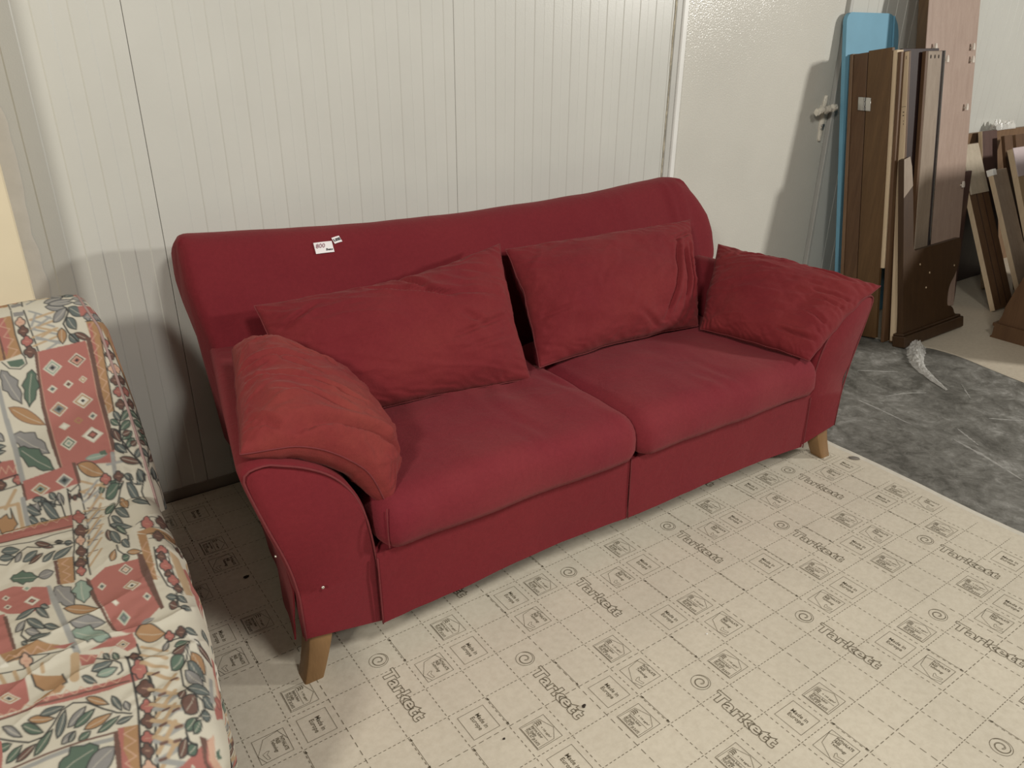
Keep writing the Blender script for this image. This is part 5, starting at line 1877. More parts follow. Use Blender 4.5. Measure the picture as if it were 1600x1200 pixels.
[0,2,-740,1166,-3,9,-5,6,-5,1,-2,12,-4,7,-6,2,-5,-2,-4,-7,-2,-11,-1,-11,-5,-4,-3,-10,-1,-12,1,-11,3,-10,5,-6,5,-1,2,-13,4,-7,6,-2,5,2,4,7,3,11,0,12,5,4,3,10,1,12],
[1,4,13,-740,1166,-3,9,-5,6,-5,1,-2,12,-4,7,-6,2,-5,-2,-4,-7,-2,-11,-1,-11,-5,-4,-3,-10,-1,-12,1,-11,3,-10,5,-6,5,-1,2,-13,4,-7,6,-2,5,2,4,7,3,11,0,12,5,4,3,10,1,12,-1,12],
[1,10,10,-769,1145,13,10],
[0,10,-757,1227,-3,8,-3,4,-4,1,-2,9,-3,5,-4,1,-4,-1,-3,-6,-2,-8,0,-8,-4,-3,-2,-7,-1,-9,1,-9,2,-7,4,-4,4,-1,1,-9,3,-6,4,-2,4,2,4,6,1,8,1,8,4,4,2,7,1,9],
[1,4,13,-757,1227,-3,8,-3,4,-4,1,-2,9,-3,5,-4,1,-4,-1,-3,-6,-2,-8,0,-8,-4,-3,-2,-7,-1,-9,1,-9,2,-7,4,-4,4,-1,1,-9,3,-6,4,-2,4,2,4,6,1,8,1,8,4,4,2,7,1,9,-1,8],
[1,1,10,-779,1212,10,7],
[0,2,-765,1308,-3,8,-3,4,-5,1,-1,10,-4,5,-4,2,-4,-2,-3,-6,-2,-8,-1,-9,-4,-4,-3,-7,-1,-10,1,-9,3,-7,4,-5,4,-1,1,-9,4,-6,4,-2,5,2,3,6,2,8,0,10,5,3,2,8,1,9],
[1,4,13,-765,1308,-3,8,-3,4,-5,1,-1,10,-4,5,-4,2,-4,-2,-3,-6,-2,-8,-1,-9,-4,-4,-3,-7,-1,-10,1,-9,3,-7,4,-5,4,-1,1,-9,4,-6,4,-2,5,2,3,6,2,8,0,10,5,3,2,8,1,9,-1,9],
[1,10,10,-789,1292,11,8],
[0,3,-774,1390,-3,8,-5,4,-4,2,-2,10,-4,6,-4,1,-5,-2,-4,-6,-2,-9,0,-10,-5,-4,-3,-8,-1,-10,1,-10,3,-9,4,-4,4,-1,2,-11,4,-6,5,-2,5,2,3,7,3,9,0,10,5,4,3,8,1,11],
[1,4,13,-774,1390,-3,8,-5,4,-4,2,-2,10,-4,6,-4,1,-5,-2,-4,-6,-2,-9,0,-10,-5,-4,-3,-8,-1,-10,1,-10,3,-9,4,-4,4,-1,2,-11,4,-6,5,-2,5,2,3,7,3,9,0,10,5,4,3,8,1,11,-1,10],
[1,10,10,-801,1372,12,8],
[0,13,-902,880,4,8,5,5,5,3,6,2,5,1,6,-1,6,-1,6,-3,6,-3,0,0,-4,-5,-5,-5,-6,-4,-5,-3,-5,-2,-6,-1,-6,1,-6,3,-6,5],
[1,4,12,-902,880,4,8,5,5,5,3,6,2,5,1,6,-1,6,-1,6,-3,6,-3,0,0,-4,-5,-5,-5,-6,-4,-5,-3,-5,-2,-6,-1,-6,1,-6,3,-6,5,0,0],
[1,0,9,-896,882,21,6,16,2],
[0,13,-833,869,-4,7,-2,7,0,5,1,5,2,4,3,3,4,3,5,3,5,2,0,0,3,-6,1,-6,1,-6,0,-5,-1,-5,-2,-4,-4,-4,-5,-2,-7,-1],
[1,4,12,-833,869,-4,7,-2,7,0,5,1,5,2,4,3,3,4,3,5,3,5,2,0,0,3,-6,1,-6,1,-6,0,-5,-1,-5,-2,-4,-4,-4,-5,-2,-7,-1,0,0],
[1,0,9,-831,873,5,18,6,13],
[0,6,-802,879,-6,8,-3,8,-1,7,0,7,1,7,2,8,3,7,3,7,5,-43,0,0,3,42,3,-8,2,-7,2,-8,0,-7,-1,-7,-3,-7,-3,-7,-7,-7],
[1,4,12,-802,879,-6,8,-3,8,-1,7,0,7,1,7,2,8,3,7,3,7,5,-43,0,0,3,42,3,-8,2,-7,2,-8,0,-7,-1,-7,-3,-7,-3,-7,-7,-7,0,0],
[1,0,9,-801,887,0,28,2,22],
[0,13,-896,917,8,10,8,7,8,-48,10,10,10,6,10,5,11,3,11,1,11,-1,0,0,-9,-16,-9,43,-9,-7,-9,-6,-10,-4,-9,-4,-10,-1,-11,-1,-11,3],
[1,4,12,-896,917,8,10,8,7,8,-48,10,10,10,6,10,5,11,3,11,1,11,-1,0,0,-9,-16,-9,43,-9,-7,-9,-6,-10,-4,-9,-4,-10,-1,-11,-1,-11,3,0,0],
[1,0,9,-886,921,37,17,29,-36],
[0,6,-926,926,3,8,4,5,3,-47,5,6,6,3,5,1,6,-1,6,-2,6,-4,0,0,-4,44,-4,-5,-4,-5,-5,-3,-4,-3,-6,-1,-5,-1,-6,2,-6,3],
[1,4,12,-926,926,3,8,4,5,3,-47,5,6,6,3,5,1,6,-1,6,-2,6,-4,0,0,-4,44,-4,-5,-4,-5,-5,-3,-4,-3,-6,-1,-5,-1,-6,2,-6,3,0,0],
[1,0,9,-921,929,19,9,14,-47],
[0,13,-871,903,1,24,3,19,4,15,5,13,6,10,7,8,7,6,8,4,9,3,0,0,-3,-19,-3,-18,-3,-17,-5,-15,-5,-12,-6,-11,-7,-7,-8,-4,-10,1],
[1,4,12,-871,903,1,24,3,19,4,15,5,13,6,10,7,8,7,6,8,4,9,3,0,0,-3,-19,-3,-18,-3,-17,-5,-15,-5,-12,-6,-11,-7,-7,-8,-4,-10,1,0,0],
[1,0,9,-865,915,20,48,18,30],
[0,13,-933,906,4,15,4,11,5,8,5,6,6,4,5,2,6,0,6,0,6,-2,0,0,-4,-12,-4,-10,-5,-9,-5,-8,-5,-6,-5,-4,-6,-1,-6,1,-7,5],
[1,4,12,-933,906,4,15,4,11,5,8,5,6,6,4,5,2,6,0,6,0,6,-2,0,0,-4,-12,-4,-10,-5,-9,-5,-8,-5,-6,-5,-4,-6,-1,-6,1,-7,5,0,0],
[1,0,9,-927,911,20,22,16,12],
[0,13,-933,951,2,16,2,10,3,9,3,6,4,3,5,3,4,0,5,0,5,-2,0,0,-2,-12,-2,-10,-3,-10,-3,-7,-3,-6,-4,-4,-5,-2,-5,1,-6,5],
[1,4,12,-933,951,2,16,2,10,3,9,3,6,4,3,5,3,4,0,5,0,5,-2,0,0,-2,-12,-2,-10,-3,-10,-3,-7,-3,-6,-4,-4,-5,-2,-5,1,-6,5,0,0],
[1,0,9,-929,957,14,21,11,13],
[0,13,-892,968,0,17,2,13,2,12,4,9,4,8,4,6,6,6,5,4,6,3,0,0,-1,-14,-2,-13,-2,-12,-3,-11,-4,-10,-4,-8,-4,-6,-6,-4,-7,0],
[1,4,12,-892,968,0,17,2,13,2,12,4,9,4,8,4,6,6,6,5,4,6,3,0,0,-1,-14,-2,-13,-2,-12,-3,-11,-4,-10,-4,-8,-4,-6,-6,-4,-7,0,0,0],
[1,0,9,-888,977,13,36,12,24],
[1,4,18,-868,875,32,45,33,18,2,59,-11,15],
[0,1,-1076,1003,92,11,116,-8,94,-13,-13,113,-136,-19,-158,-16],
[1,3,80,-1040,986,125,21,117,3],
[1,10,16,-1063,968,21,49,19,-44,21,49,19,-44,21,49,21,-44,20,49,21,-45,21,50,21,-45,20,50,22,-45,20,50],
[1,2,30,-1081,1071,158,11,138,9],
[0,3,-1056,935,-1,-4,9,13,6,33,6,28,14,-22,8,13,10,3,14,-24,13,-11,0,0,-6,-30,-4,-45,-5,44,-10,-3,-3,-21,-12,4,-13,7,-9,-3,-17,18],
[1,4,12,-1056,935,-1,-4,9,13,6,33,6,28,14,-22,8,13,10,3,14,-24,13,-11,0,0,-6,-30,-4,-45,-5,44,-10,-3,-3,-21,-12,4,-13,7,-9,-3,-17,18,0,0],
[1,11,80,-957,879,-6,106],
[1,9,90,-935,863,-8,125],
[1,11,70,-1004,885,51,-68],
[1,11,60,-1034,875,77,4],
[0,3,-701,775,2,23,6,16,8,14,9,11,12,8,13,6,14,3,15,3,16,1,0,0,-5,-18,-6,-17,-7,-15,-8,-13,-10,-11,-11,-8,-14,-5,-15,-2,-19,4],
[1,4,12,-701,775,2,23,6,16,8,14,9,11,12,8,13,6,14,3,15,3,16,1,0,0,-5,-18,-6,-17,-7,-15,-8,-13,-10,-11,-11,-8,-14,-5,-15,-2,-19,4,0,0],
[1,0,9,-689,785,38,40,34,25],
[0,1,-588,884,-3,5,-5,3,-4,0,-2,6,-5,4,-5,2,-5,-2,-4,-3,-2,-5,-1,-6,-5,-2,-3,-5,-1,-6,1,-6,3,-4,5,-3,5,-1,1,-6,5,-4,5,-2,5,2,4,3,2,5,1,6,5,2,3,5,1,6],
[1,4,13,-588,884,-3,5,-5,3,-4,0,-2,6,-5,4,-5,2,-5,-2,-4,-3,-2,-5,-1,-6,-5,-2,-3,-5,-1,-6,1,-6,3,-4,5,-3,5,-1,1,-6,5,-4,5,-2,5,2,4,3,2,5,1,6,5,2,3,5,1,6,-1,6],
[1,10,10,-616,874,13,5],
[0,7,-665,762,10,8,9,5,10,3,10,1,10,0,11,-2,10,-3,11,-3,10,-5,0,0,-10,-6,-10,-4,-10,-4,-10,-2,-10,-1,-10,0,-10,2,-11,4,-10,7],
[1,6,12,-665,762,10,8,9,5,10,3,10,1,10,0,11,-2,10,-3,11,-3,10,-5,0,0,-10,-6,-10,-4,-10,-4,-10,-2,-10,-1,-10,0,-10,2,-11,4,-10,7,0,0],
[1,0,9,-654,763,39,3,30,-1],
[0,5,-605,744,27,-4,4,26,-25,-2],
[1,9,90,-553,766,-14,94],
[1,9,60,-586,811,68,3],
[0,5,-648,936,7,-1,5,-2,4,-3,4,-4,2,-5,2,-5,1,-6,0,-7,0,-6,0,0,-5,1,-6,3,-4,3,-4,3,-3,4,-3,5,-1,5,-1,7,2,8],
[1,4,12,-648,936,7,-1,5,-2,4,-3,4,-4,2,-5,2,-5,1,-6,0,-7,0,-6,0,0,-5,1,-6,3,-4,3,-4,3,-3,4,-3,5,-1,5,-1,7,2,8,0,0],
[1,0,9,-645,931,12,-16,7,-14],
[1,11,50,-704,858,83,51],
[1,11,50,-711,903,83,-11],
[1,11,50,-717,902,76,57],
[1,11,50,-726,991,73,34],
[1,11,50,-734,1076,69,12],
[1,11,50,-743,1158,66,-9],
[1,11,50,-750,1237,62,-28],
[1,9,50,-711,927,69,-55],
[1,9,50,-719,951,68,-32],
[1,9,50,-729,1040,71,-105],
[1,9,50,-738,1124,68,-99],
[1,9,50,-748,1206,67,-95],
[1,9,50,-757,1284,66,-90],
[1,2,22,-699,940,40,-37],
[1,2,22,-711,981,37,13],
[1,2,22,-725,1073,38,9],
[1,2,22,-738,1160,37,6],
[1,2,22,-751,1244,37,2],
[1,2,22,-763,1325,37,-2],
[1,11,50,-714,999,71,-61],
[1,11,50,-727,1093,71,-115],
[1,11,50,-739,1182,68,-112],
[1,11,50,-751,1267,66,-108],
[1,11,50,-763,1349,64,-106],
[1,11,50,-774,1428,62,-103],
[1,2,16,-618,916,76,-11],
[0,5,-605,938,11,-48,7,2,7,-1,7,-4,2,50,6,-4,5,-6,5,-6,5,-7,0,0,-8,-1,-7,-1,-7,0,-7,1,-6,2,-6,3,-5,5,-5,6,-4,9],
[1,4,12,-605,938,11,-48,7,2,7,-1,7,-4,2,50,6,-4,5,-6,5,-6,5,-7,0,0,-8,-1,-7,-1,-7,0,-7,1,-6,2,-6,3,-5,5,-5,6,-4,9,0,0],
[1,0,9,-599,935,24,-8,18,-10],
[0,5,-631,961,9,10,9,3,8,-1,7,-4,8,-7,7,-10,7,-12,7,-14,7,-17,0,0,-9,-4,-8,-2,-9,-1,-8,2,-7,4,-8,7,-7,11,-7,15,-6,20],
[1,4,12,-631,961,9,10,9,3,8,-1,7,-4,8,-7,7,-10,7,-12,7,-14,7,-17,0,0,-9,-4,-8,-2,-9,-1,-8,2,-7,4,-8,7,-7,11,-7,15,-6,20,0,0],
[1,0,9,-622,955,29,-18,23,-21],
[0,5,-654,1075,9,4,8,-2,7,-4,6,-8,5,-10,5,-13,4,-15,4,-16,3,-18,0,0,-8,0,-8,2,-7,4,-7,5,-6,8,-6,11,-4,13,-4,17,-1,22],
[1,4,12,-654,1075,9,4,8,-2,7,-4,6,-8,5,-10,5,-13,4,-15,4,-16,3,-18,0,0,-8,0,-8,2,-7,4,-7,5,-6,8,-6,11,-4,13,-4,17,-1,22,0,0],
[1,0,9,-648,1065,23,-32,16,-30],
[0,3,-574,976,-8,19,-4,16,-2,15,1,13,2,12,3,11,5,10,5,9,7,9,0,0,5,-16,4,-16,2,-15,2,-14,0,-14,-2,-12,-4,-11,-6,-9,-10,-7],
[1,4,12,-574,976,-8,19,-4,16,-2,15,1,13,2,12,3,11,5,10,5,9,7,9,0,0,5,-16,4,-16,2,-15,2,-14,0,-14,-2,-12,-4,-11,-6,-9,-10,-7,0,0],
[1,0,9,-573,990,2,51,5,36],
[0,13,-610,1047,-3,25,0,20,2,16,4,14,4,12,6,10,7,8,8,7,8,5,0,0,1,-20,0,-19,-1,-18,-2,-16,-4,-14,-4,-12,-7,-10,-8,-6,-11,-2],
[1,4,12,-610,1047,-3,25,0,20,2,16,4,14,4,12,6,10,7,8,8,7,8,5,0,0,1,-20,0,-19,-1,-18,-2,-16,-4,-14,-4,-12,-7,-10,-8,-6,-11,-2,0,0],
[1,0,9,-605,1062,13,53,14,35],
[0,13,-636,1110,-1,19,0,15,2,13,3,11,4,8,5,8,5,6,6,5,7,4,0,0,0,-16,-1,-14,-1,-14,-2,-12,-3,-11,-4,-9,-5,-7,-6,-5,-9,-1],
[1,4,12,-636,1110,-1,19,0,15,2,13,3,11,4,8,5,8,5,6,6,5,7,4,0,0,0,-16,-1,-14,-1,-14,-2,-12,-3,-11,-4,-9,-5,-7,-6,-5,-9,-1,0,0],
[1,0,9,-632,1121,12,40,11,27],
[0,13,-653,1166,6,20,6,16,8,13,8,10,8,8,9,7,10,4,10,4,10,2,0,0,-6,-17,-7,-15,-7,-14,-7,-12,-9,-11,-8,-8,-9,-6,-10,-3,-12,2],
[1,4,12,-653,1166,6,20,6,16,8,13,8,10,8,8,9,7,10,4,10,4,10,2,0,0,-6,-17,-7,-15,-7,-14,-7,-12,-9,-11,-8,-8,-9,-6,-10,-3,-12,2,0,0],
[1,0,9,-644,1176,32,39,25,25],
[0,2,-668,1199,-7,10,-4,10,-2,10,-1,11,0,10,1,10,2,11,3,10,4,10,0,0,5,-9,4,-10,3,-10,2,-10,1,-11,0,-10,-2,-11,-3,-10,-6,-11],
[1,4,12,-668,1199,-7,10,-4,10,-2,10,-1,11,0,10,1,10,2,11,3,10,4,10,0,0,5,-9,4,-10,3,-10,2,-10,1,-11,0,-10,-2,-11,-3,-10,-6,-11,0,0],
[1,0,9,-668,1210,-4,40,1,30],
[0,13,-659,1216,-6,20,-3,18,-1,15,1,15,3,13,4,13,5,11,6,11,7,10,0,0,3,-17,3,-17,2,-16,0,-16,-1,-15,-2,-13,-5,-13,-6,-11,-10,-8],
[1,4,12,-659,1216,-6,20,-3,18,-1,15,1,15,3,13,4,13,5,11,6,11,7,10,0,0,3,-17,3,-17,2,-16,0,-16,-1,-15,-2,-13,-5,-13,-6,-11,-10,-8,0,0],
[1,0,9,-657,1231,5,56,7,40],
[0,13,-633,1323,-4,15,-2,12,0,9,1,8,3,7,3,6,4,4,5,4,6,2,0,0,2,-12,2,-11,1,-10,0,-10,-1,-8,-3,-7,-4,-5,-5,-3,-8,-1],
[1,4,12,-633,1323,-4,15,-2,12,0,9,1,8,3,7,3,6,4,4,5,4,6,2,0,0,2,-12,2,-11,1,-10,0,-10,-1,-8,-3,-7,-4,-5,-5,-3,-8,-1,0,0],
[1,0,9,-631,1332,6,30,6,20],
[0,5,-633,1191,-1,16,1,14,2,12,2,11,3,10,4,8,5,8,5,8,6,6,0,0,-1,-14,0,-13,-1,-13,-2,-12,-3,-11,-3,-10,-4,-9,-6,-7,-7,-4],
[1,4,12,-633,1191,-1,16,1,14,2,12,2,11,3,10,4,8,5,8,5,8,6,6,0,0,-1,-14,0,-13,-1,-13,-2,-12,-3,-11,-3,-10,-4,-9,-6,-7,-7,-4,0,0],
[1,0,9,-630,1202,11,42,10,29],
[1,4,18,-544,910,-18,25,-42,93,-45,85,-5,63,19,56,29,74,-4,33],
[0,2,-536,885,-3,5,-4,2,-5,1,-1,6,-4,3,-5,2,-5,-2,-3,-3,-3,-5,0,-5,-5,-2,-3,-4,-1,-5,1,-6,3,-4,4,-3,5,-1,2,-6,4,-3,4,-1,5,1,4,3,2,5,0,5,5,2,3,4,1,6],
[1,4,13,-536,885,-3,5,-4,2,-5,1,-1,6,-4,3,-5,2,-5,-2,-3,-3,-3,-5,0,-5,-5,-2,-3,-4,-1,-5,1,-6,3,-4,4,-3,5,-1,2,-6,4,-3,4,-1,5,1,4,3,2,5,0,5,5,2,3,4,1,6,-1,5],
[1,10,10,-562,877,12,4],
[0,13,-530,878,-2,9,1,7,1,5,3,4,3,4,5,2,5,1,6,1,6,0,0,0,0,-7,-1,-7,-1,-6,-1,-5,-3,-4,-4,-3,-4,-2,-6,-1,-8,2],
[1,4,12,-530,878,-2,9,1,7,1,5,3,4,3,4,5,2,5,1,6,1,6,0,0,0,0,-7,-1,-7,-1,-6,-1,-5,-3,-4,-4,-3,-4,-2,-6,-1,-8,2,0,0],
[1,0,9,-527,882,11,16,10,9],
[0,13,-469,867,-7,10,-4,9,-2,9,1,9,1,8,4,8,4,8,5,8,12,-43,0,0,-1,41,4,-9,2,-10,1,-9,0,-8,-1,-9,-4,-8,-6,-7,-9,-7],
[1,4,12,-469,867,-7,10,-4,9,-2,9,1,9,1,8,4,8,4,8,5,8,12,-43,0,0,-1,41,4,-9,2,-10,1,-9,0,-8,-1,-9,-4,-8,-6,-7,-9,-7,0,0],
[1,0,9,-468,876,2,33,5,25],
[0,13,-518,931,5,-43,1,15,3,12,3,10,5,7,5,5,6,3,7,2,7,1,0,0,-1,-16,-1,-15,-2,-14,-2,-12,-10,50,-4,-4,-6,-2,-7,-1,-9,2],
[1,4,12,-518,931,5,-43,1,15,3,12,3,10,5,7,5,5,6,3,7,2,7,1,0,0,-1,-16,-1,-15,-2,-14,-2,-12,-10,50,-4,-4,-6,-2,-7,-1,-9,2,0,0],
[1,0,9,-513,935,20,-23,13,22],
[0,13,-532,917,-3,24,0,18,1,16,3,13,4,11,5,9,6,7,7,6,8,5,0,0,1,-19,0,-18,0,-16,-2,-15,-3,-14,-4,-11,-5,-8,-8,-7,-10,-1],
[1,4,12,-532,917,-3,24,0,18,1,16,3,13,4,11,5,9,6,7,7,6,8,5,0,0,1,-19,0,-18,0,-16,-2,-15,-3,-14,-4,-11,-5,-8,-8,-7,-10,-1,0,0],
[1,0,9,-528,931,12,49,11,33],
[0,13,-537,1026,3,21,5,16,6,12,7,9,7,6,8,4,9,1,9,0,10,-1,0,0,-5,-17,-5,-15,-5,-14,-6,-11,-7,-10,-7,-6,-9,-3,-9,1,-11,7],
[1,4,12,-537,1026,3,21,5,16,6,12,7,9,7,6,8,4,9,1,9,0,10,-1,0,0,-5,-17,-5,-15,-5,-14,-6,-11,-7,-10,-7,-6,-9,-3,-9,1,-11,7,0,0],
[1,0,9,-529,1034,26,32,22,20],
[0,2,-530,798,5,12,7,10,7,7,8,6,9,4,10,4,10,2,11,1,11,0,0,0,-6,-10,-7,-9,-8,-9,-7,-7,-9,-6,-9,-4,-9,-3,-11,-1,-12,3],
[1,4,12,-530,798,5,12,7,10,7,7,8,6,9,4,10,4,10,2,11,1,11,0,0,0,-6,-10,-7,-9,-8,-9,-7,-7,-9,-6,-9,-4,-9,-3,-11,-1,-12,3,0,0],
[1,0,9,-521,803,33,22,26,13],
[0,13,-528,730,-1,10,1,8,2,7,4,6,4,5,5,4,6,3,7,3,7,2,0,0,-1,-8,-1,-8,-2,-8,-3,-6,-3,-6,-4,-5,-6,-4,-7,-2,-8,-1],
[1,4,12,-528,730,-1,10,1,8,2,7,4,6,4,5,5,4,6,3,7,3,7,2,0,0,-1,-8,-1,-8,-2,-8,-3,-6,-3,-6,-4,-5,-6,-4,-7,-2,-8,-1,0,0],
[1,0,9,-524,736,14,22,13,14],
[0,2,-471,754,7,4,5,2,5,-1,4,-1,3,-3,3,-5,2,-5,2,-6,2,-7,0,0,-6,-2,-5,-1,-5,-1,-5,1,-4,2,-3,3,-2,4,-2,7,-1,9],
[1,4,12,-471,754,7,4,5,2,5,-1,4,-1,3,-3,3,-5,2,-5,2,-6,2,-7,0,0,-6,-2,-5,-1,-5,-1,-5,1,-4,2,-3,3,-2,4,-2,7,-1,9,0,0],
[1,0,9,-467,751,15,-8,10,-8],
[0,13,-465,812,9,1,6,-2,5,-3,4,-4,3,-5,3,-6,1,-6,1,-7,0,-8,0,0,-6,1,-7,1,-5,3,-5,3,-4,4,-3,5,-2,6,-1,7,1,10],
[1,4,12,-465,812,9,1,6,-2,5,-3,4,-4,3,-5,3,-6,1,-6,1,-7,0,-8,0,0,-6,1,-7,1,-5,3,-5,3,-4,4,-3,5,-2,6,-1,7,1,10,0,0],
[1,0,9,-461,807,15,-16,10,-15],
[0,2,-520,658,-6,9,-2,9,-1,8,0,7,2,7,4,7,4,7,5,6,6,6,0,0,3,-9,3,-8,1,-9,1,-8,0,-7,-3,-7,-3,-7,-5,-6,-9,-5],
[1,4,12,-520,658,-6,9,-2,9,-1,8,0,7,2,7,4,7,4,7,5,6,6,6,0,0,3,-9,3,-8,1,-9,1,-8,0,-7,-3,-7,-3,-7,-5,-6,-9,-5,0,0],
[1,0,9,-518,666,3,29,6,21],
[0,2,-492,691,5,6,5,4,5,1,4,0,5,-1,4,-3,4,-4,4,-5,4,-5,0,0,-5,-4,-5,-3,-4,-3,-5,-1,-4,0,-5,2,-4,3,-4,5,-4,8],
[1,4,12,-492,691,5,6,5,4,5,1,4,0,5,-1,4,-3,4,-4,4,-5,4,-5,0,0,-5,-4,-5,-3,-4,-3,-5,-1,-4,0,-5,2,-4,3,-4,5,-4,8,0,0],
[1,0,9,-487,690,17,-1,13,-4],
[1,4,20,-489,641,-12,66,19,68,35,89],
[1,4,20,-445,905,-3,-7,-35,78,8,128],
[0,3,-696,1444,8,0,6,-2,4,-5,4,-7,2,-8,2,-10,1,-11,1,-12,0,-14,0,0,-6,3,-6,3,-5,4,-4,6,-4,7,-2,8,-2,10,0,12,1,16],
[1,4,12,-696,1444,8,0,6,-2,4,-5,4,-7,2,-8,2,-10,1,-11,1,-12,0,-14,0,0,-6,3,-6,3,-5,4,-4,6,-4,7,-2,8,-2,10,0,12,1,16,0,0],
[1,0,9,-692,1436,13,-28,8,-24],
[0,5,-656,1452,2,13,3,8,3,4,3,2,3,-2,4,-3,3,-6,3,-7,3,-9,0,0,-2,-9,-3,-8,-3,-5,-3,-4,-3,-2,-3,2,-4,4,-3,8,-3,14],
[1,4,12,-656,1452,2,13,3,8,3,4,3,2,3,-2,4,-3,3,-6,3,-7,3,-9,0,0,-2,-9,-3,-8,-3,-5,-3,-4,-3,-2,-3,2,-4,4,-3,8,-3,14,0,0],
[1,0,9,-653,1452,12,3,9,-3],
[0,3,-632,1420,4,13,5,8,5,6,6,4,6,1,6,1,6,-2,6,-2,7,-4,0,0,-4,-9,-5,-8,-5,-7,-6,-6,-5,-4,-6,-1,-6,0,-7,3,-7,7],
[1,4,12,-632,1420,4,13,5,8,5,6,6,4,6,1,6,1,6,-2,6,-2,7,-4,0,0,-4,-9,-5,-8,-5,-7,-6,-6,-5,-4,-6,-1,-6,0,-7,3,-7,7,0,0],
[1,0,9,-626,1423,22,13,17,6],
[1,4,18,-657,1342,-2,49,16,41],
[1,4,14,-1082,1090,133,31,159,5],
[0,13,-1050,1132,7,14,6,10,7,6,7,3,7,0,6,-1,7,-3,7,-5,7,-7,0,0,-7,-10,-7,-9,-6,-7,-7,-6,-7,-3,-7,-1,-7,3,-7,5,-6,11],
[1,4,12,-1050,1132,7,14,6,10,7,6,7,3,7,0,6,-1,7,-3,7,-5,7,-7,0,0,-7,-10,-7,-9,-6,-7,-7,-6,-7,-3,-7,-1,-7,3,-7,5,-6,11,0,0],
[1,0,9,-1043,1134,26,10,21,3],
[0,13,-1062,1173,6,12,6,8,5,5,6,2,6,0,5,-2,6,-3,5,-5,6,-7,0,0,-6,-9,-6,-7,-5,-6,-6,-4,-6,-3,-5,0,-6,3,-5,5,-6,11],
[1,4,12,-1062,1173,6,12,6,8,5,5,6,2,6,0,5,-2,6,-3,5,-5,6,-7,0,0,-6,-9,-6,-7,-5,-6,-6,-4,-6,-3,-5,0,-6,3,-5,5,-6,11,0,0],
[1,0,9,-1056,1174,22,7,17,1],
[0,2,-932,1133,4,19,5,15,6,11,7,9,6,7,8,5,7,3,8,2,8,0,0,0,-5,-15,-5,-14,-6,-13,-6,-11,-6,-9,-7,-7,-7,-4,-8,-2,-9,4],
[1,4,12,-932,1133,4,19,5,15,6,11,7,9,6,7,8,5,7,3,8,2,8,0,0,0,-5,-15,-5,-14,-6,-13,-6,-11,-6,-9,-7,-7,-7,-4,-8,-2,-9,4,0,0],
[1,0,9,-925,1141,25,34,20,21],
[0,13,-986,1235,8,6,8,2,6,-1,7,-3,6,-5,5,-8,6,-9,5,-10,5,-12,0,0,-7,-3,-7,-1,-7,-1,-7,2,-7,3,-6,6,-5,8,-5,10,-5,16],
[1,4,12,-986,1235,8,6,8,2,6,-1,7,-3,6,-5,5,-8,6,-9,5,-10,5,-12,0,0,-7,-3,-7,-1,-7,-1,-7,2,-7,3,-6,6,-5,8,-5,10,-5,16,0,0],
[1,0,9,-979,1230,24,-14,19,-16],
[0,2,-967,1267,8,4,7,-1,6,-2,6,-5,6,-6,5,-8,5,-10,5,-11,5,-12,0,0,-7,-1,-8,0,-6,2,-7,3,-6,5,-6,6,-5,9,-4,11,-4,16],
[1,4,12,-967,1267,8,4,7,-1,6,-2,6,-5,6,-6,5,-8,5,-10,5,-11,5,-12,0,0,-7,-1,-8,0,-6,2,-7,3,-6,5,-6,6,-5,9,-4,11,-4,16,0,0],
[1,0,9,-961,1261,23,-20,17,-19],
[0,13,-921,1279,8,4,6,-1,7,-3,5,-4,6,-7,5,-9,4,-10,5,-11,4,-12,0,0,-7,-1,-7,1,-6,2,-6,4,-6,5,-6,7,-4,9,-5,11,-3,15],
[1,4,12,-921,1279,8,4,6,-1,7,-3,5,-4,6,-7,5,-9,4,-10,5,-11,4,-12,0,0,-7,-1,-7,1,-6,2,-6,4,-6,5,-6,7,-4,9,-5,11,-3,15,0,0],
[1,0,9,-915,1273,22,-21,16,-20],
[0,13,-886,1284,9,6,10,1,9,-2,8,-3,9,-7,8,-8,8,-9,8,-12,8,-12,0,0,-10,-3,-9,0,-10,0,-9,2,-9,4,-8,7,-8,8,-8,12,-6,16],
[1,4,12,-886,1284,9,6,10,1,9,-2,8,-3,9,-7,8,-8,8,-9,8,-12,8,-12,0,0,-10,-3,-9,0,-10,0,-9,2,-9,4,-8,7,-8,8,-8,12,-6,16,0,0],
[1,0,9,-877,1278,33,-17,25,-18],
[0,4,-864,1169,2,11,3,7,3,5,3,3,3,2,4,0,3,-2,4,-2,4,-3,0,0,-2,-8,-3,-7,-3,-6,-3,-5,-3,-3,-3,-1,-4,0,-4,3,-4,6],
[1,4,12,-864,1169,2,11,3,7,3,5,3,3,3,2,4,0,3,-2,4,-2,4,-3,0,0,-2,-8,-3,-7,-3,-6,-3,-5,-3,-3,-3,-1,-4,0,-4,3,-4,6,0,0],
[1,0,9,-861,1172,13,10,10,5],
[0,13,-832,1202,3,8,3,5,3,3,3,1,3,-1,3,-1,3,-3,3,-4,3,-5,0,0,-3,-6,-3,-4,-3,-4,-3,-2,-3,-2,-3,1,-3,2,-3,4,-3,8],
[1,4,12,-832,1202,3,8,3,5,3,3,3,1,3,-1,3,-1,3,-3,3,-4,3,-5,0,0,-3,-6,-3,-4,-3,-4,-3,-2,-3,-2,-3,1,-3,2,-3,4,-3,8,0,0],
[1,0,9,-829,1202,12,3,9,0],
[0,6,-1011,1227,7,2,5,-1,4,-4,3,-6,3,-7,2,-9,1,-10,1,-12,1,-12,0,0,-5,0,-5,2,-5,3,-4,5,-3,5,-3,8,-1,9,-1,12,0,15],
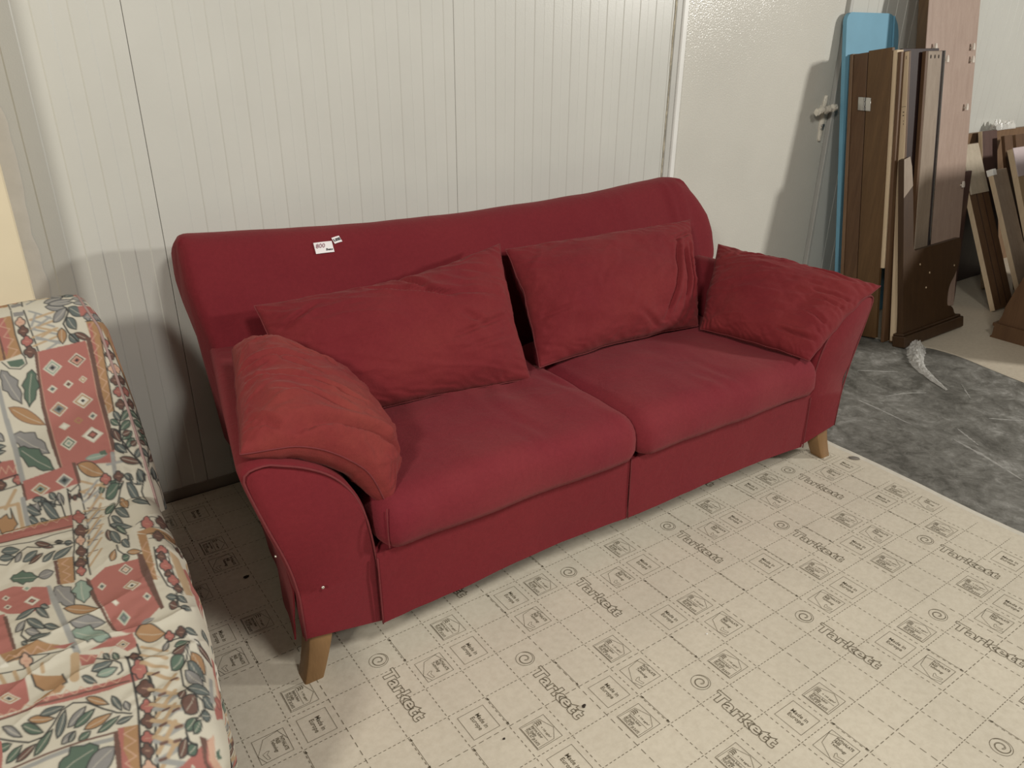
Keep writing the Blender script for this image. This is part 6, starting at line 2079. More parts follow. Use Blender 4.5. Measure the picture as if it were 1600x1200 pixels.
[1,4,12,-1011,1227,7,2,5,-1,4,-4,3,-6,3,-7,2,-9,1,-10,1,-12,1,-12,0,0,-5,0,-5,2,-5,3,-4,5,-3,5,-3,8,-1,9,-1,12,0,15,0,0],
[1,0,9,-1007,1220,12,-23,8,-22],
[1,4,18,-1088,1192,48,34,43,-58,37,-24,41,38,39,7,79,24],
[1,4,15,-561,1244,68,-29,84,13],
[1,4,15,-551,1276,126,43],
[0,1,-498,1275,-4,9,-5,5,-5,2,-3,11,-4,6,-6,3,-5,-3,-3,-7,-2,-10,0,-10,-5,-4,-3,-9,0,-12,2,-11,3,-9,5,-5,5,-1,3,-12,5,-7,5,-2,6,2,3,7,2,11,0,10,5,5,3,9,0,11],
[1,4,13,-498,1275,-4,9,-5,5,-5,2,-3,11,-4,6,-6,3,-5,-3,-3,-7,-2,-10,0,-10,-5,-4,-3,-9,0,-12,2,-11,3,-9,5,-5,5,-1,3,-12,5,-7,5,-2,6,2,3,7,2,11,0,10,5,5,3,9,0,11,-2,11],
[1,10,10,-526,1256,13,9],
[0,2,-435,1268,-4,10,-6,5,-5,1,-4,12,-5,7,-5,2,-6,-2,-4,-7,-1,-11,0,-11,-6,-5,-2,-9,0,-12,2,-12,4,-9,5,-6,6,-1,3,-13,5,-7,6,-2,5,2,4,8,2,11,0,11,5,5,3,9,0,12],
[1,4,13,-435,1268,-4,10,-6,5,-5,1,-4,12,-5,7,-5,2,-6,-2,-4,-7,-1,-11,0,-11,-6,-5,-2,-9,0,-12,2,-12,4,-9,5,-6,6,-1,3,-13,5,-7,6,-2,5,2,4,8,2,11,0,11,5,5,3,9,0,12,-2,12],
[1,10,10,-465,1247,14,10],
[0,2,-404,1290,-2,6,-4,4,-4,0,-2,8,-3,5,-4,1,-3,-2,-3,-4,-1,-7,0,-7,-3,-3,-2,-7,0,-7,1,-8,3,-6,4,-4,3,-1,3,-7,3,-5,4,-2,3,2,3,5,1,7,0,7,3,3,2,7,0,7],
[1,4,13,-404,1290,-2,6,-4,4,-4,0,-2,8,-3,5,-4,1,-3,-2,-3,-4,-1,-7,0,-7,-3,-3,-2,-7,0,-7,1,-8,3,-6,4,-4,3,-1,3,-7,3,-5,4,-2,3,2,3,5,1,7,0,7,3,3,2,7,0,7,-2,8],
[1,10,10,-423,1276,9,7],
[0,3,-572,1298,58,-9,100,81,4,75,-125,-110],
[0,1,-419,1342,36,37,-16,109,-16,-47],
[1,4,15,-538,1333,63,7,70,108],
[1,4,15,-537,1369,57,16,50,116],
[0,2,-481,1378,-3,8,-5,5,-4,1,-3,9,-4,6,-5,2,-4,-3,-4,-5,-1,-9,0,-9,-5,-4,-2,-8,0,-10,1,-9,4,-8,4,-5,5,-1,2,-10,5,-6,4,-2,5,3,3,6,2,9,0,9,4,4,3,8,0,10],
[1,4,13,-481,1378,-3,8,-5,5,-4,1,-3,9,-4,6,-5,2,-4,-3,-4,-5,-1,-9,0,-9,-5,-4,-2,-8,0,-10,1,-9,4,-8,4,-5,5,-1,2,-10,5,-6,4,-2,5,3,3,6,2,9,0,9,4,4,3,8,0,10,-2,9],
[1,10,10,-506,1361,11,8],
[0,2,-408,1482,-4,7,-4,4,-5,1,-3,9,-4,6,-5,1,-4,-2,-3,-6,-2,-8,0,-9,-4,-4,-2,-7,0,-10,1,-9,4,-7,5,-5,4,-1,3,-9,4,-6,5,-2,5,3,3,5,1,9,0,9,5,4,2,8,0,9],
[1,4,13,-408,1482,-4,7,-4,4,-5,1,-3,9,-4,6,-5,1,-4,-2,-3,-6,-2,-8,0,-9,-4,-4,-2,-7,0,-10,1,-9,4,-7,5,-5,4,-1,3,-9,4,-6,5,-2,5,3,3,5,1,9,0,9,5,4,2,8,0,9,-2,10],
[1,10,10,-433,1464,11,8],
[0,3,-571,1310,31,22,-11,131,-18,201,-22,-15,10,-196],
[1,10,16,-549,1386,-28,48,25,44,-28,46,24,43,-26,44,23,41],
[0,8,-534,1446,47,33,-18,178,3,103,-10,32,-27,-57,-9,-118],
[1,4,18,-533,1441,-20,151,9,119,37,70],
[1,4,16,-489,1484,-17,109,1,84,1,92],
[0,1,-494,1497,-3,7,-5,4,-4,1,-3,9,-4,5,-4,2,-5,-2,-3,-6,-2,-8,0,-9,-4,-4,-2,-7,0,-9,1,-9,3,-8,5,-4,4,-1,3,-9,4,-6,4,-1,5,2,3,6,2,8,0,9,4,4,2,7,1,10],
[1,4,13,-494,1497,-3,7,-5,4,-4,1,-3,9,-4,5,-4,2,-5,-2,-3,-6,-2,-8,0,-9,-4,-4,-2,-7,0,-9,1,-9,3,-8,5,-4,4,-1,3,-9,4,-6,4,-1,5,2,3,6,2,8,0,9,4,4,2,7,1,10,-2,9],
[1,10,10,-519,1480,12,8],
[0,2,-507,1538,-3,6,-3,3,-4,1,-2,8,-3,4,-4,1,-4,-2,-3,-4,-1,-7,0,-7,-4,-3,-2,-7,0,-7,1,-8,3,-6,4,-3,4,-1,2,-8,3,-4,4,-2,4,2,2,5,2,7,0,7,3,3,2,7,1,7],
[1,4,13,-507,1538,-3,6,-3,3,-4,1,-2,8,-3,4,-4,1,-4,-2,-3,-4,-1,-7,0,-7,-4,-3,-2,-7,0,-7,1,-8,3,-6,4,-3,4,-1,2,-8,3,-4,4,-2,4,2,2,5,2,7,0,7,3,3,2,7,1,7,-2,8],
[1,10,10,-527,1524,9,6],
[0,1,-500,1602,-4,8,-5,4,-4,1,-3,9,-4,5,-5,2,-5,-2,-3,-6,-2,-9,0,-9,-5,-4,-2,-8,-1,-9,2,-10,4,-8,4,-4,5,-1,3,-9,4,-6,5,-2,5,3,3,6,2,9,0,9,5,4,2,8,0,10],
[1,4,13,-500,1602,-4,8,-5,4,-4,1,-3,9,-4,5,-5,2,-5,-2,-3,-6,-2,-9,0,-9,-5,-4,-2,-8,-1,-9,2,-10,4,-8,4,-4,5,-1,3,-9,4,-6,5,-2,5,3,3,6,2,9,0,9,5,4,2,8,0,10,-1,9],
[1,10,10,-527,1584,12,8],
[0,2,-509,1654,-2,6,-3,3,-4,0,-2,7,-3,4,-3,1,-4,-2,-2,-4,-1,-6,0,-7,-4,-3,-2,-5,0,-7,1,-7,3,-5,3,-3,4,-1,2,-7,3,-3,3,-2,4,2,2,4,1,7,0,6,4,3,1,6,1,7],
[1,4,13,-509,1654,-2,6,-3,3,-4,0,-2,7,-3,4,-3,1,-4,-2,-2,-4,-1,-6,0,-7,-4,-3,-2,-5,0,-7,1,-7,3,-5,3,-3,4,-1,2,-7,3,-3,3,-2,4,2,2,4,1,7,0,6,4,3,1,6,1,7,-2,6],
[1,10,10,-527,1641,8,6],
[0,1,-498,1698,-3,6,-5,4,-4,1,-3,8,-4,5,-4,2,-5,-3,-3,-5,-1,-8,0,-8,-5,-4,-2,-7,0,-9,1,-8,3,-7,5,-4,4,-1,3,-9,4,-5,5,-1,4,2,3,6,2,8,0,8,4,4,2,7,1,9],
[1,4,13,-498,1698,-3,6,-5,4,-4,1,-3,8,-4,5,-4,2,-5,-3,-3,-5,-1,-8,0,-8,-5,-4,-2,-7,0,-9,1,-8,3,-7,5,-4,4,-1,3,-9,4,-5,5,-1,4,2,3,6,2,8,0,8,4,4,2,7,1,9,-2,9],
[1,10,10,-523,1681,12,7],
[0,2,-498,1753,-2,5,-4,3,-3,1,-2,7,-4,3,-3,2,-4,-2,-2,-5,-2,-6,0,-6,-3,-3,-2,-6,0,-7,1,-7,3,-5,3,-3,4,-1,2,-6,3,-4,4,-2,3,2,3,5,1,6,0,7,4,3,1,5,1,7],
[1,4,13,-498,1753,-2,5,-4,3,-3,1,-2,7,-4,3,-3,2,-4,-2,-2,-5,-2,-6,0,-6,-3,-3,-2,-6,0,-7,1,-7,3,-5,3,-3,4,-1,2,-6,3,-4,4,-2,3,2,3,5,1,6,0,7,4,3,1,5,1,7,-2,7],
[1,10,10,-517,1740,9,6],
[0,11,-486,1485,33,45,-1,131,-8,117,-33,7,1,-131],
[0,1,-453,1597,46,-35,-18,191,-18,144,-11,-36,-2,-129],
[0,13,-564,1776,2,13,3,8,3,6,3,3,4,2,5,0,4,-2,6,-2,5,-4,0,0,-2,-9,-3,-8,-3,-7,-3,-6,-4,-3,-4,-2,-4,1,-5,3,-7,7],
[1,4,12,-564,1776,2,13,3,8,3,6,3,3,4,2,5,0,4,-2,6,-2,5,-4,0,0,-2,-9,-3,-8,-3,-7,-3,-6,-4,-3,-4,-2,-4,1,-5,3,-7,7,0,0],
[1,0,9,-559,1779,14,12,12,6],
[0,13,-527,1792,-2,13,0,10,1,7,3,6,3,4,4,3,4,2,5,0,6,0,0,0,0,-11,0,-9,0,-9,-2,-7,-2,-6,-3,-4,-4,-2,-6,-1,-7,4],
[1,4,12,-527,1792,-2,13,0,10,1,7,3,6,3,4,4,3,4,2,5,0,6,0,0,0,0,-11,0,-9,0,-9,-2,-7,-2,-6,-3,-4,-4,-2,-6,-1,-7,4,0,0],
[1,0,9,-524,1797,9,22,9,12],
[0,2,-564,1823,-3,15,0,11,1,7,2,5,3,3,4,1,5,-1,5,-2,6,-4,0,0,1,-12,1,-10,-1,-9,-1,-7,-2,-5,-3,-3,-5,0,-5,3,-8,8],
[1,4,12,-564,1823,-3,15,0,11,1,7,2,5,3,3,4,1,5,-1,5,-2,6,-4,0,0,1,-12,1,-10,-1,-9,-1,-7,-2,-5,-3,-3,-5,0,-5,3,-8,8,0,0],
[1,0,9,-561,1827,9,18,9,9],
[0,13,-534,1862,0,14,2,8,2,7,4,4,3,3,5,1,5,-1,5,-2,6,-3,0,0,-2,-9,-1,-9,-3,-8,-2,-6,-4,-4,-3,-3,-5,0,-5,2,-7,6],
[1,4,12,-534,1862,0,14,2,8,2,7,4,4,3,3,5,1,5,-1,5,-2,6,-3,0,0,-2,-9,-1,-9,-3,-8,-2,-6,-4,-4,-3,-3,-5,0,-5,2,-7,6,0,0],
[1,0,9,-530,1866,13,16,11,8],
[1,4,20,-527,1772,-12,78,16,47],
[0,1,-785,1522,63,-52,118,17,1,144,10,57,6,127,-65,55,-39,54,-65,-45,-8,-109,-16,-120],
[0,2,-600,1444,18,22,-1,195,0,172,-14,6,-11,-161,-5,-80],
[0,2,-795,1490,11,25,4,135,14,133,15,99,-14,-17,-13,-105,-17,-120],
[0,0,-683,1520,30,-28,20,48,-29,27],
[0,2,-677,1522,23,-21,15,36,-22,21],
[0,0,-671,1525,16,-15,10,25,-15,15],
[0,10,-665,1527,8,-8,6,14,-8,8],
[0,0,-768,1577,18,-21,12,31,-18,22],
[0,13,-761,1580,9,-12,7,17,-10,11],
[0,0,-689,1639,36,-29,26,56,-36,27],
[0,3,-683,1642,29,-24,21,45,-29,23],
[0,0,-677,1644,22,-18,16,34,-22,18],
[0,8,-671,1647,15,-13,12,24,-16,12],
[0,4,-665,1649,8,-7,7,13,-9,7],
[0,0,-638,1736,18,-19,11,30,-18,19],
[0,13,-631,1739,9,-10,6,15,-9,11],
[0,0,-740,1806,27,-37,16,50,-27,36],
[0,7,-735,1808,21,-28,12,37,-21,28],
[0,13,-730,1809,15,-19,7,26,-14,19],
[0,6,-725,1811,8,-11,4,14,-7,11],
[0,0,-741,1719,14,-9,11,21,-14,9],
[0,8,-735,1722,7,-5,6,11,-7,5],
[0,1,-777,1892,69,20,3,65,-36,9,-29,-47,-79,-20],
[0,0,-768,1935,24,-16,18,35,-23,16],
[0,3,-763,1938,18,-13,14,27,-18,12],
[0,0,-758,1940,13,-9,9,19,-12,8],
[0,4,-753,1942,7,-5,5,11,-7,4],
[0,6,-902,1484,-9,37,4,19,-3,27,0,25,15,5,4,19,8,15,16,5,12,10,0,0,2,-26,6,-30,-2,-21,-7,-17,6,-31,-11,-11,-14,-9,-6,-17,-21,0],
[1,4,12,-902,1484,-9,37,4,19,-3,27,0,25,15,5,4,19,8,15,16,5,12,10,0,0,2,-26,6,-30,-2,-21,-7,-17,6,-31,-11,-11,-14,-9,-6,-17,-21,0,0,0],
[1,0,9,-896,1504,17,74,19,49],
[0,7,-814,1496,-19,11,-2,17,-11,14,-8,14,12,21,-2,17,1,17,12,21,7,19,0,0,9,-13,14,-12,4,-15,0,-18,14,-12,-6,-19,-8,-21,0,-18,-17,-23],
[1,4,12,-814,1496,-19,11,-2,17,-11,14,-8,14,12,21,-2,17,1,17,12,21,7,19,0,0,9,-13,14,-12,4,-15,0,-18,14,-12,-6,-19,-8,-21,0,-18,-17,-23,0,0],
[1,0,9,-815,1514,-8,65,0,51],
[0,3,-891,1640,10,24,11,18,11,15,12,11,12,8,13,6,14,3,13,2,14,1,0,0,-10,-20,-11,-17,-11,-16,-12,-14,-12,-11,-13,-9,-13,-5,-14,-1,-14,5],
[1,4,12,-891,1640,10,24,11,18,11,15,12,11,12,8,13,6,14,3,13,2,14,1,0,0,-10,-20,-11,-17,-11,-16,-12,-14,-12,-11,-13,-9,-13,-5,-14,-1,-14,5,0,0],
[1,0,9,-878,1651,47,41,37,25],
[0,6,-887,1744,10,24,12,16,11,12,12,8,13,4,12,1,13,-1,14,-4,13,-6,0,0,-11,-18,-11,-15,-12,-14,-12,-11,-12,-8,-13,-4,-12,0,-14,4,-13,12],
[1,4,12,-887,1744,10,24,12,16,11,12,12,8,13,4,12,1,13,-1,14,-4,13,-6,0,0,-11,-18,-11,-15,-12,-14,-12,-11,-12,-8,-13,-4,-12,0,-14,4,-13,12,0,0],
[1,0,9,-874,1751,47,27,37,14],
[0,7,-886,1792,7,36,12,13,10,23,10,21,16,-6,11,13,13,7,17,-6,14,0,0,0,-9,-22,-8,-29,-12,-15,-13,-10,-8,-29,-15,-1,-15,1,-13,-9,-17,13],
[1,4,12,-886,1792,7,36,12,13,10,23,10,21,16,-6,11,13,13,7,17,-6,14,0,0,0,-9,-22,-8,-29,-12,-15,-13,-10,-8,-29,-15,-1,-15,1,-13,-9,-17,13,0,0],
[1,0,9,-873,1804,47,49,37,28],
[1,9,100,-924,1469,19,204,21,241],
[0,1,-1099,1389,65,-4,107,81,1,123,-73,11,-66,-53,-40,-74],
[0,0,-1006,1420,16,-16,15,30,-16,16],
[0,7,-999,1423,9,-8,8,16,-9,8],
[0,0,-1074,1438,13,-14,12,25,-13,14],
[0,2,-1068,1441,7,-7,6,12,-6,8],
[0,0,-1008,1510,27,-21,25,46,-27,20],
[0,8,-1002,1513,21,-16,19,35,-21,15],
[0,2,-996,1516,14,-11,14,24,-14,11],
[0,1,-990,1519,8,-6,8,13,-8,6],
[0,0,-1073,1498,13,-11,13,23,-13,11],
[0,2,-1067,1501,7,-6,7,12,-7,6],
[0,1,-1108,1532,36,10,11,230,-64,22],
[0,2,-1079,1553,13,8,13,217,-11,-8],
[0,2,-885,1294,13,9,-9,178,-11,-7],
[0,3,-871,1294,53,18,-17,185,-46,-16],
[1,10,16,-834,1317,-26,21,22,40,-26,20,22,39,-25,19,20,38],
[0,13,-1041,1609,9,6,8,2,8,0,8,-2,7,-5,7,-5,7,-8,6,-8,7,-10,0,0,-9,-3,-8,-2,-8,-1,-8,1,-8,2,-7,5,-7,6,-6,9,-6,13],
[1,4,12,-1041,1609,9,6,8,2,8,0,8,-2,7,-5,7,-5,7,-8,6,-8,7,-10,0,0,-9,-3,-8,-2,-8,-1,-8,1,-8,2,-7,5,-7,6,-6,9,-6,13,0,0],
[1,0,9,-1033,1605,29,-10,22,-13],
[0,6,-1047,1685,7,3,6,-1,4,-2,4,-5,4,-6,3,-8,2,-9,2,-11,2,-11,0,0,-6,0,-6,1,-5,2,-5,3,-4,5,-3,6,-3,8,-2,11,0,14],
[1,4,12,-1047,1685,7,3,6,-1,4,-2,4,-5,4,-6,3,-8,2,-9,2,-11,2,-11,0,0,-6,0,-6,1,-5,2,-5,3,-4,5,-3,6,-3,8,-2,11,0,14,0,0],
[1,0,9,-1043,1679,15,-19,11,-19],
[0,13,-974,1579,-1,16,1,14,3,12,3,10,4,10,4,8,6,7,5,7,7,6,0,0,-1,-13,-1,-14,-2,-12,-2,-12,-3,-11,-4,-9,-5,-8,-6,-7,-8,-4],
[1,4,12,-974,1579,-1,16,1,14,3,12,3,10,4,10,4,8,6,7,5,7,7,6,0,0,-1,-13,-1,-14,-2,-12,-2,-12,-3,-11,-4,-9,-5,-8,-6,-7,-8,-4,0,0],
[1,0,9,-970,1590,12,40,12,29],
[0,13,-1009,1630,1,21,4,16,4,13,5,11,6,10,6,7,8,6,7,6,8,3,0,0,-2,-16,-3,-15,-4,-15,-5,-13,-5,-11,-6,-10,-7,-7,-8,-5,-9,-1],
[1,4,12,-1009,1630,1,21,4,16,4,13,5,11,6,10,6,7,8,6,7,6,8,3,0,0,-2,-16,-3,-15,-4,-15,-5,-13,-5,-11,-6,-10,-7,-7,-8,-5,-9,-1,0,0],
[1,0,9,-1003,1642,20,42,18,28],
[0,6,-1019,1697,3,15,4,10,4,8,4,6,5,4,6,2,5,1,6,-1,6,-1,0,0,-4,-12,-3,-10,-4,-9,-5,-8,-4,-6,-5,-4,-6,-1,-5,0,-7,6],
[1,4,12,-1019,1697,3,15,4,10,4,8,4,6,5,4,6,2,5,1,6,-1,6,-1,0,0,-4,-12,-3,-10,-4,-9,-5,-8,-4,-6,-5,-4,-6,-1,-5,0,-7,6,0,0],
[1,0,9,-1014,1702,18,21,15,12],
[0,13,-961,1701,3,15,3,12,5,9,4,8,6,6,5,4,6,3,7,2,6,1,0,0,-3,-12,-4,-12,-3,-10,-5,-9,-5,-8,-5,-6,-6,-4,-6,-1,-8,2],
[1,4,12,-961,1701,3,15,3,12,5,9,4,8,6,6,5,4,6,3,7,2,6,1,0,0,-3,-12,-4,-12,-3,-10,-5,-9,-5,-8,-5,-6,-6,-4,-6,-1,-8,2,0,0],
[1,0,9,-955,1708,18,28,16,18],
[0,13,-1013,1750,7,13,7,8,7,5,8,4,7,2,8,0,7,-1,8,-2,7,-4,0,0,-7,-9,-7,-8,-8,-7,-7,-5,-7,-4,-8,-2,-7,1,-8,2,-7,7],
[1,4,12,-1013,1750,7,13,7,8,7,5,8,4,7,2,8,0,7,-1,8,-2,7,-4,0,0,-7,-9,-7,-8,-8,-7,-7,-5,-7,-4,-8,-2,-7,1,-8,2,-7,7,0,0],
[1,0,9,-1005,1753,28,13,22,6],
[0,13,-1035,1749,0,9,0,6,1,5,1,4,2,3,3,2,2,1,3,1,3,0,0,0,0,-6,0,-6,-1,-6,-1,-5,-1,-3,-2,-3,-2,-2,-3,-1,-5,1],
[1,4,12,-1035,1749,0,9,0,6,1,5,1,4,2,3,3,2,2,1,3,1,3,0,0,0,0,-6,0,-6,-1,-6,-1,-5,-1,-3,-2,-3,-2,-2,-3,-1,-5,1,0,0],
[1,0,9,-1033,1753,6,15,6,9],
[0,13,-959,1574,1,11,2,7,2,6,2,4,3,3,3,1,3,1,4,0,4,-1,0,0,-1,-8,-2,-8,-2,-6,-2,-5,-2,-5,-3,-3,-3,-1,-4,1,-5,3],
[1,4,12,-959,1574,1,11,2,7,2,6,2,4,3,3,3,1,3,1,4,0,4,-1,0,0,-1,-8,-2,-8,-2,-6,-2,-5,-2,-5,-3,-3,-3,-1,-4,1,-5,3,0,0],
[1,0,9,-956,1578,10,15,8,9],
[1,4,18,-1018,1662,-15,53,19,48,49,48],
[0,3,-1123,1763,68,14,67,11,89,75,-88,-20,-86,-7,-54,-11],
[1,10,16,-1119,1783,22,36,19,-27,22,36,20,-27,22,36,21,-27,22,36,21,-27],
[0,1,-954,1833,71,21,-32,19],
[1,4,16,-1128,1837,90,-9,84,38,65,25],
[1,4,16,-1129,1861,86,28,79,-23],
[0,10,-1013,1868,-2,6,-4,4,-4,0,-1,8,-3,5,-4,1,-4,-2,-4,-6,-2,-7,-1,-8,-4,-3,-3,-7,-2,-8,1,-8,2,-7,3,-3,4,-1,1,-8,3,-5,4,-1,4,2,4,6,3,7,0,8,5,4,3,7,1,8],
[1,4,13,-1013,1868,-2,6,-4,4,-4,0,-1,8,-3,5,-4,1,-4,-2,-4,-6,-2,-7,-1,-8,-4,-3,-3,-7,-2,-8,1,-8,2,-7,3,-3,4,-1,1,-8,3,-5,4,-1,4,2,4,6,3,7,0,8,5,4,3,7,1,8,0,8],
[1,1,10,-1037,1851,11,8],
[0,1,-882,1923,54,30,-19,47,-36,-19],
[1,10,16,-879,1937,16,30,16,-25,16,30,16,-26,16,31,17,-26],
[0,3,-1024,1940,86,54,7,54,-29,16,-43,-36,-18,-49],
[1,4,16,-1024,1940,5,53,19,37],
[1,4,16,-940,1986,8,61,-13,3],
[1,11,140,-893,1922,-16,117],
[1,11,60,-1110,1875,10,50],
[1,11,60,-1070,1883,6,48],
[1,11,60,-1030,1892,2,46],
[1,11,60,-989,1901,-2,44],
[0,13,-811,1958,-2,9,-1,6,0,6,0,5,2,4,3,3,2,4,4,2,4,3,0,0,1,-7,1,-6,0,-6,0,-6,-1,-5,-1,-4,-3,-4,-4,-2,-5,-2],
[1,4,12,-811,1958,-2,9,-1,6,0,6,0,5,2,4,3,3,2,4,4,2,4,3,0,0,1,-7,1,-6,0,-6,0,-6,-1,-5,-1,-4,-3,-4,-4,-2,-5,-2,0,0],
[1,0,9,-809,1963,4,19,4,13],
[0,5,-783,1971,-4,8,-1,7,-1,7,1,6,1,6,2,5,3,5,4,4,4,5,0,0,2,-8,1,-7,1,-6,1,-7,-1,-6,-1,-6,-3,-5,-4,-5,-5,-3],
[1,4,12,-783,1971,-4,8,-1,7,-1,7,1,6,1,6,2,5,3,5,4,4,4,5,0,0,2,-8,1,-7,1,-6,1,-7,-1,-6,-1,-6,-3,-5,-4,-5,-5,-3,0,0],
[1,0,9,-782,1977,3,24,4,16],
[0,13,-858,2030,8,8,7,5,8,2,7,1,7,-2,7,-3,7,-4,8,-6,7,-7,0,0,-8,-6,-8,-4,-8,-3,-7,-2,-8,0,-7,1,-7,4,-7,6,-6,10],
[1,4,12,-858,2030,8,8,7,5,8,2,7,1,7,-2,7,-3,7,-4,8,-6,7,-7,0,0,-8,-6,-8,-4,-8,-3,-7,-2,-8,0,-7,1,-7,4,-7,6,-6,10,0,0],
[1,0,9,-851,2029,29,0,22,-4],
[0,7,-848,2056,7,9,8,5,7,3,7,1,7,-1,7,-2,7,-4,7,-5,7,-6,0,0,-7,-6,-7,-5,-8,-4,-7,-3,-7,0,-8,0,-7,3,-7,6,-6,9],
[1,4,12,-848,2056,7,9,8,5,7,3,7,1,7,-1,7,-2,7,-4,7,-5,7,-6,0,0,-7,-6,-7,-5,-8,-4,-7,-3,-7,0,-8,0,-7,3,-7,6,-6,9,0,0],
[1,0,9,-840,2056,27,2,22,-2],
[0,13,-888,2041,2,11,2,9,4,7,3,5,5,5,4,2,5,2,5,2,5,0,0,0,-2,-10,-3,-8,-3,-8,-3,-6,-4,-6,-4,-4,-5,-3,-5,-1,-6,3],
[1,4,12,-888,2041,2,11,2,9,4,7,3,5,5,5,4,2,5,2,5,2,5,0,0,0,-2,-10,-3,-8,-3,-8,-3,-6,-4,-6,-4,-4,-5,-3,-5,-1,-6,3,0,0],
[1,0,9,-884,2046,15,20,12,13],
[1,4,18,-834,1969,37,39,26,38,-1,25,-16,8],
[1,4,18,-752,2006,4,55,-9,143],
[1,4,18,-707,1976,-1,107,3,127],
[0,2,-705,2110,-3,6,-3,3,-4,0,-2,7,-3,3,-4,1,-4,-2,-3,-5,-2,-6,0,-7,-4,-3,-2,-6,-1,-7,1,-7,2,-6,4,-2,4,-1,2,-7,3,-3,4,-1,4,2,3,5,2,6,0,7,4,3,2,6,1,8],
[1,4,13,-705,2110,-3,6,-3,3,-4,0,-2,7,-3,3,-4,1,-4,-2,-3,-5,-2,-6,0,-7,-4,-3,-2,-6,-1,-7,1,-7,2,-6,4,-2,4,-1,2,-7,3,-3,4,-1,4,2,3,5,2,6,0,7,4,3,2,6,1,8,-1,6],
[1,10,10,-727,2095,10,7],
[0,2,-709,2195,-3,6,-4,3,-4,0,-2,8,-4,4,-4,1,-4,-3,-4,-5,-2,-7,0,-7,-5,-4,-2,-7,-1,-8,1,-7,3,-6,4,-3,4,0,2,-8,4,-4,4,-1,5,2,3,6,2,7,1,8,4,3,3,7,0,8],
[1,4,13,-709,2195,-3,6,-4,3,-4,0,-2,8,-4,4,-4,1,-4,-3,-4,-5,-2,-7,0,-7,-5,-4,-2,-7,-1,-8,1,-7,3,-6,4,-3,4,0,2,-8,4,-4,4,-1,5,2,3,6,2,7,1,8,4,3,3,7,0,8,-1,7],
[1,10,10,-734,2178,12,8],
[0,2,-710,2041,-2,5,-3,2,-3,0,-2,6,-2,3,-3,0,-3,-1,-3,-4,-1,-5,0,-6,-3,-2,-2,-5,-1,-6,1,-5,2,-4,3,-3,3,0,1,-6,3,-3,3,0,3,1,2,4,2,5,0,6,3,2,2,5,0,6],
[1,4,13,-710,2041,-2,5,-3,2,-3,0,-2,6,-2,3,-3,0,-3,-1,-3,-4,-1,-5,0,-6,-3,-2,-2,-5,-1,-6,1,-5,2,-4,3,-3,3,0,1,-6,3,-3,3,0,3,1,2,4,2,5,0,6,3,2,2,5,0,6,0,5],
[1,10,10,-728,2029,8,6],
[1,4,17,-814,1315,-18,166],
[1,4,17,-772,1335,-5,150],
[0,2,-780,1394,-2,7,-4,4,-4,1,-2,9,-3,5,-4,2,-4,-2,-4,-6,-1,-8,-1,-8,-4,-4,-3,-7,-1,-9,1,-9,3,-7,4,-4,3,-1,2,-9,3,-6,5,-2,4,3,3,5,2,8,1,9,4,4,2,7,1,9],
[1,4,13,-780,1394,-2,7,-4,4,-4,1,-2,9,-3,5,-4,2,-4,-2,-4,-6,-1,-8,-1,-8,-4,-4,-3,-7,-1,-9,1,-9,3,-7,4,-4,3,-1,2,-9,3,-6,5,-2,4,3,3,5,2,8,1,9,4,4,2,7,1,9,-1,9],
[1,10,10,-803,1378,11,7],
[0,1,-787,1447,-3,6,-3,4,-3,1,-2,8,-3,4,-4,2,-3,-2,-3,-5,-2,-7,0,-8,-4,-3,-3,-7,0,-7,0,-8,3,-7,3,-3,4,-1,1,-8,3,-5,4,-2,4,2,3,5,1,8,1,7,4,4,2,6,1,8],
[1,4,13,-787,1447,-3,6,-3,4,-3,1,-2,8,-3,4,-4,2,-3,-2,-3,-5,-2,-7,0,-8,-4,-3,-3,-7,0,-7,0,-8,3,-7,3,-3,4,-1,1,-8,3,-5,4,-2,4,2,3,5,1,8,1,7,4,4,2,6,1,8,-1,8],
[1,10,10,-808,1433,9,6],
[0,5,-1037,1323,9,32,10,7,9,19,9,16,11,-11,10,7,11,2,11,-12,11,-6,0,0,-9,-18,-9,-25,-10,-10,-10,-4,-9,-25,-11,5,-11,7,-10,-4,-12,20],
[1,4,12,-1037,1323,9,32,10,7,9,19,9,16,11,-11,10,7,11,2,11,-12,11,-6,0,0,-9,-18,-9,-25,-10,-10,-10,-4,-9,-25,-11,5,-11,7,-10,-4,-12,20,0,0],
[1,0,9,-1026,1330,39,28,30,13],
[0,6,-946,1377,7,17,6,10,6,6,5,1,6,-1,6,-5,6,-6,5,-9,6,-12,0,0,-6,-11,-7,-10,-6,-7,-6,-5,-6,-2,-5,2,-6,5,-6,10,-5,17],
[1,4,12,-946,1377,7,17,6,10,6,6,5,1,6,-1,6,-5,6,-6,5,-9,6,-12,0,0,-6,-11,-7,-10,-6,-7,-6,-5,-6,-2,-5,2,-6,5,-6,10,-5,17,0,0],
[1,0,9,-940,1377,23,5,17,-4],
[0,3,-702,1923,7,18,8,12,9,7,8,4,9,0,9,-2,9,-5,10,-7,9,-9,0,0,-7,-13,-9,-11,-8,-9,-8,-7,-9,-4,-9,0,-9,3,-10,8,-9,15],
[1,4,12,-702,1923,7,18,8,12,9,7,8,4,9,0,9,-2,9,-5,10,-7,9,-9,0,0,-7,-13,-9,-11,-8,-9,-8,-7,-9,-4,-9,0,-9,3,-10,8,-9,15,0,0],
[1,0,9,-693,1925,34,12,26,2],
[0,6,-673,1885,5,7,6,3,5,1,5,-1,5,-2,5,-4,4,-5,5,-6,5,-7,0,0,-6,-4,-5,-3,-5,-2,-6,0,-5,0,-5,3,-4,4,-5,6,-4,10],
